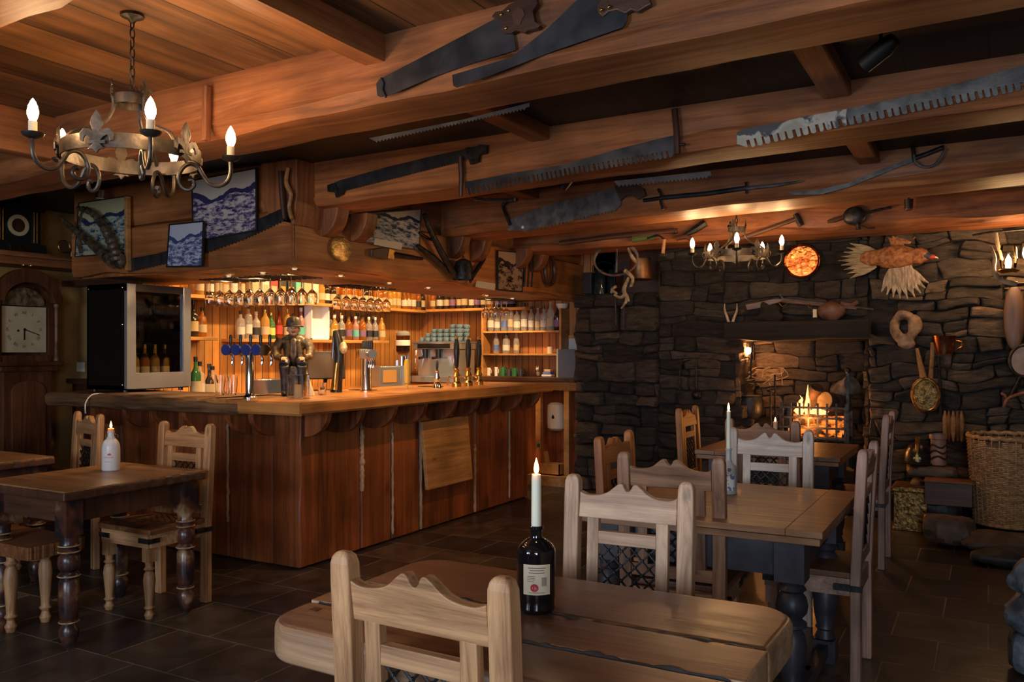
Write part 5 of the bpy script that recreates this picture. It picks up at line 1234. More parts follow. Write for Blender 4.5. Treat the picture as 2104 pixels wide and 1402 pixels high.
# left face: curved saw, ridged horns, strip
t = thing('curved_saw', 'very long curved dark crosscut saw on the left canopy face', 'saw')
up = [(262, 532), (320, 522), (380, 505), (440, 486), (500, 462), (550, 442), (588, 424)]; lw = [(592, 444), (560, 460)]
plate('blade', up+[(594, 446)]+teeth((590, 448), (500, 490), 14, 4)+teeth((500, 490), (400, 526), 14, 4)+teeth((400, 526), (262, 557), 20, 4), PLF, .003, STEEL, t, .012)
rod('handle', [(577, 352), (580, 400), (585, 450)], PLF, .018, W_DARK, t, .03)
t = thing('twisted_branch', 'pale twisted stick standing by the corner post of the canopy', 'stick')
rod('stick', [(592, 345), (588, 375), (598, 400), (594, 425), (600, 450)], PLF, [.012, .016, .012, .014], W_OAK, t, .04, sm=4)
rod_ = MB().bar(PLF(262, 404, .03), PLF(263, 556, .03), .035, .03).build('wooden_strip', W_OAK, bevel=.004); tag(rod_, 'upright pale wooden strip at the right of the ridged horns', 'strip')
t = thing('ibex_horns', 'pair of dark ridged curved animal horns above the black cabinet', 'horns')
HORN = mottled('dark_horn', (.02, .014, .010), (.10, .075, .05), 25, .4, 0, .3)
def horn(pts, r0, nm):
    q = spline([PLF(x, y, .09) for x, y in pts], 10); k = len(q); rr = [(r0*(1-.62*abs(1-i/(k-1)))*(1+.14*sin(i*1.9))) for i in range(k)]
    MB().tube(q, rr, 10).build(nm, HORN, t, smooth=True)
horn([(128, 452), (150, 470), (178, 492), (210, 520), (236, 542)], .042, 'horn'); horn([(160, 428), (190, 438), (215, 468), (232, 505), (242, 540)], .046, 'horn')
MB().ell(PLF(246, 536, .07), (.05, .04, .06), 12, 8).build('skull_base', HORN, t, smooth=True)
t = thing('small_horn', 'thin dark horn standing behind the ridged horns', 'horn'); rod('horn', [(168, 520), (163, 480), (168, 440), (180, 425)], PLF, [.02, .018, .012, .004], HORN, t, .03, sm=4)
t = thing('paper_stack', 'stack of white booklets on the high shelf left of the horns', 'booklets', (-6.80, 4.62, 2.215))
MB().bb((-.05, -.10, 0), (.05, .10, .10)).build('pages', WHITE, t)
# spotlights above left
q = PLF(205, 402, .12); t = thing('ceiling_spotlight', 'small chrome rimmed spotlight above the green valley photograph', 'light', q)
MB().lathe([(1e-4, -.02), (.03, -.02), (.033, .04), (1e-4, .05)], 16).build('housing', CHROME, t, smooth=True); MB().bar((0, 0, .04), (0, .1, .12), .01, .01).build('bracket', BLACK, t)
# ================================================================ GRANDFATHER CLOCK AND LEFT SHELF
XS = -6.86
tag(MB().bb((-7.1, 2.4, 2.16), (-6.72, 4.68, 2.20)).bb((-7.1, 2.4, 2.10), (-6.76, 4.68, 2.16)).build('high_shelf', W_BEAMY, bevel=.004), 'high brown shelf above the grandfather clock, carrying the mantel clock', 'shelf')
t = thing('grandfather_clock', 'tall dark longcase clock with cream square dial at the far left', 'clock', (-6.90, 4.10, 0), pi/2)
DK = wood('clock_wood', (.05, .018, .008), (.15, .055, .022), 'z', 1.3, .35, .15)
MB().bb((-.25, -.16, 0), (.25, .16, .42)).build('base', DK, t, bevel=.008); MB().bb((-.27, -.18, 0), (.27, .16, .08)).build('plinth', DK, t, bevel=.008)
MB().bb((-.20, -.13, .42), (.20, .15, 1.24)).build('trunk', DK, t, bevel=.004)
o_ = [(-.14, .48), (.14, .48), (.14, 1.08)]+[(.14*cos(a), 1.08+.09*sin(a)) for a in [pi*i/12 for i in range(1, 12)]]+[(-.14, 1.08)]
MB().prism(o_, .018, tr((0, -.137, 0))).build('door', wood('clock_door', (.07, .025, .01), (.20, .075, .03), 'z', 1.5, .3, .1), t, bevel=.004)
MB().bb((-.24, -.16, 1.24), (.24, .15, 1.285)).bb((-.28, -.19, 1.285), (.28, .15, 1.32)).build('waist_moulding', DK, t, bevel=.01)
MB().bb((-.255, -.10, 1.32), (-.195, .15, 1.84)).bb((.195, -.10, 1.32), (.255, .15, 1.84)).bb((-.2, .06, 1.32), (.2, .15, 1.95)).bb((-.2, -.12, 1.32), (.2, .06, 1.37)).build('hood_case', DK, t)
ar = []; n = 20
for i in range(n+1): a = pi*i/n; ar.append((.20*cos(a), 1.80+.16*sin(a)))
hood = [(-.28, 1.80), (-.205, 1.80)]+[(-x, z) for x, z in ar]+[(.205, 1.80), (.28, 1.80), (.28, 1.85)]+[(.265*cos(a), 1.85+.22*sin(a)) for a in [pi*i/n for i in range(1, n)]]+[(-.28, 1.85)]
MB().prism(hood, .06, tr((0, -.13, 0))).build('arched_pediment', DK, t, bevel=.006)
MB().bb((-.20, .02, 1.37), (.20, .04, 2.0)).build('dial_back', DK, t)
DIAL = mottled('dial_cream', (.52, .43, .26), (.68, .58, .38), 6, .35, 0, .03)
dl = MB().bb((-.185, -.075, 1.395), (.185, -.065, 1.765)).build('dial', DIAL, t)
m = MB().prism([(.175*cos(a), 1.775+.145*sin(a)) for a in [pi*i/n for i in range(n+1)]], .01, tr((0, -.07, 0))).build('dial_arch', mottled('dial_painting', (.03, .02, .02), (.25, .17, .08), 22, .4, 0, 0), t)
cz = 1.58; ring = MB()
ROM = ['XII', 'I', 'II', 'III', 'IIII', 'V', 'VI', 'VII', 'VIII', 'IX', 'X', 'XI']
for i, s_ in enumerate(ROM):
    a = pi/2-i*pi/6
    Mx = tr((.135*cos(a), -.0765, cz+.135*sin(a))) @ rot('Y', -(a-pi/2)) @ rot('X', pi/2)
    text_mesh(s_, .034, INK, dl, Mx, 'numeral', .0005)
m = MB(); m.bar((0, -.080, cz), (0, -.080, cz-.085), .010, .002, (0, 1, 0)).bar((0, -.083, cz), (.125, -.083, cz-.045), .006, .002, (0, 1, 0)).ell((0, -.083, cz), (.012, .004, .012), 10, 6).ell((-.05, -.078, cz-.01), (.010, .003, .010), 8, 5)
m.build('hands', BLACK, dl)
for x in (-.262, .262): MB().lathe([(.020, 0), (.020, .02), (.013, .03), (.013, .44), (.02, .45), (.02, .47)], 14, tr((x*.92, -.125, 1.325))).build('column', mottled('column_gilt', (.12, .06, .03), (.35, .22, .12), 8, .4, 0, .05), t, smooth=True)
m = MB().ell((-.03, -.12, 2.10), (.02, .02, .02), 10, 8).ell((.03, -.12, 2.10), (.02, .02, .02), 10, 8).build('finials', BRASS, t, smooth=True)
t = thing('mantel_clock', 'black slate mantel clock with gilt dial ring on the high shelf', 'clock', (-6.85, 4.02, 2.202), pi/2)
MB().bb((-.23, -.09, 0), (.23, .09, .07)).bb((-.19, -.075, .07), (.19, .08, .34)).bb((-.22, -.09, .34), (.22, .09, .37)).build('case', BLKPL, t, bevel=.005)
MB().lathe([(.055, 0), (.085, 0), (.085, .008), (.055, .008), (.055, 0)], 28, tr((0, -.078, .21)) @ rot('X', pi/2), cap=False).build('dial_ring', plain('ivory_ring', (.55, .45, .25), .4), t, smooth=True)
MB().lathe([(1e-4, 0), (.05, 0), (.05, .006), (1e-4, .006)], 20, tr((0, -.078, .21)) @ rot('X', pi/2)).build('dial_centre', W_DARK, t)
for x in (-.15, -.125, .125, .15): MB().lathe([(.006, .08), (.006, .33)], 8, tr((x, -.085, 0))).build('gilt_column', BRASS, t, smooth=True)
MB().bb((-.07, -.0945, .012), (.07, -.091, .05)).build('name_plate', BRASS, t)
t = thing('shaving_mirror', 'small round brass rimmed glass on a handle beside the mantel clock', 'magnifier', (-6.76, 4.40, 2.28), pi/2)
MB().tube([(.05*cos(a), 0, .05*sin(a)) for a in [2*pi*i/20 for i in range(20)]], .006, 6, closed=True).build('rim', BRASS, t, smooth=True); MB().tube([(.05, 0, -.01), (.17, .0, -.055)], .007, 6).build('handle', BRASS, t, smooth=True)
MB().lathe([(1e-4, -.002), (.048, -.002), (.048, .002), (1e-4, .002)], 20, rot('X', pi/2)).build('lens', plain('dim_lens', (.08, .04, .02), .1), t, smooth=True)
t = thing('socket_plate', 'white wall socket beside the black cabinet', 'socket', (pY(165, 755, 4.74).x-.0, 4.748, pY(165, 755, 4.74).z-.04))
MB().bb((-.055, -.008, 0), (.055, 0, .085)).build('plate', WHITE, t, bevel=.003); MB().bb((-.006, -.012, .05), (.006, -.008, .065)).build('switch', WHITE, t)
# ================================================================ STONE WALL DECORATION
t = thing('copper_plate', 'round hammered copper plate on the stone wall right of the far chandelier', 'plate'); c = PW_(1648, 537, .09)
MB().lathe([(1e-4, 0), (.135, 0), (.150, .016), (.155, .020), (.150, .024), (.134, .008), (1e-4, .008)], 40, tr(c) @ rot('X', pi/2)).build('dish', mottled('hammered_copper', (.22, .05, .012), (.72, .27, .09), 22, .26, 1, .9, bscale=1.2), t, smooth=True)
# pheasant
FEA = mottled('rust_feathers', (.20, .06, .015), (.52, .22, .07), 30, .7, 0, .5, stretch=(1, 1, 1)); FEW = mottled('pale_feathers', (.26, .19, .11), (.58, .46, .32), 26, .7, 0, .4, stretch=(3, 1, .6)); FET = mottled('tail_feathers', (.20, .14, .06), (.50, .40, .22), 22, .7, 0, .3, stretch=(.5, 1, 6))
t = thing('pheasant', 'stuffed pheasant with spread wings mounted on the stone wall', 'bird')
b0 = PW_(1838, 528, .14); RX = rot('Y', radians(4))
m = MB().ell(b0, (.20, .07, .095), 20, 12).ell(b0+V((.16, 0, -.0)), (.11, .06, .07), 14, 9).ell(b0+V((-.15, 0, .0)), (.13, .05, .07), 14, 9); m.rough(.012, 22)
m.build('body', FEA, t, smooth=True); remesh(bpy.data.objects['body.%03d' % 0] if False else t.children[0], .010, 3)
nb = PW_(1905, 525, .16); hd = PW_(1914, 528, .17)
MB().tube([b0+V((.22, -.01, .0)), nb, hd], [.045, .026, .022], 10).build('neck', plain('blue_neck', (.05, .07, .10), .4), t, smooth=True)
MB().ell(hd, (.030, .022, .022), 12, 8).build('head', plain('red_wattle', (.45, .05, .02), .6), t, smooth=True)
MB().tube([hd+V((.022, 0, -.002)), hd+V((.040, 0, -.008)), hd+V((.052, 0, -.018))], [.010, .007, .001], 8).build('beak', CREAM, t, smooth=True)
def feather(a, b_, w_, tz, bend=V((0, 0, 0))):
    a, b_ = V(a), V(b_); d = (b_-a).normalized(); s = d.cross(V((0, 1, 0))).normalized(); vs = []; fs = []; n = 8
    for i in range(n+1):
        k = i/n; ww = w_*(.25+.75*sin(min(1, k*1.15+.08)*pi)**.6) if k < .98 else w_*.15; c = a.lerp(b_, k)+bend*sin(k*pi)
        vs += [c-s*ww+V((0, .002, 0)), c+V((0, -tz, 0)), c+s*ww+V((0, .002, 0)), c+V((0, .004, 0))]
    for i in range(n):
        for j in range(4): q = i*4; fs.append((q+j, q+(j+1) % 4, q+4+(j+1) % 4, q+4+j))
    return vs, fs
m = MB()
for i in range(9):
    y = 505+i*5; e = PW_(1722+abs(i-4)*6, 500+i*9, .10); m.add(*feather(PW_(1800, 518+i*3.5, .12+.002*i), e, .026, .004))
m.build('tail', FET, t, smooth=True)
m = MB()
for i in range(9):
    a = radians(-118+i*11); r_ = 78-abs(i-5)*3; m.add(*feather(PW_(1845+i*2-8, 548, .12+.003*i), PW_(1845+cos(a)*r_*.95+(i-4)*1.5, 552-sin(a)*r_*.95*.9, .10+.003*i), .034, .004))
for i in range(6): m.add(*feather(PW_(1838+i*6, 545, .135), PW_(1826+i*10, 575+4*i, .125), .03, .004))
m.build('lower_wing', FEW, t, smooth=True)
m = MB()
for i in range(7):
    a = radians(55+i*12); m.add(*feather(PW_(1835+i*3, 515, .11+.003*i), PW_(1848+cos(a)*48+6, 518-sin(a)*38, .09+.003*i), .036, .004))
m.build('upper_wing', FEA, t, smooth=True)
# rifle
t = thing('rifle', 'old long rifle resting above the fireplace mantel', 'rifle')
WS = wood('rifle_stock', (.10, .05, .035), (.26, .15, .10), 'x', 2, .4, .1)
plate('stock', [(1531, 626), (1534, 638), (1560, 634), (1600, 622), (1607, 620), (1607, 614), (1590, 614), (1560, 620)], PW_, .03, WS, t, .09, bevel=.006)
rod('fore_stock', [(1604, 618), (1700, 628), (1760, 634)], PW_, [.017, .014, .010], WS, t, .105); rod('barrel', [(1606, 615), (1700, 625), (1794, 636)], PW_, [.010, .009, .008], GREYP, t, .112)
rod('hammer_lock', [(1602, 605), (1606, 611), (1612, 618)], PW_, .008, GREYP, t, .12); rod('trigger_guard', [(1600, 622), (1608, 630), (1618, 624)], PW_, .004, BRASS, t, .105, sm=3); rod('sling_ring', [(1660, 628), (1664, 634), (1668, 629)], PW_, .003, BRASS, t, .11, sm=3)
# antlers
t = thing('roe_antlers', 'small pale roe deer antlers above the left of the fireplace', 'antlers')
BONE = mottled('bone', (.35, .24, .14), (.60, .48, .34), 30, .5, 0, .2)
rod('antler', [(1499, 668), (1494, 652), (1489, 636), (1489, 624)], PW_, [.014, .012, .010, .003], BONE, t, .10, sm=4); rod('antler', [(1503, 668), (1509, 652), (1514, 638), (1514, 624)], PW_, [.014, .012, .010, .003], BONE, t, .10, sm=4)
MB().ell(PW_(1500, 674, .08), (.028, .02, .032), 12, 8).build('skull', BONE, t, smooth=True)
# wooden knot ring
t = thing('knot_ring', 'pale wooden burl with an oval hole on the stone wall', 'burl')
KW = mottled('burl_wood', (.16, .09, .045), (.42, .28, .16), 14, .7, 0, .6); c = PW_(1858, 672, .11)
m = MB().tube([c+V((.075*cos(a), .012*sin(3*a), .105*sin(a))) for a in [2*pi*i/24 for i in range(24)]], [.040+.012*noise.noise(V((i*.5, 0, 0))) for i in range(24)], 10, closed=True); m.ell(c+V((.02, .01, -.14)), (.07, .04, .05), 12, 8).ell(c+V((.085, .02, .02)), (.05, .05, .09), 12, 8).rough(.012, 14)
m.build('burl', KW, t, smooth=True); remesh(t.children[0], .012, 2)
# copper mug
t = thing('copper_mug', 'tapered copper mug hanging on the stone wall right of the warming pans', 'mug'); c = PW_(1940, 728, .12)
MB().lathe([(.064, 0), (.060, .0), (.092, .145), (.095, .15), (.090, .15), (.058, .006)], 28, tr(c), cap=False).build('body', COPPER, t, smooth=True)
MB().tube([c+V((x, 0, z)) for x, z in ((.085, .11), (.125, .10), (.13, .06), (.075, .03))], .009, 7).build('handle', COPPER, t, smooth=True)
# warming pan
t = thing('warming_pan', 'brass warming pan with wooden handle hanging on the stone wall', 'pan'); c = PW_(1902, 812, .13)
MB().ell(c, (.115, .035, .155), 28, 12, R=rot('Y', radians(-10)).to_3x3()).build('pan', mottled('embossed_brass', (.12, .08, .03), (.45, .32, .13), 30, .35, 1, .9), t, smooth=True)
MB().tube([c+V((.095*cos(a), -.028, .13*sin(a))) for a in [2*pi*i/28 for i in range(28)]], .006, 6, closed=True).build('rim', BRASS, t, smooth=True)
rod('handle', [(1884, 716), (1890, 745), (1897, 776)], PW_, [.014, .020, .028], W_OAK, t, .13)
tag(rod('wooden_rod', [(1917, 704), (1915, 740), (1912, 778)], PW_, [.020, .018, .022], W_OAK, None, .09), 'plain orange wooden handle hanging right of the warming pan handle', 'handle')
tag(rod('poker', [(1929, 732), (1931, 790), (1933, 850)], PW_, .012, IRON, None, .12), 'long black iron poker hanging below the copper mug', 'poker')
t = thing('ladle', 'black iron ladle hanging left of the fireplace', 'ladle'); rod('handle', [(1430, 738), (1430, 780), (1430, 806)], PW_, .010, IRON, t, .09); MB().ell(PW_(1431, 812, .10), (.048, .04, .045), 14, 9).build('bowl', IRON, t, smooth=True)
tag(rod('iron_hook', [(1416, 740), (1398, 752), (1397, 800)], PW_, .007, IRON, None, .09, sm=3), 'thin iron hook rod hanging left of the black ladle', 'hook')
# mantel
mx0, mx1 = PW_(1488, 690, .2).x, PW_(1785, 690, .2).x
W_MAN = wood('sooty_wood', (.010, .008, .007), (.034, .025, .019), 'x', 1, .95, .8)
zb, zt_ = FZ1+.0, FZ1+.17
o = fascia(40, zb, zt_, lambda u, z, d: V((u, YW+.05-d, z)), mx0, mx1, .25, 77, .03).build('mantel', W_MAN, smooth=True, flat_angle=30); tag(o, 'thick dark sooty timber mantel over the fireplace', 'mantel')
t = thing('leather_pouch', 'brown leather pouch lying on the right of the mantel', 'pouch'); c = PW_(1708, 664, .10)
LEA = mottled('brown_leather', (.07, .03, .018), (.17, .075, .045), 12, .5, 0, .2)
MB().ell((c.x, c.y, zt_+.085), (.12, .05, .085), 18, 12).rough(.015, 9).build('pouch', LEA, t, smooth=True); MB().tube([(c.x+.08, c.y, zt_+.14), (c.x+.17, c.y, zt_+.13), (c.x+.22, c.y, zt_+.16)], [.03, .02, .026], 8).build('strap_end', LEA, t, smooth=True)
MB().bb((c.x-.145, c.y-.05, zt_+.03), (c.x-.115, c.y-.02, zt_+.10)).build('tag', CREAM, t)
t = thing('fossil_stone', 'rough brown driftwood lump on the left of the mantel', 'driftwood'); c = PW_(1575, 664, .10)
m = MB().ell((c.x, c.y, zt_+.03), (.11, .05, .03), 16, 9).ell((c.x+.09, c.y, zt_+.045), (.06, .05, .045), 12, 8).ell((c.x-.02, c.y, zt_+.12), (.05, .04, .09), 12, 8).ell((c.x+.05, c.y+.02, zt_+.11), (.07, .04, .06), 12, 8).rough(.02, 12); m.build('lump', KW, t, smooth=True); t.children[0].data.materials[0] = W_MAN; remesh(t.children[0], .012, 2)
# niche things
nz = 1.985
def nl(px, Y): return pY(px, 600, Y).x
t = thing('storm_lantern', 'dark glass jars in a wire carrier in the niche above the stone ledge', 'lantern', (nl(1240, 8.1), 8.1, nz))
for x, y in ((-.07, 0), (.07, .05), (0, -.07)): MB().lathe([(1e-4, 0), (.045, 0), (.048, .1), (.044, .2), (.03, .23), (.03, .25)], 16, tr((x, y, 0))).build('jar', plain('dark_jar', (.03, .05, .05), .08, trans=.5), t, smooth=True)
MB().tube([(-.12, 0, 0), (-.12, 0, .3), (0, 0, .34), (.12, 0, .3), (.12, 0, 0)], .005, 6).build('carrier', IRON, t)
t = thing('black_box', 'black box at the left edge of the stone ledge', 'box', (nl(1208, 8.0), 8.02, nz)); MB().bb((-.05, -.05, 0), (.05, .08, .22)).build('case', BLACK, t, bevel=.004); MB().tube([(-.02, 0, .22), (.0, 0, .38), (.02, 0, .42)], .004, 6).build('aerial', GREYP, t)
t = thing('copper_bucket', 'dull copper bucket hanging under the beam in front of the niche', 'bucket'); c = pY(1316, 576, 7.75)
MB().lathe([(1e-4, 0), (.10, 0), (.12, .01), (.10, .20), (.105, .21), (.1, .21)], 24, tr(c), cap=False).build('pail', mottled('dull_copper', (.10, .06, .03), (.45, .22, .10), 6, .4, .9, .1), t, smooth=True)
MB().tube([c+V((x, 0, z)) for x, z in ((-.10, .2), (-.06, .28), (0, .30), (.06, .28), (.10, .2))], .005, 6).build('bail', IRON, t)
t = thing('hanging_hoop', 'wooden hoop harness ring hung with pale driftwood below the beam', 'hoop'); c = pY(1265, 540, 7.15)
m = MB().tube([c+V((.21*cos(a), 0, .03+.145*sin(a))) for a in [2*pi*i/28 for i in range(28)]], [.010+.014*max(0, sin(2*pi*i/28)) for i in range(28)], 8, closed=True).build('hoop', mottled('grey_hoop', (.06, .04, .03), (.20, .14, .10), 14, .6, 0, .3), t, smooth=True)
P7 = Pl((0, 7.1, 0), (0, -1, 0))
DW = mottled('driftwood', (.18, .12, .06), (.48, .36, .20), 20, .7, 0, .5)
for pts, r_ in (([(1284, 556), (1300, 572), (1296, 590), (1302, 576)], [.02, .014, .008]), ([(1292, 570), (1282, 596), (1288, 616), (1276, 634)], [.012, .020, .016, .006]), ([(1262, 606), (1275, 612), (1286, 606), (1292, 620)], [.01, .018, .012]), ([(1266, 588), (1258, 596), (1268, 604)], [.012, .016, .010]), ([(1290, 510), (1300, 530), (1310, 542)], [.008, .018, .010])):
    rod('driftwood_piece', pts, P7, r_, DW, t, .02, sm=4)
rod('cord', [(1284, 545), (1282, 580), (1270, 620)], P7, .003, IRON, t, .02)
tag(rod('spring_scale', [(1268, 500), (1268, 530), (1266, 560)], P7, [.004, .004, .014], GREYP, None, -.10), 'thin metal hanging scale behind the hoop', 'scale')
t = thing('leather_belt', 'two dark belt straps hanging down the stone below the driftwood', 'belt')
rod('strap', [(1264, 615), (1265, 640), (1266, 668)], Pl((0, YW-.16, 0), (0, -1, 0)), .012, BLACK, t, 0); rod('strap', [(1282, 620), (1281, 650), (1280, 674)], Pl((0, YW-.16, 0), (0, -1, 0)), .009, BLACK, t, 0)
# wall lamp at right
t = thing('horn_lamp', 'iron lamp with curved horn arms and lit bulb at the right edge', 'lamp'); P6 = Pl((0, 7.35, 0), (0, -1, 0))
HB = mottled('lamp_horn', (.14, .09, .05), (.45, .34, .22), 8, .4, 0, .1)
rod('horn_arm', [(2036, 506), (2044, 530), (2042, 556), (2056, 576), (2090, 584)], P6, [.008, .014, .018, .020], HB, t, .03, sm=5)
rod('horn_arm', [(2046, 476), (2050, 505), (2060, 535)], P6, [.012, .016, .006], HB, t, -.03, sm=4)
rod('collar', [(2064, 588), (2108, 584)], P6, .014, PEWTER, t, .0)
rod('top_arm', [(1998, 484), (2030, 478), (2052, 476), (2110, 470)], P6, .008, IRON, t, .0, sm=3)
c = P6(2072, 556, 0)
MB().lathe([(1e-4, 0), (.05, .0), (.075, .02), (.07, .03), (1e-4, .02)], 20, tr(c+V((0, 0, -.02)))).build('lamp_tray', BRASS, t, smooth=True)
MB().lathe([(.052, .02), (.060, .08), (.056, .16), (.045, .20)], 20, tr(c), cap=False).build('glass_shade', thin_glass('lamp_glass', (1, .95, .85)), t, smooth=True)
MB().lathe([(1e-4, .02), (.014, .02), (.022, .05), (.018, .085), (1e-4, .12)], 14, tr(c)).build('bulb', BULB, t, smooth=True)
c = P6(2108, 530, -.1); MB().lathe([(1e-4, .0), (.014, .0), (.022, .03), (.018, .065), (1e-4, .10)], 14, tr(c)).build('bulb', BULB, t, smooth=True)
m = MB()
for k in range(12): m.tube([P6(2088, 470+k*3.5, .02)+V((.006*cos(a), 0, .012*sin(a))) for a in [2*pi*i/8 for i in range(8)]], .0018, 4, closed=True)
t2 = thing('wooden_paddle', 'dark oval wooden paddle blade hanging at the right edge below the lamp', 'paddle'); c = PW_(2084, 652, .15)
MB().ell(c, (.075, .018, .26), 20, 14).build('blade', wood('paddle_wood', (.07, .035, .015), (.17, .09, .04), 'z', 1.4, .45, .1), t2, smooth=True)
t = thing('round_gauge', 'round pale rimmed dial on the wall at the right edge', 'gauge'); c = PW_(2106, 742, .12)
MB().tube([c+V((.105*cos(a), -.02, .125*sin(a))) for a in [2*pi*i/30 for i in range(30)]], .016, 8, closed=True).build('rim', PEWTER, t, smooth=True); MB().lathe([(1e-4, 0), (.10, 0), (.11, .03), (1e-4, .03)], 28, tr(c) @ rot('X', pi/2)).build('face', mottled('gauge_face', (.20, .13, .08), (.38, .28, .19), 9, .5, 0, .1), t, smooth=True)
t = thing('iron_tongs', 'rusty iron fire tools leaning at the right edge above the basket', 'fire tools')
rod('bar', [(2098, 772), (2084, 800), (2074, 820)], PW_, .016, IRON, t, .14); rod('jaw', [(2062, 838), (2070, 820), (2088, 812), (2108, 806)], PW_, .012, mottled('rust', (.12, .04, .015), (.35, .14, .06), 20, .8, 0, .4), t, .16, sm=3); rod('jaw', [(2070, 822), (2064, 812), (2056, 808)], PW_, .010, MC['rust'], t, .16)
# fireplace things
HZ = FZ0-.02
t = thing('fire_basket', 'black iron fire basket full of burning logs in the fireplace', 'fire basket', (0, 0, 0))
PF = Pl((0, 8.06, 0), (0, -1, 0)); gx = [PF(x, 850).x for x in (1606, 1738)]; gzb, gzt = PF(1670, 900).z, PF(1670, 838).z
n = 8
m = MB()
for i in range(n):
    x = gx[0]+(gx[1]-gx[0])*i/(n-1); MB().bar((x, 8.06, gzb-.03), (x, 8.06, gzt+.04), .016, .016).build('grate_bar', IRON, t)
for z in (gzb, gzb+(gzt-gzb)*.33, gzb+(gzt-gzb)*.66, gzt): MB().bar((gx[0]-.02, 8.05, z), (gx[1]+.02, 8.05, z), .014, .018).build('cross_bar', IRON, t)
MB().bb((gx[0], 8.06, gzb-.02), (gx[1], 8.42, gzb)).build('grate_floor', IRON, t)
for x in gx:
    for y in (8.06, 8.40): MB().bar((x, y, HZ), (x, y, gzt), .03, .03).build('leg', IRON, t)
MB().bar((gx[1]+.02, 8.03, HZ), (gx[1]+.02, 8.03, gzt+.32), .024, .024).ell((gx[1]+.02, 8.03, gzt+.34), (.025, .025, .03), 10, 8).build('andiron_post', IRON, t, smooth=True)
EMB = mottled('ember_log', (.02, .012, .01), (.10, .05, .03), 14, .8, 0, .5)
def ember():
    m, nt, b = newmat('glowing_ember'); N = nt.nodes; L = nt.links
    tc = N.new('ShaderNodeTexCoord'); n1 = N.new('ShaderNodeTexNoise'); n1.inputs['Scale'].default_value = 16; n1.inputs['Detail'].default_value = 5; L.new(tc.outputs['Object'], n1.inputs['Vector'])
    cr = N.new('ShaderNodeValToRGB'); e = cr.color_ramp.elements; e[0].position = .42; e[0].color = (0, 0, 0, 1); e[1].position = .62; e[1].color = (1, .22, .03, 1); L.new(n1.outputs['Fac'], cr.inputs[0]); L.new(cr.outputs[0], b.inputs['Emission Color'])
    b.inputs['Emission Strength'].default_value = 1.5; b.inputs['Base Color'].default_value = (.03, .015, .01, 1); setp(b, rough=.9); return m
EMBG = ember()
def log(a, b_, r, mat, nm, label, seed):
    a, b_ = V(a), V(b_); pts = [a.lerp(b_, i/10) for i in range(11)]; m = MB().tube(pts, [r*(1+.12*noise.noise(V((i*.6, seed, 0)))) for i in range(11)], 14)
    o = m.build('fire_log', mat, None, smooth=True, flat_angle=50); tag(o, label, 'log', 'logs in the fire'); return o
cxg = sum(gx)/2
log((gx[0]+.04, 8.30, gzb+.06), (gx[1]-.04, 8.26, gzb+.06), .05, EMBG, 0, 'glowing bottom log at the back of the fire basket', 1)
log((gx[0]+.05, 8.14, gzb+.05), (gx[1]-.05, 8.16, gzb+.05), .045, EMBG, 0, 'glowing bottom log at the front of the fire basket', 2)
log((gx[0]+.08, 8.2, gzb+.15), (gx[1]-.03, 8.24, gzb+.14), .055, EMBG, 0, 'glowing log lying across the middle of the basket', 3)
log((cxg-.10, 8.3, gzt-.06), (cxg+.02, 8.16, gzt+.18), .06, EMB, 0, 'charred dark log leaning up in the fire', 4)
o = log((cxg+.22, 8.34, gzt+.02), (cxg+.09, 8.12, gzt+.06), .085, EMB, 0, 'pale sawn log end facing out of the fire', 5)
MB().lathe([(1e-4, 0), (.082, 0), (.084, -.006)], 20, tr((cxg+.088, 8.114, gzt+.061)) @ V((-.13, -.22, .04)).to_track_quat('Z', 'Y').to_matrix().to_4x4()).build('sawn_face', mottled('sawn_end', (.14, .08, .03), (.30, .20, .09), 9, .6, 0, .1), o)
log((cxg+.16, 8.42, gzt+.12), (cxg+.30, 8.30, gzt+.20), .09, mottled('ash_stone', (.05, .04, .035), (.22, .18, .15), 12, .8, 0, .6), 0, 'rounded grey lump at the back right of the fire', 6)
def flame_mat():
    m, nt, b = newmat('fire_flame'); N = nt.nodes; L = nt.links
    lw = N.new('ShaderNodeLayerWeight'); lw.inputs['Blend'].default_value = .35
    cr = N.new('ShaderNodeValToRGB'); e = cr.color_ramp.elements; e[0].color = (1, .62, .2, 1); e[1].color = (1, .16, .02, 1); L.new(lw.outputs['Facing'], cr.inputs[0])
    em = N.new('ShaderNodeEmission'); em.inputs['Strength'].default_value = 2.2; L.new(cr.outputs[0], em.inputs['Color'])
    tp = N.new('ShaderNodeBsdfTransparent'); mx = N.new('ShaderNodeMixShader'); L.new(lw.outputs['Facing'], mx.inputs[0]); L.new(em.outputs[0], mx.inputs[1]); L.new(tp.outputs[0], mx.inputs[2])
    L.new(mx.outputs[0], nt.nodes['Material Output'].inputs['Surface']); return m
fm = flame_mat(); m = MB(); R_ = random.Random(4)
for i in range(15):
    x = gx[0]+.08+R_.random()*(gx[1]-gx[0]-.28); y = 8.15+R_.random()*.2; h = R_.uniform(.08, .22)*(1.3 if abs(x-cxg+.06) < .08 else .8); z = gzt-.07
    pts = [V((x+.03*noise.noise(V((k*.7, i, 0))), y, z+h*k/6)) for k in range(7)]; m.tube(pts, [.022, .030, .026, .020, .013, .006, .001], 8)
tag(m.build('fire_flames', fm, None, smooth=True), 'orange flames rising from the logs in the fire basket', 'fire', kind='stuff')
light('POINT', 'fire_glow', (cxg-.05, 8.12, gzt+.08), 3, FIRE, .10); light('POINT', 'fire_glow', (cxg-.05, 7.98, gzb+.15), 13, FIRE, .08)
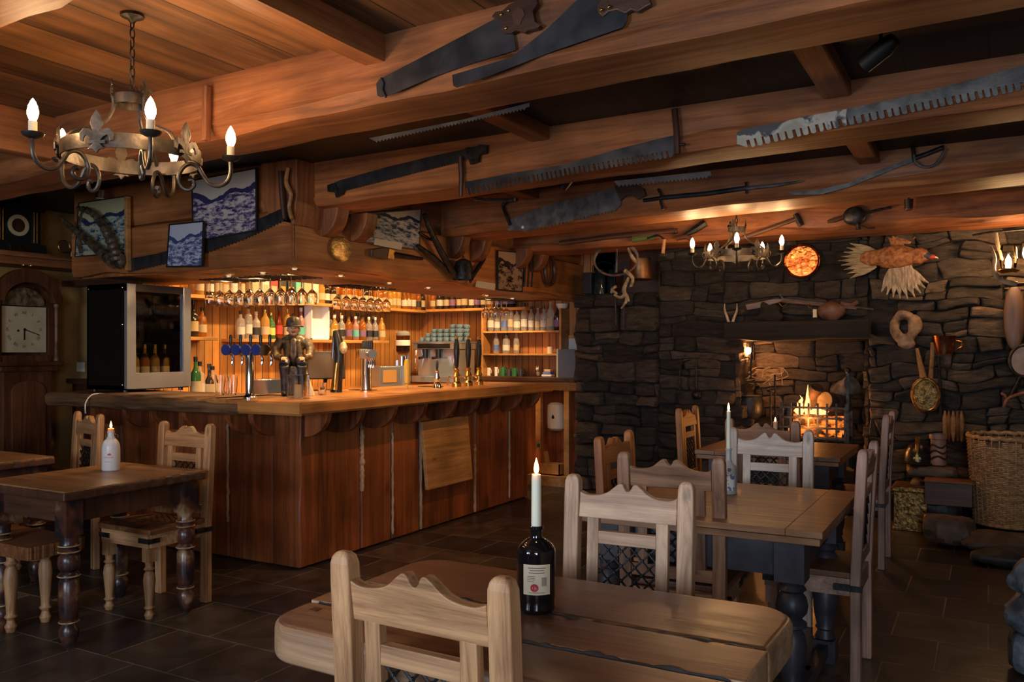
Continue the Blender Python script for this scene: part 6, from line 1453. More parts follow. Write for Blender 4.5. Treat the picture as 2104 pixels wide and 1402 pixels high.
# lamp, kettle, wreath, tools left in the opening
c = Pl((0, 8.25, 0), (0, -1, 0))(1537, 721)
t = thing('hearth_lamp', 'small bare lit bulb inside the top left of the fireplace', 'lamp', c); MB().ell((0, 0, 0), (.028, .028, .034), 14, 10).build('bulb', emis('hearth_bulb', (1, .45, .18), 160), t, smooth=True); MB().lathe([(.014, .025), (.014, .07), (1e-4, .07)], 12).build('lamp_holder', BLACK, t)
light('POINT', 'hearth_lamp_glow', c+V((0, -.06, 0)), 6, FIRE, .03)
PK = Pl((0, 8.1, 0), (0, -1, 0)); c = PK(1542, 836)
t = thing('iron_pot', 'round black cooking pot hanging in the left of the fireplace', 'pot', c)
MB().lathe([(1e-4, -.125), (.06, -.12), (.105, -.08), (.122, -.02), (.118, .05), (.105, .09), (.118, .10), (.115, .108), (.10, .10), (1e-4, .085)], 28).build('pot', mottled('pot_iron', (.010, .010, .012), (.035, .036, .04), 20, .45, .3, .2), t, smooth=True)
MB().tube([(.115*cos(a), 0, .10+.13*sin(a)) for a in [pi*i/12 for i in range(13)]], .005, 6).build('bail', IRON, t, smooth=True)
MB().lathe([(1e-4, .112), (.108, .104), (.11, .098)], 24).build('lid', GREYP, t, smooth=True)
tag(rod('pot_hook', [(1543, 780), (1543, 755), (1545, 712)], PK, .008, IRON, None, 0), 'iron chimney hook carrying the black cooking pot', 'hook')
t = thing('twig_bundle', 'pale dry twigs spread above the black cooking pot', 'twigs'); R_ = random.Random(9)
for i in range(16):
    x, y = 1518+R_.random()*90, 754+R_.random()*14; rod('twig', [(x, y), (x+R_.uniform(-28, 28), y+R_.uniform(4, 18)), (x+R_.uniform(-50, 50), y+R_.uniform(10, 40))], Pl((0, 8.3, 0), (0, -1, 0)), .005, DW, t, R_.uniform(0, .1), n=5, sm=3)
t = thing('fire_irons', 'dark iron trivet and pokers standing left in the fireplace', 'fire tools')
for x, y0, y1 in ((1518, 765, 880), (1530, 790, 880), (1583, 800, 880), (1592, 770, 860), (1520, 830, 832)): rod('iron_rod', [(x, y0), (x+1, y1)], PK, .009, IRON, t, R_.uniform(0, .06))
m = MB()
for x in (1518, 1583): MB().ell(PK(x, 770 if x < 1550 else 803, .03), (.035, .02, .02), 10, 7).build('knob', IRON, t, smooth=True)
# right hand hearth: ledge, helmet, tankard, basket ...
f = lambda u, z, d: V((u, 7.45-d, z))
lx0, lx1 = pY(1858, 960, 7.5).x, pY(1972, 960, 7.5).x
def rock(name, label, c, r, seed, mat=None, parent=None):
    m = MB().ell((0, 0, 0), r, 22, 14)
    for p in m.v:
        q = p*5+V((seed, 0, 0)); k = 1+.40*noise.noise(q)+.16*noise.noise(q*3); p.x *= k; p.y *= k; p.z *= k
        for a in range(3):
            lim = r[a]*.86
            if abs(p[a]) > lim: p[a] = lim*(1 if p[a] > 0 else -1)+(p[a]-lim*(1 if p[a] > 0 else -1))*.25
    o = m.build(name, mat or ROCK, parent, smooth=True, flat_angle=24); o.location = c
    if label: tag(o, label, 'stone')
    return o
ROCK = mottled('hearth_rock', (.045, .035, .028), (.16, .11, .075), 7, .6, 0, .8)
ROCKD = mottled('hearth_rock_dark', (.015, .015, .017), (.05, .05, .055), 7, .5, 0, .8)
zl = .50
rock('stone_slab', 'flat stone ledge slab carrying the black helmet and tall mug', ((lx0+lx1)/2, 7.55, zl-.04), ((lx1-lx0)/2*1.05, .2, .05), 3)
rock('stone_block', 'dark stone supporting the ledge slab', ((lx0+lx1)/2+.03, 7.62, zl-.17), (.21, .2, .105), 5, ROCKD)
rock('stone_block', 'low dark base stone under the ledge', ((lx0+lx1)/2, 7.62, .13), (.24, .22, .15), 8, ROCKD)
t = thing('wooden_crate', 'small dark wooden box below the stone ledge', 'box', (pY(1948, 1050, 7.2).x, 7.3, .24)); MB().bb((-.16, -.10, 0), (.16, .10, .17)).build('box', W_DARKX, t, bevel=.003); MB().bb((-.165, -.105, .17), (.165, .105, .185)).build('lid', W_BEAM, t, bevel=.003)
rock('boulder', 'rounded brown boulder in front of the dark wooden box', (pz(1950, 1080, .15).x, pz(1950, 1080, .15).y, .12), (.19, .14, .11), 12)
rock('boulder', 'flat pinkish brown stone in front of the wicker basket', (pz(2060, 1110, .1).x, pz(2060, 1110, .1).y+.05, .07), (.30, .16, .08), 14)
rock('boulder', 'low blue black stone at the right edge before the basket', (pz(2070, 1138, .08).x, pz(2070, 1138, .08).y, .05), (.24, .12, .07), 19, ROCKD)
c = pz(1864, 1092, 0); t = thing('brass_chest', 'embossed brass covered log chest at the right of the hearth', 'chest', (c.x+.02, c.y+.18, 0))
EB = mottled('embossed_chest', (.09, .05, .015), (.42, .26, .08), 34, .4, .8, 1.0, bscale=1)
MB().bb((-.12, -.16, .02), (.12, .16, .30)).build('body', EB, t, bevel=.006); MB().bb((-.135, -.175, .30), (.135, .175, .34)).build('lid', EB, t, bevel=.01); MB().bb((-.13, -.17, 0), (.13, .17, .03)).build('foot', EB, t, bevel=.004)
c = V((pY(1886, 930, 7.5).x, 7.52, zl+.012)); t = thing('helmet', 'black helmet with brass badge on the stone ledge', 'helmet', c)
MB().lathe([(.125, 0), (.13, .008), (.10, .02), (.095, .08), (.07, .14), (.03, .165), (1e-4, .17)], 26, M=Matrix.Diagonal((1, 1.2, 1, 1))).build('shell', BLKPL, t, smooth=True)
MB().tube([(0, -.11, .06), (0, -.09, .15), (0, 0, .195), (0, .09, .15)], [.008, .014, .016, .008], 8).build('comb', BRASS, t, smooth=True); MB().prism(fleur(.07), .006, tr((0, -.118, .02))).build('badge', BRASS, t)
c = V((pY(1928, 945, 7.5).x, 7.48, zl+.012)); t = thing('tall_mug', 'tall pinkish wooden mug with dark bands on the stone ledge', 'mug', c)
MB().lathe([(1e-4, 0), (.058, 0), (.060, .02), (.056, .03), (.056, .20), (.064, .205), (.064, .24), (.056, .24)], 22, cap=False).build('mug_body', mottled('pink_wood', (.20, .11, .08), (.42, .26, .19), 9, .5, 0, .1), t, smooth=True)
m = MB()
for k in range(3): m.tube([(.0585*cos(a), .0585*sin(a), .06+k*.045+.012*sin(3*a+k)) for a in [2*pi*i/24 for i in range(24)]], .008, 5, closed=True)
m.build('dark_band', W_DARK, t, smooth=True)
t = thing('ribbed_bellows', 'round ribbed brown bellows leaning on the stone wall above the ledge', 'bellows'); c = PW_(1956, 874, .12)
for k in range(5): MB().tube([c+V((-.05+k*.03, -.02-.02*sin(pi*k/4), 0))+V((0, 0, z)) for z in (-.13, -.06, 0, .06, .12)], [.006, .018, .02, .018, .006], 8).build('rib', MC['dull_copper'] if k % 2 else W_OAK, t, smooth=True)
# wicker basket
bc = pD(2074, 718, 6.45); t = thing('wicker_basket', 'tall woven wicker log basket at the right of the hearth', 'basket', (bc.x+.01, bc.y, .10))
WIC = mottled('wicker', (.26, .14, .055), (.62, .38, .17), 30, .6, 0, .2); WICD = mottled('wicker_dark', (.12, .06, .03), (.26, .15, .07), 30, .6, 0, .2)
H, ra, rb = .66, .245, .29; ns = 34
for i in range(ns):
    a = 2*pi*i/ns; MB().tube([(V((cos(a), sin(a), 0))*(ra+(rb-ra)*z/H)+V((0, 0, z))) for z in (0, H*.25, H*.5, H*.75, H)], .005, 5).build('upright_cane', WIC, t, smooth=True)
nr = 46
for j in range(nr):
    z = .012+(H-.03)*j/nr; r = ra+(rb-ra)*z/H; pts = []
    hole_ = .60 < z < .645
    for i in range(ns*3):
        a = 2*pi*i/(ns*3); rr = r+.007*cos(a*ns/2+pi*j)
        pts.append(V((rr*cos(a), rr*sin(a), z)))
    if hole_:
        k0 = int((pi+1.05)/(2*pi)*ns*3); k1 = int((pi+1.38)/(2*pi)*ns*3); k2 = int((pi+1.9)/(2*pi)*ns*3); k3 = int((pi+2.2)/(2*pi)*ns*3)
        seg = pts[k1:k2]; m = MB().tube(seg, .0065, 5) if len(seg) > 2 else MB(); m.tube(pts[k3:]+pts[:k0], .0065, 5)
    else: m = MB().tube(pts, .0068, 5, closed=True)
    m.build('woven_band', WIC if (j//14) % 2 == 0 else WIC, t, smooth=True)
MB().tube([V((rb*cos(a), rb*sin(a), H+.006*sin(a*20))) for a in [2*pi*i/60 for i in range(60)]], .016, 8, closed=True).build('rim', WIC, t, smooth=True)
MB().tube([V((ra*cos(a), ra*sin(a), .01)) for a in [2*pi*i/60 for i in range(60)]], .014, 8, closed=True).build('foot_band', WIC, t, smooth=True)
MB().lathe([(1e-4, .02), (ra-.012, .02), (rb-.018, H-.03)], 30, cap=False).build('lining', WICD, t, smooth=True)
# bluish rocks at right foreground
for k, (px, py, r_, sd) in enumerate(((2092, 1190, (.13, .12, .09), 2), (2094, 1262, (.14, .13, .10), 5), (2100, 1335, (.13, .13, .10), 9))):
    c = pD(px+34, 718, 3.75); z = CAMZ-(py-718)*3.75/F
    rock('grey_boulder', ['topmost blue grey stone of the low pile at the right edge', 'middle pale blue grey stone of the pile at the right edge', 'lowest dark stone of the pile at the right edge'][k], (c.x, c.y, z), r_, sd, mottled('pile_stone', (.04, .05, .06), (.22, .27, .30), 9, .5, 0, .8))
# ================================================================ ON THE BAR
def onbar(px, py): return pz(px, py, ZT+.001)
# black glass fronted cabinet
fx, fy = -5.47, 4.035
t = thing('glass_front_cabinet', 'black cabinet with steel framed glass door standing on the left of the bar', 'cabinet', (fx, fy, ZT+.001))
W_, D_, H_ = .45, .57, .80
MB().bb((-W_, 0, .02), (-W_+.02, D_, H_)).bb((-W_, 0, .02), (-.02, .02, H_)).bb((-W_, D_-.02, .02), (-.02, D_, H_)).bb((-W_, 0, .02), (-.02, D_, .05)).bb((-W_, 0, H_-.04), (-.02, D_, H_)).build('shell', plain('cabinet_black', (.004, .004, .005), .5, spec=.2), t)
fr_ = MB().bb((-.02, 0, .03), (.012, .075, H_)).bb((-.02, D_-.07, .03), (.012, D_, H_)).bb((-.02, .075, .03), (.012, D_-.07, .145)).build('door_frame', STAINLESS, t, bevel=.003)
MB().bb((-.02, .0, H_-.055), (.008, D_, H_)).build('top_panel', BLKPL, t)
MB().bb((-.010, .075, .145), (-.004, D_-.07, H_-.055)).build('door_glass', thin_glass('door_glass_clear', (.8, .8, .8)), t)
for z in (.28, .46, .62): MB().bb((-W_+.02, .02, z), (-.04, D_-.02, z+.006)).build('inner_shelf', GLASS, t)
for x, y in ((-.41, .04), (-.06, .04), (-.41, .53), (-.06, .53)): MB().lathe([(.018, 0), (.018, .022)], 10, tr((x, y, 0))).build('foot', BLKPL, t)
for x, z in ((-.43, .77), (-.04, .77), (-.04, .50), (-.04, .06)): MB().ell((x, -.002, z), (.006, .003, .006), 8, 5).build('screw', CHROME, t)
i = 0
for y, k, c_ in ((.16, 'wine', 'gold'), (.25, 'wine', 'amber'), (.34, 'wine', 'gold'), (.43, 'whisky', 'dark')):
    bottle(k, c_, 'cream', 'gold', .29, .036, (fx-.12, fy+y, ZT+.068), '%s bottle inside the black cabinet, %s from the left' % (c_, ORD[i]), 'bottles in the black cabinet'); i += 1
for k in range(8):
    copy_tree(gw, 'wine glass standing inside the black cabinet, %s from left' % ORD[k], (fx-.16-.10*(k//4), fy+.14+.10*(k % 4), ZT+.472+.2), None, group='glasses in the black cabinet')
# seated figurine
fg = onbar(603, 812); t = thing('seated_figurine', 'dark seated figurine of a man in a bowler hat on the bar corner', 'figurine', fg, radians(42)); s = 1.0
BRZ = mottled('painted_bronze', (.014, .016, .014), (.15, .10, .05), 26, .4, 0, .3, c3=(.38, .27, .15)); SKN = mottled('figurine_skin', (.38, .18, .09), (.66, .40, .24), 30, .45, 0, .2)
SHT = mottled('figurine_shirt', (.25, .16, .08), (.50, .36, .20), 30, .5, 0, .1); TRS = mottled('figurine_trousers', (.008, .010, .016), (.04, .04, .05), 20, .4, 0, .2)
m = MB().bb((-.085, -.03, .0), (.085, .13, .20)).rough(.012, 18); o = m.build('rock_seat', BRZ, t, smooth=True); remesh(o, .008, 3)
m = MB()
for sx in (-1, 1):
    m.tube([(sx*.045, .05, .225), (sx*.055, -.02, .235), (sx*.060, -.085, .225), (sx*.060, -.105, .205)], [.048, .042, .036, .036], 10).tube([(sx*.060, -.105, .205), (sx*.058, -.10, .12), (sx*.055, -.095, .03)], [.036, .028, .024], 10)
o = m.build('trousers', TRS, t, smooth=True); remesh(o, .006, 3)
m = MB()
for sx in (-1, 1): m.ell((sx*.056, -.125, .020), (.024, .05, .02), 12, 8)
m.build('shoes', BLKPL, t, smooth=True)
m = MB().ell((0, .04, .30), (.072, .058, .10), 16, 10).ell((0, .045, .375), (.088, .052, .055), 16, 9)
for sx in (-1, 1): m.tube([(sx*.085, .045, .385), (sx*.118, .02, .32), (sx*.108, -.03, .265), (sx*.075, -.085, .262)], [.036, .034, .028, .024], 10)
for sx in (-1, 1): m.tube([(sx*.03, -.005, .38), (sx*.04, -.02, .30), (sx*.05, -.03, .24)], [.02, .022, .02], 8)
o = m.build('jacket', BRZ, t, smooth=True); remesh(o, .006, 3)
MB().ell((0, -.008, .325), (.034, .022, .075), 12, 9).build('shirt', SHT, t, smooth=True)
MB().prism([(-.008, .385), (.008, .385), (.012, .30), (0, .27), (-.012, .30)], .006, tr((0, -.031, 0))).build('tie', BRZ, t)
m = MB().ell((0, .02, .460), (.040, .045, .050), 16, 12).tube([(0, .035, .40), (0, .03, .43)], [.024, .022], 10).ell((0, -.024, .452), (.008, .012, .012), 8, 6).ell((0, -.012, .425), (.022, .018, .012), 10, 6)
for sx in (-1, 1): m.ell((sx*.042, .02, .455), (.006, .010, .014), 8, 6)
o = m.build('head', SKN, t, smooth=True); remesh(o, .0035, 2)
for sx in (-1, 1): MB().ell((sx*.014, -.022, .465), (.005, .003, .003), 8, 5).build('eye', BLACK, t, smooth=True)
MB().ell((0, -.026, .438), (.016, .006, .004), 10, 5).build('moustache', BRZ, t, smooth=True)
MB().lathe([(1e-4, .495), (.070, .487), (.072, .491), (.052, .499), (.050, .53), (.038, .552), (.018, .560), (1e-4, .562)], 22, tr((0, .02, -.012))).build('hat', mottled('figurine_hat', (.015, .012, .01), (.10, .07, .05), 22, .4, 0, .2), t, smooth=True)
for sx in (-1, 1):
    m = MB().ell((sx*.062, -.108, .258), (.016, .020, .010), 10, 7)
    for f_ in range(4): a = (-.012+f_*.008); m.tube([(sx*.062+a, -.12, .260), (sx*.062+a, -.135, .256), (sx*.062+a*1.05, -.143, .244)], [.0048, .0045, .003], 6)
    m.tube([(sx*.050, -.105, .262), (sx*.042, -.118, .262), (sx*.040, -.128, .256)], [.005, .0048, .003], 6)
    o = m.build('hand', SKN, t, smooth=True)
# candle lantern box and menu card in front of the figurine
p = onbar(613, 819); t = thing('glass_lantern', 'small glass sided lantern with a candle in front of the figurine', 'lantern', p, radians(20))
m = MB()
for x in (-.05, .05):
    for y in (-.05, .05): m.bb((x-.004, y-.004, 0), (x+.004, y+.004, .15))
m.bb((-.055, -.055, 0), (.055, .055, .006)).bb((-.055, -.055, .15), (.055, .055, .156)); m.build('frame', CHROME, t)
for a, b_ in (((-.05, -.051, .006), (.05, -.049, .15)), ((-.05, .049, .006), (.05, .051, .15)), ((.049, -.05, .006), (.051, .05, .15))): MB().bb(a, b_).build('glass_side', GLASS, t)
MB().lathe([(1e-4, .006), (.026, .006), (.026, .09), (1e-4, .088)], 18).build('candle', plain('cream_candle', (.75, .52, .25), .5, sss=.3), t, smooth=True)
p = onbar(648, 813); t = thing('menu_card', 'folded pale card standing on the bar right of the figurine', 'card', p, radians(35))
MB().add([(-.04, 0, 0), (-.01, 0, 0), (-.075, .0, .20), (-.10, .0, .20), (-.04, .06, 0), (-.01, .06, 0), (-.075, .06, .20), (-.10, .06, .20)], [(0, 1, 2, 3), (7, 6, 5, 4), (0, 4, 5, 1), (1, 5, 6, 2), (2, 6, 7, 3), (3, 7, 4, 0)]).build('card', CREAM, t)
p = onbar(662, 812); t = thing('tumbler', 'small clear tumbler beside the folded card', 'glass', p); MB().lathe([(1e-4, 0), (.026, 0), (.034, .085), (.032, .085), (.024, .008), (1e-4, .008)], 18).build('cup', GLASS, t, smooth=True)
# beer fonts
def tap(parent, c, lens):
    MB().lathe([(1e-4, 0), (.034, 0), (.036, .004), (.036, .022), (1e-4, .024)], 20, tr(c) @ rot('Z', radians(0)) @ rot('X', pi/2)).build('badge', lens, parent, smooth=True)
    MB().tube([V(c)+V((0, .03, -.02)), V(c)+V((0, .05, -.06)), V(c)+V((0, .04, -.10))], [.010, .009, .006], 8).build('spout', CHROME, parent, smooth=True)
    MB().lathe([(.006, .02), (.009, .045), (.011, .085), (.007, .098), (1e-4, .10)], 10, tr(V(c)+V((0, .03, .0)))).build('tap_handle', BLKPL, parent, smooth=True)
BLUE = plain('blue_badge', (.03, .05, .22), .12, coat=.6)
p = onbar(513, 820); t = thing('beer_font', 'chrome T shaped beer font with round blue badges left of the figurine', 'beer tap', p, radians(8))
MB().lathe([(1e-4, 0), (.045, 0), (.045, .012), (.030, .025), (.026, .04), (.026, .26), (.034, .29), (1e-4, .29)], 24).build('column', CHROME, t, smooth=True)
MB().tube([(-.17, 0, .315), (.17, 0, .315)], .028, 16).build('cross_bar', CHROME, t, smooth=True)
for k, x in enumerate((-.15, -.072, .006, .084)): tap(t, (x, -.028, .315), BLUE)
for x in (.155,): tap(t, (x, -.028, .315), CHROME)
p = onbar(692, 806); t = thing('beer_font', 'tall black and brass slanted beer font with oval badge', 'beer tap', p, radians(20))
MB().tube([(-.005, 0, 0), (.005, 0, .12), (.02, 0, .28), (.01, 0, .38), (-.005, 0, .46)], [.045, .038, .034, .036, .022], 16).build('column', BLKPL, t, smooth=True)
MB().tube([(-.008, -.028, .02), (.002, -.030, .12), (.012, -.026, .22)], [.028, .024, .020], 12).build('brass_front', BRASS, t, smooth=True)
MB().tube([(-.03, -.01, .25), (-.022, -.01, .40), (-.02, 0, .45)], .010, 8).build('chrome_edge', CHROME, t, smooth=True)
MB().ell((.062, -.03, .33), (.032, .010, .045), 20, 10).build('oval_badge', mottled('badge_gold', (.35, .25, .10), (.75, .62, .35), 60, .35, .5, 0), t, smooth=True)
p = onbar(753, 806); t = thing('beer_font', 'chrome beer font with long cluttered crossbar left of the coffee grinder', 'beer tap', p, radians(-40))
MB().lathe([(1e-4, 0), (.050, 0), (.050, .012), (.038, .022), (.036, .23), (.040, .25), (1e-4, .25)], 24).build('column', CHROME, t, smooth=True)
MB().tube([(-.16, 0, .285), (.22, 0, .285)], .034, 16).build('cross_bar', STAINLESS, t, smooth=True)
for x in (-.13, -.05, .03, .11, .19): tap(t, (x, -.03, .285), [BRASS, STAINLESS][x > 0])
p = onbar(836, 800); tag(MB().lathe([(1e-4, 0), (.010, 0), (.011, .04), (.020, .05), (.024, .20), (.018, .235), (1e-4, .24)], 14, tr(p)).build('tap_handle_tall', plain('mustard_paint', (.55, .38, .05), .35), smooth=True), 'mustard yellow slender tap handle on the bar below the grinder', 'tap handle')
bpy.data.objects['tap_handle_tall'].name = 'beer_lever'
p0 = None
for k, (px, py) in enumerate(((938, 795), (962, 793), (984, 791))):
    p = onbar(px, py); lb = 'black handled brass hand pump on the bar, %s from the left' % ORD[k]
    if p0 is None:
        p0 = t = thing('hand_pump', lb, 'hand pump', p, 0, 'hand pumps on the bar')
        MB().lathe([(1e-4, 0), (.04, 0), (.04, .03), (.026, .045), (.024, .08), (.034, .09), (.028, .10), (.018, .13), (.026, .15), (.012, .16), (1e-4, .16)], 18).build('brass_base', BRASS, t, smooth=True)
        MB().lathe([(.011, .155), (.018, .18), (.026, .28), (.024, .36), (.016, .39), (.018, .40), (1e-4, .405)], 16).build('pump_handle', BLKPL, t, smooth=True)
        MB().lathe([(.010, .40), (.016, .41), (.012, .43), (1e-4, .435)], 12).build('finial', BRASS, t, smooth=True)
        MB().tube([(-.02, 0, .06), (-.07, 0, .09), (-.09, 0, .06), (-.09, 0, .01)], .006, 8).build('swan_neck', BRASS, t, smooth=True)
    else: copy_tree(p0, lb, p)
p = onbar(898, 797); t = thing('beer_font', 'small ornate chrome tap with slim dark handle before the coffee machine', 'beer tap', p)
MB().lathe([(1e-4, 0), (.040, 0), (.036, .02), (.020, .05), (.028, .08), (.016, .12), (.022, .14), (1e-4, .15)], 18).build('tap_body', CHROME, t, smooth=True); MB().lathe([(.006, .14), (.012, .17), (.010, .22), (1e-4, .235)], 10).build('tap_handle', BLKPL, t, smooth=True)
for k, (px, py) in enumerate(((745, 812), (560+20, 0), (885, 805))):
    if py: tag(MB().bb((-.10, -.05, 0), (.10, .05, .004), tr(onbar(px, py-10))).build('bar_mat', BLACK), ['dark bar mat between the tall font and the chrome font', '', 'dark bar mat in front of the coffee machine'][k], 'bar mat')
# ---- back counter: coffee machine, cups, grinder, till, bowl
ZB = 1.021
c = V((pY(903, 750, 8.0).x, 7.98, ZB)); t = thing('coffee_machine', 'polished espresso machine with rows of blue grey cups on top', 'coffee machine', (c.x, c.y+.1, c.z), 0)
wM = .29
MB().bb((-wM, -.18, .40), (wM, .24, .47)).bb((-wM+.02, -.12, .10), (wM-.02, .24, .40)).bb((-wM, -.22, .03), (wM, .24, .10)).build('body', plain('polished_panel', (.62, .68, .76), .16, .75), t, bevel=.006)
MB().bb((-wM+.06, -.185, .41), (wM-.08, -.18, .46)).build('control_panel', BLKPL, t); MB().bb((-wM-.01, -.19, .465), (wM+.01, .25, .485)).build('cup_rail', STAINLESS, t, bevel=.003)
for x in (-.15, 0.03): MB().lathe([(.035, .30), (.035, .40)], 16, tr((x, -.14, 0))).tube([(x, -.15, .31), (x, -.26, .30)], [.012, .016], 8).build('group_head', BLKPL, t, smooth=True)
for x in (-.26, .26): MB().tube([(x, -.16, .40), (x+.01, -.20, .30), (x, -.18, .18)], .005, 6).build('steam_wand', CHROME, t, smooth=True)
CUPM = plain('blue_grey_cup', (.20, .33, .42), .3); n0 = 0; cp0 = None
cols = [(-.24, 2), (-.155, 3), (-.07, 4), (.015, 4), (.10, 4), (.185, 5), (.265, 5)]
for r_i, yy in enumerate((-.08, .03)):
    for ci, (x, nst) in enumerate(cols):
        nn = nst if r_i == 0 else nst
        for k in range(max(1, nn-1+r_i*0)):
            lb = 'blue grey cup, %s up in %s stack, %s row on coffee machine' % (ORD[k], ORD[ci], ['front', 'back'][r_i])
            loc = (c.x+x+r_i*.02, c.y+.1+yy, ZB+.487+k*.0475)
            if cp0 is None:
                cp0 = q = thing('coffee_cup', lb, 'cup', loc, 0, 'cups stacked on the coffee machine'); MB().lathe([(.022, 0), (.037, .015), (.042, .047), (.040, .047), (.033, .014), (1e-4, .010)], 14).build('bowl', CUPM, q, smooth=True)
                MB().tube([(.036, 0, .034), (.052, 0, .032), (.050, 0, .016), (.034, 0, .014)], .004, 6).build('handle', CUPM, q, smooth=True)
            else: copy_tree(cp0, lb, loc, random.uniform(-1.5, 1.5))
c = pX(828, 775, -5.62); t = thing('coffee_grinder', 'steel coffee grinder with white labelled bean hopper in the bar corner', 'grinder', (-5.62, c.y, ZB), radians(30))
MB().bb((-.075, -.10, 0), (.075, .10, .28)).build('body', STAINLESS, t, bevel=.01); MB().lathe([(.06, .28), (.065, .34)], 20, cap=False).lathe([(.045, .22), (.045, .32)], 16, tr((0, -.09, 0))).build('collar', CHROME, t, smooth=True)
MB().lathe([(.05, .34), (.075, .38), (.078, .55), (.075, .55), (.05, .36)], 22, cap=False).build('hopper', glass('smoky_hopper', (.5, .4, .35), .05, 1.2), t, smooth=True)
MB().lathe([(.0795, .44), (.0795, .50)], 22, cap=False).build('hopper_label', WHITE, t, smooth=True); MB().lathe([(1e-4, .375), (.066, .375), (.07, .44), (1e-4, .44)], 18).build('beans', W_DARK, t); MB().lathe([(.08, .55), (.08, .575), (.05, .60), (1e-4, .60)], 22).build('hopper_lid', plain('grey_lid', (.25, .25, .26), .4), t, smooth=True)
c = pX(662, 760, -5.35); t = thing('till_screen', 'black tilted till screen behind the figurine', 'till', (-5.35, c.y+.05, ZB), radians(50))
MB().box((0, 0, .25), (.34, .03, .26), R=rot('X', radians(-14)).to_3x3()).build('screen', BLKPL, t, bevel=.006); MB().bb((-.10, .02, 0), (.10, .20, .02)).bar((0, .06, .02), (0, .02, .22), .06, .03).build('stand', BLACK, t)
MB().box((0, -.0175, .25), (.31, .002, .23), R=rot('X', radians(-14)).to_3x3()).build('display', plain('brown_display', (.05, .025, .015), .25), t)
c = pX(552, 780, -5.5); t = thing('mixing_bowl', 'wide steel pan on the back counter behind the left beer font', 'bowl', (-5.5, c.y, ZB)); MB().lathe([(1e-4, 0), (.13, 0), (.16, .13), (.165, .135), (.155, .13), (.125, .01), (1e-4, .01)], 28).build('bowl', STAINLESS, t, smooth=True)
c = pX(790, 760, -5.6); t = thing('small_oven', 'small steel box appliance under the lower shelf by the grinder', 'appliance', (-5.62, c.y, ZB), radians(80)); MB().bb((-.15, -.12, 0), (.15, .12, .22)).build('case', STAINLESS, t, bevel=.008); MB().bb((-.11, -.126, .05), (.08, -.12, .18)).build('door_window', plain('warm_window', (.5, .28, .10), .3), t)
# spirit bottles and jars at the left end, behind the counter edge
for k, (px, h, kd, gc, lc) in enumerate(((402, .34, 'wine', 'green', 'cream'), (416, .30, 'whisky', 'clear', 'white'), (430, .28, 'flask', 'dark', 'cream'), (442, .26, 'gin', 'clear', 'white'))):
    q = pX(px, 760, -5.55); bottle(kd, gc, lc, 'black', h, .042, (-5.55-.03*(k % 2), q.y, ZB), '%s %s label bottle on back counter beside cabinet, %s from left' % (gc, lc, ORD[k]), 'bottles on the back counter')
p = onbar(457, 806)
for k, (px, py) in enumerate(((452, 812), (468, 808), (478, 812))):
    q = onbar(px, py); copy_tree(t0, '', q) if False else None
    o = thing('beer_glass', 'clear empty beer glass on the bar left of the chrome font, %s from left' % ORD[k], 'glass', q, 0, 'glasses on the bar'); MB().lathe([(1e-4, 0), (.028, 0), (.036, .11 if k % 2 else .14), (.034, .11 if k % 2 else .14), (.026, .01), (1e-4, .01)], 16).build('cup', GLASS, o, smooth=True)
# things on the pine shelf unit
for k, (px, cc, h) in enumerate(((1005, 'white', .09), (1020, 'white', .10), (1034, 'green', .10), (1046, 'dark', .08), (1058, 'green', .09), (1070, 'dark', .08))):
    q = pY(px, 770, gy+.1); mt = {'white': WHITE, 'green': plain('green_mug', (.03, .16, .04), .3), 'dark': plain('dark_mug', (.05, .04, .04), .3)}[cc]
    o = thing('mug', '%s mug on the bottom board of the pine unit, %s from left' % (cc, ORD[k]), 'mug', (q.x, gy+.1, 1.121), radians(-30)); rr = .022 if cc == 'white' else .038
    MB().lathe([(1e-4, 0), (rr, 0), (rr, h), (rr*.9, h), (rr*.9, .01), (1e-4, .01)], 18).build('mug_body', mt, o, smooth=True); MB().tube([(rr, 0, h*.8), (rr+.025, 0, h*.7), (rr+.025, 0, h*.35), (rr, 0, h*.25)], .005, 6).build('handle', mt, o, smooth=True)
q = pY(1129, 725, gy+.08); o = thing('pillar_candle', 'short cream candle on the middle board of the pine unit', 'candle', (q.x, gy+.1, 1.12+zz[1]+.001)); MB().lathe([(1e-4, 0), (.033, 0), (.033, .075), (1e-4, .073)], 18).build('wax', CREAM, o, smooth=True)
q = pY(1104, 770, gy+.08); o = thing('animal_ornament', 'small white and brown ornament on the bottom board of the pine unit', 'ornament', (q.x, gy+.1, 1.121))
m = MB().ell((0, 0, .035), (.022, .03, .035), 12, 8).ell((0, -.02, .08), (.018, .022, .02), 12, 8).ell((.012, -.02, .10), (.006, .004, .014), 8, 5).ell((-.012, -.02, .10), (.006, .004, .014), 8, 5); m.build('body', mottled('ornament_glaze', (.25, .12, .06), (.75, .70, .62), 40, .4, 0, 0), o, smooth=True)
q = pY(1128, 770, gy+.08); o = thing('cloth_bundle', 'folded blue and white cloths on the bottom board of the pine unit', 'cloth', (q.x-.02, gy+.1, 1.121)); MB().bb((-.06, -.05, 0), (.06, .05, .025)).build('white_cloth', WHITE, o, bevel=.008); MB().bb((-.05, -.045, .0255), (.05, .045, .05)).build('blue_cloth', plain('blue_cloth', (.15, .22, .55), .8), o, bevel=.008); MB().bb((-.035, -.04, .0505), (.045, .04, .08)).build('pink_cloth', plain('beige_cloth', (.6, .45, .38), .8), o, bevel=.008)
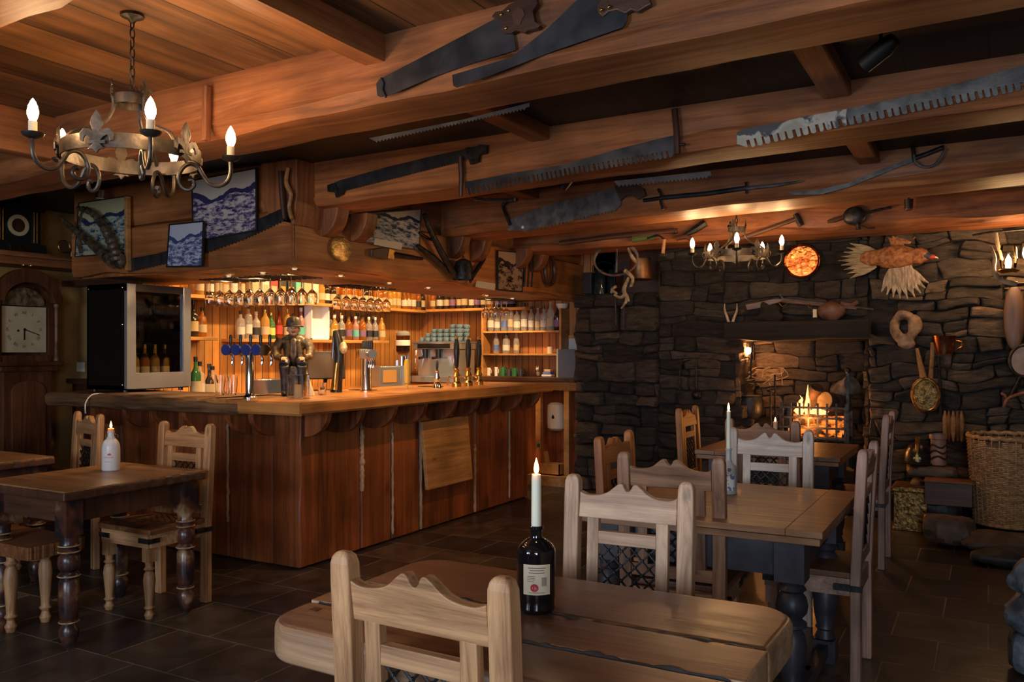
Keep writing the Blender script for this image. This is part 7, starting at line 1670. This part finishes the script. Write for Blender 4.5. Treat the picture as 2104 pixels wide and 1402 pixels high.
# framed notice, dark folder, wall lamp near the stone edge
PV = Pl((0, YB-.002, 0), (0, -1, 0)); framed('framed_notice', 'pine framed white printed notice on the boards beside the stone wall', [(1163, 692), (1211, 690), (1211, 751), (1163, 753)], PV, mottled('notice_paper', (.30, .30, .30), (.72, .72, .70), 40, .5, 0, 0, stretch=(1, 1, 5), lo=.34, hi=.42), W_SHELF, .022, .002)
q = pY(1163, 772, gy-.08); o = thing('menu_folder', 'tall dark grey folder standing open on the sideboard end', 'menu', (q.x, gy-.06, 1.121), radians(18)); MB().bb((-.09, 0, 0), (.09, .008, .30)).build('cover', plain('slate_card', (.10, .09, .10), .5), o); MB().bb((-.112, -.004, 0), (-.092, .05, .30)).build('pages', CREAM, o)
q = pY(1154, 632, YB-.1); o = thing('wall_lamp', 'small white bowl shaped wall lamp at the end of the bar shelves', 'lamp', (q.x, YB-.09, q.z-.03)); MB().lathe([(1e-4, 0), (.035, .0), (.06, .035), (.066, .07), (.060, .07), (.054, .035), (1e-4, .008)], 20).build('bowl', plain('lamp_white', (.8, .72, .6), .4), o, smooth=True); MB().bar((0, .02, .03), (0, .088, .03), .02, .02).build('bracket', BRASS, o)
# red fire bottle at the end of the bar
p = pY(1106, 940, gy-.2); o = thing('orange_bottle', 'orange bottle with green cap standing on the step at the bar end', 'bottle', (max(p.x, -4.2), gy-.2, .101)); MB().lathe([(1e-4, 0), (.035, 0), (.036, .22), (.014, .27), (.014, .30), (1e-4, .30)], 18).build('body', plain('orange_plastic', (.65, .18, .04), .35), o, smooth=True); MB().lathe([(.017, .285), (.017, .325), (1e-4, .325)], 14).build('cap', MC['green_mug'], o, smooth=True)
# white flex hanging from the left end of the bar
p = pY(180, 815, YC-.02); tag(MB().tube(spline([pY(215, 812, YC+.1)+V((0, 0, .01)), pY(190, 811, YC+.02), pY(176, 828, YC-.03), pY(176, 850, YC-.03)], 5), .005, 6).build('white_cable', plain('cable_white', (.6, .58, .52), .5), smooth=True), 'white cable drooping over the left end of the log bar top', 'cable')
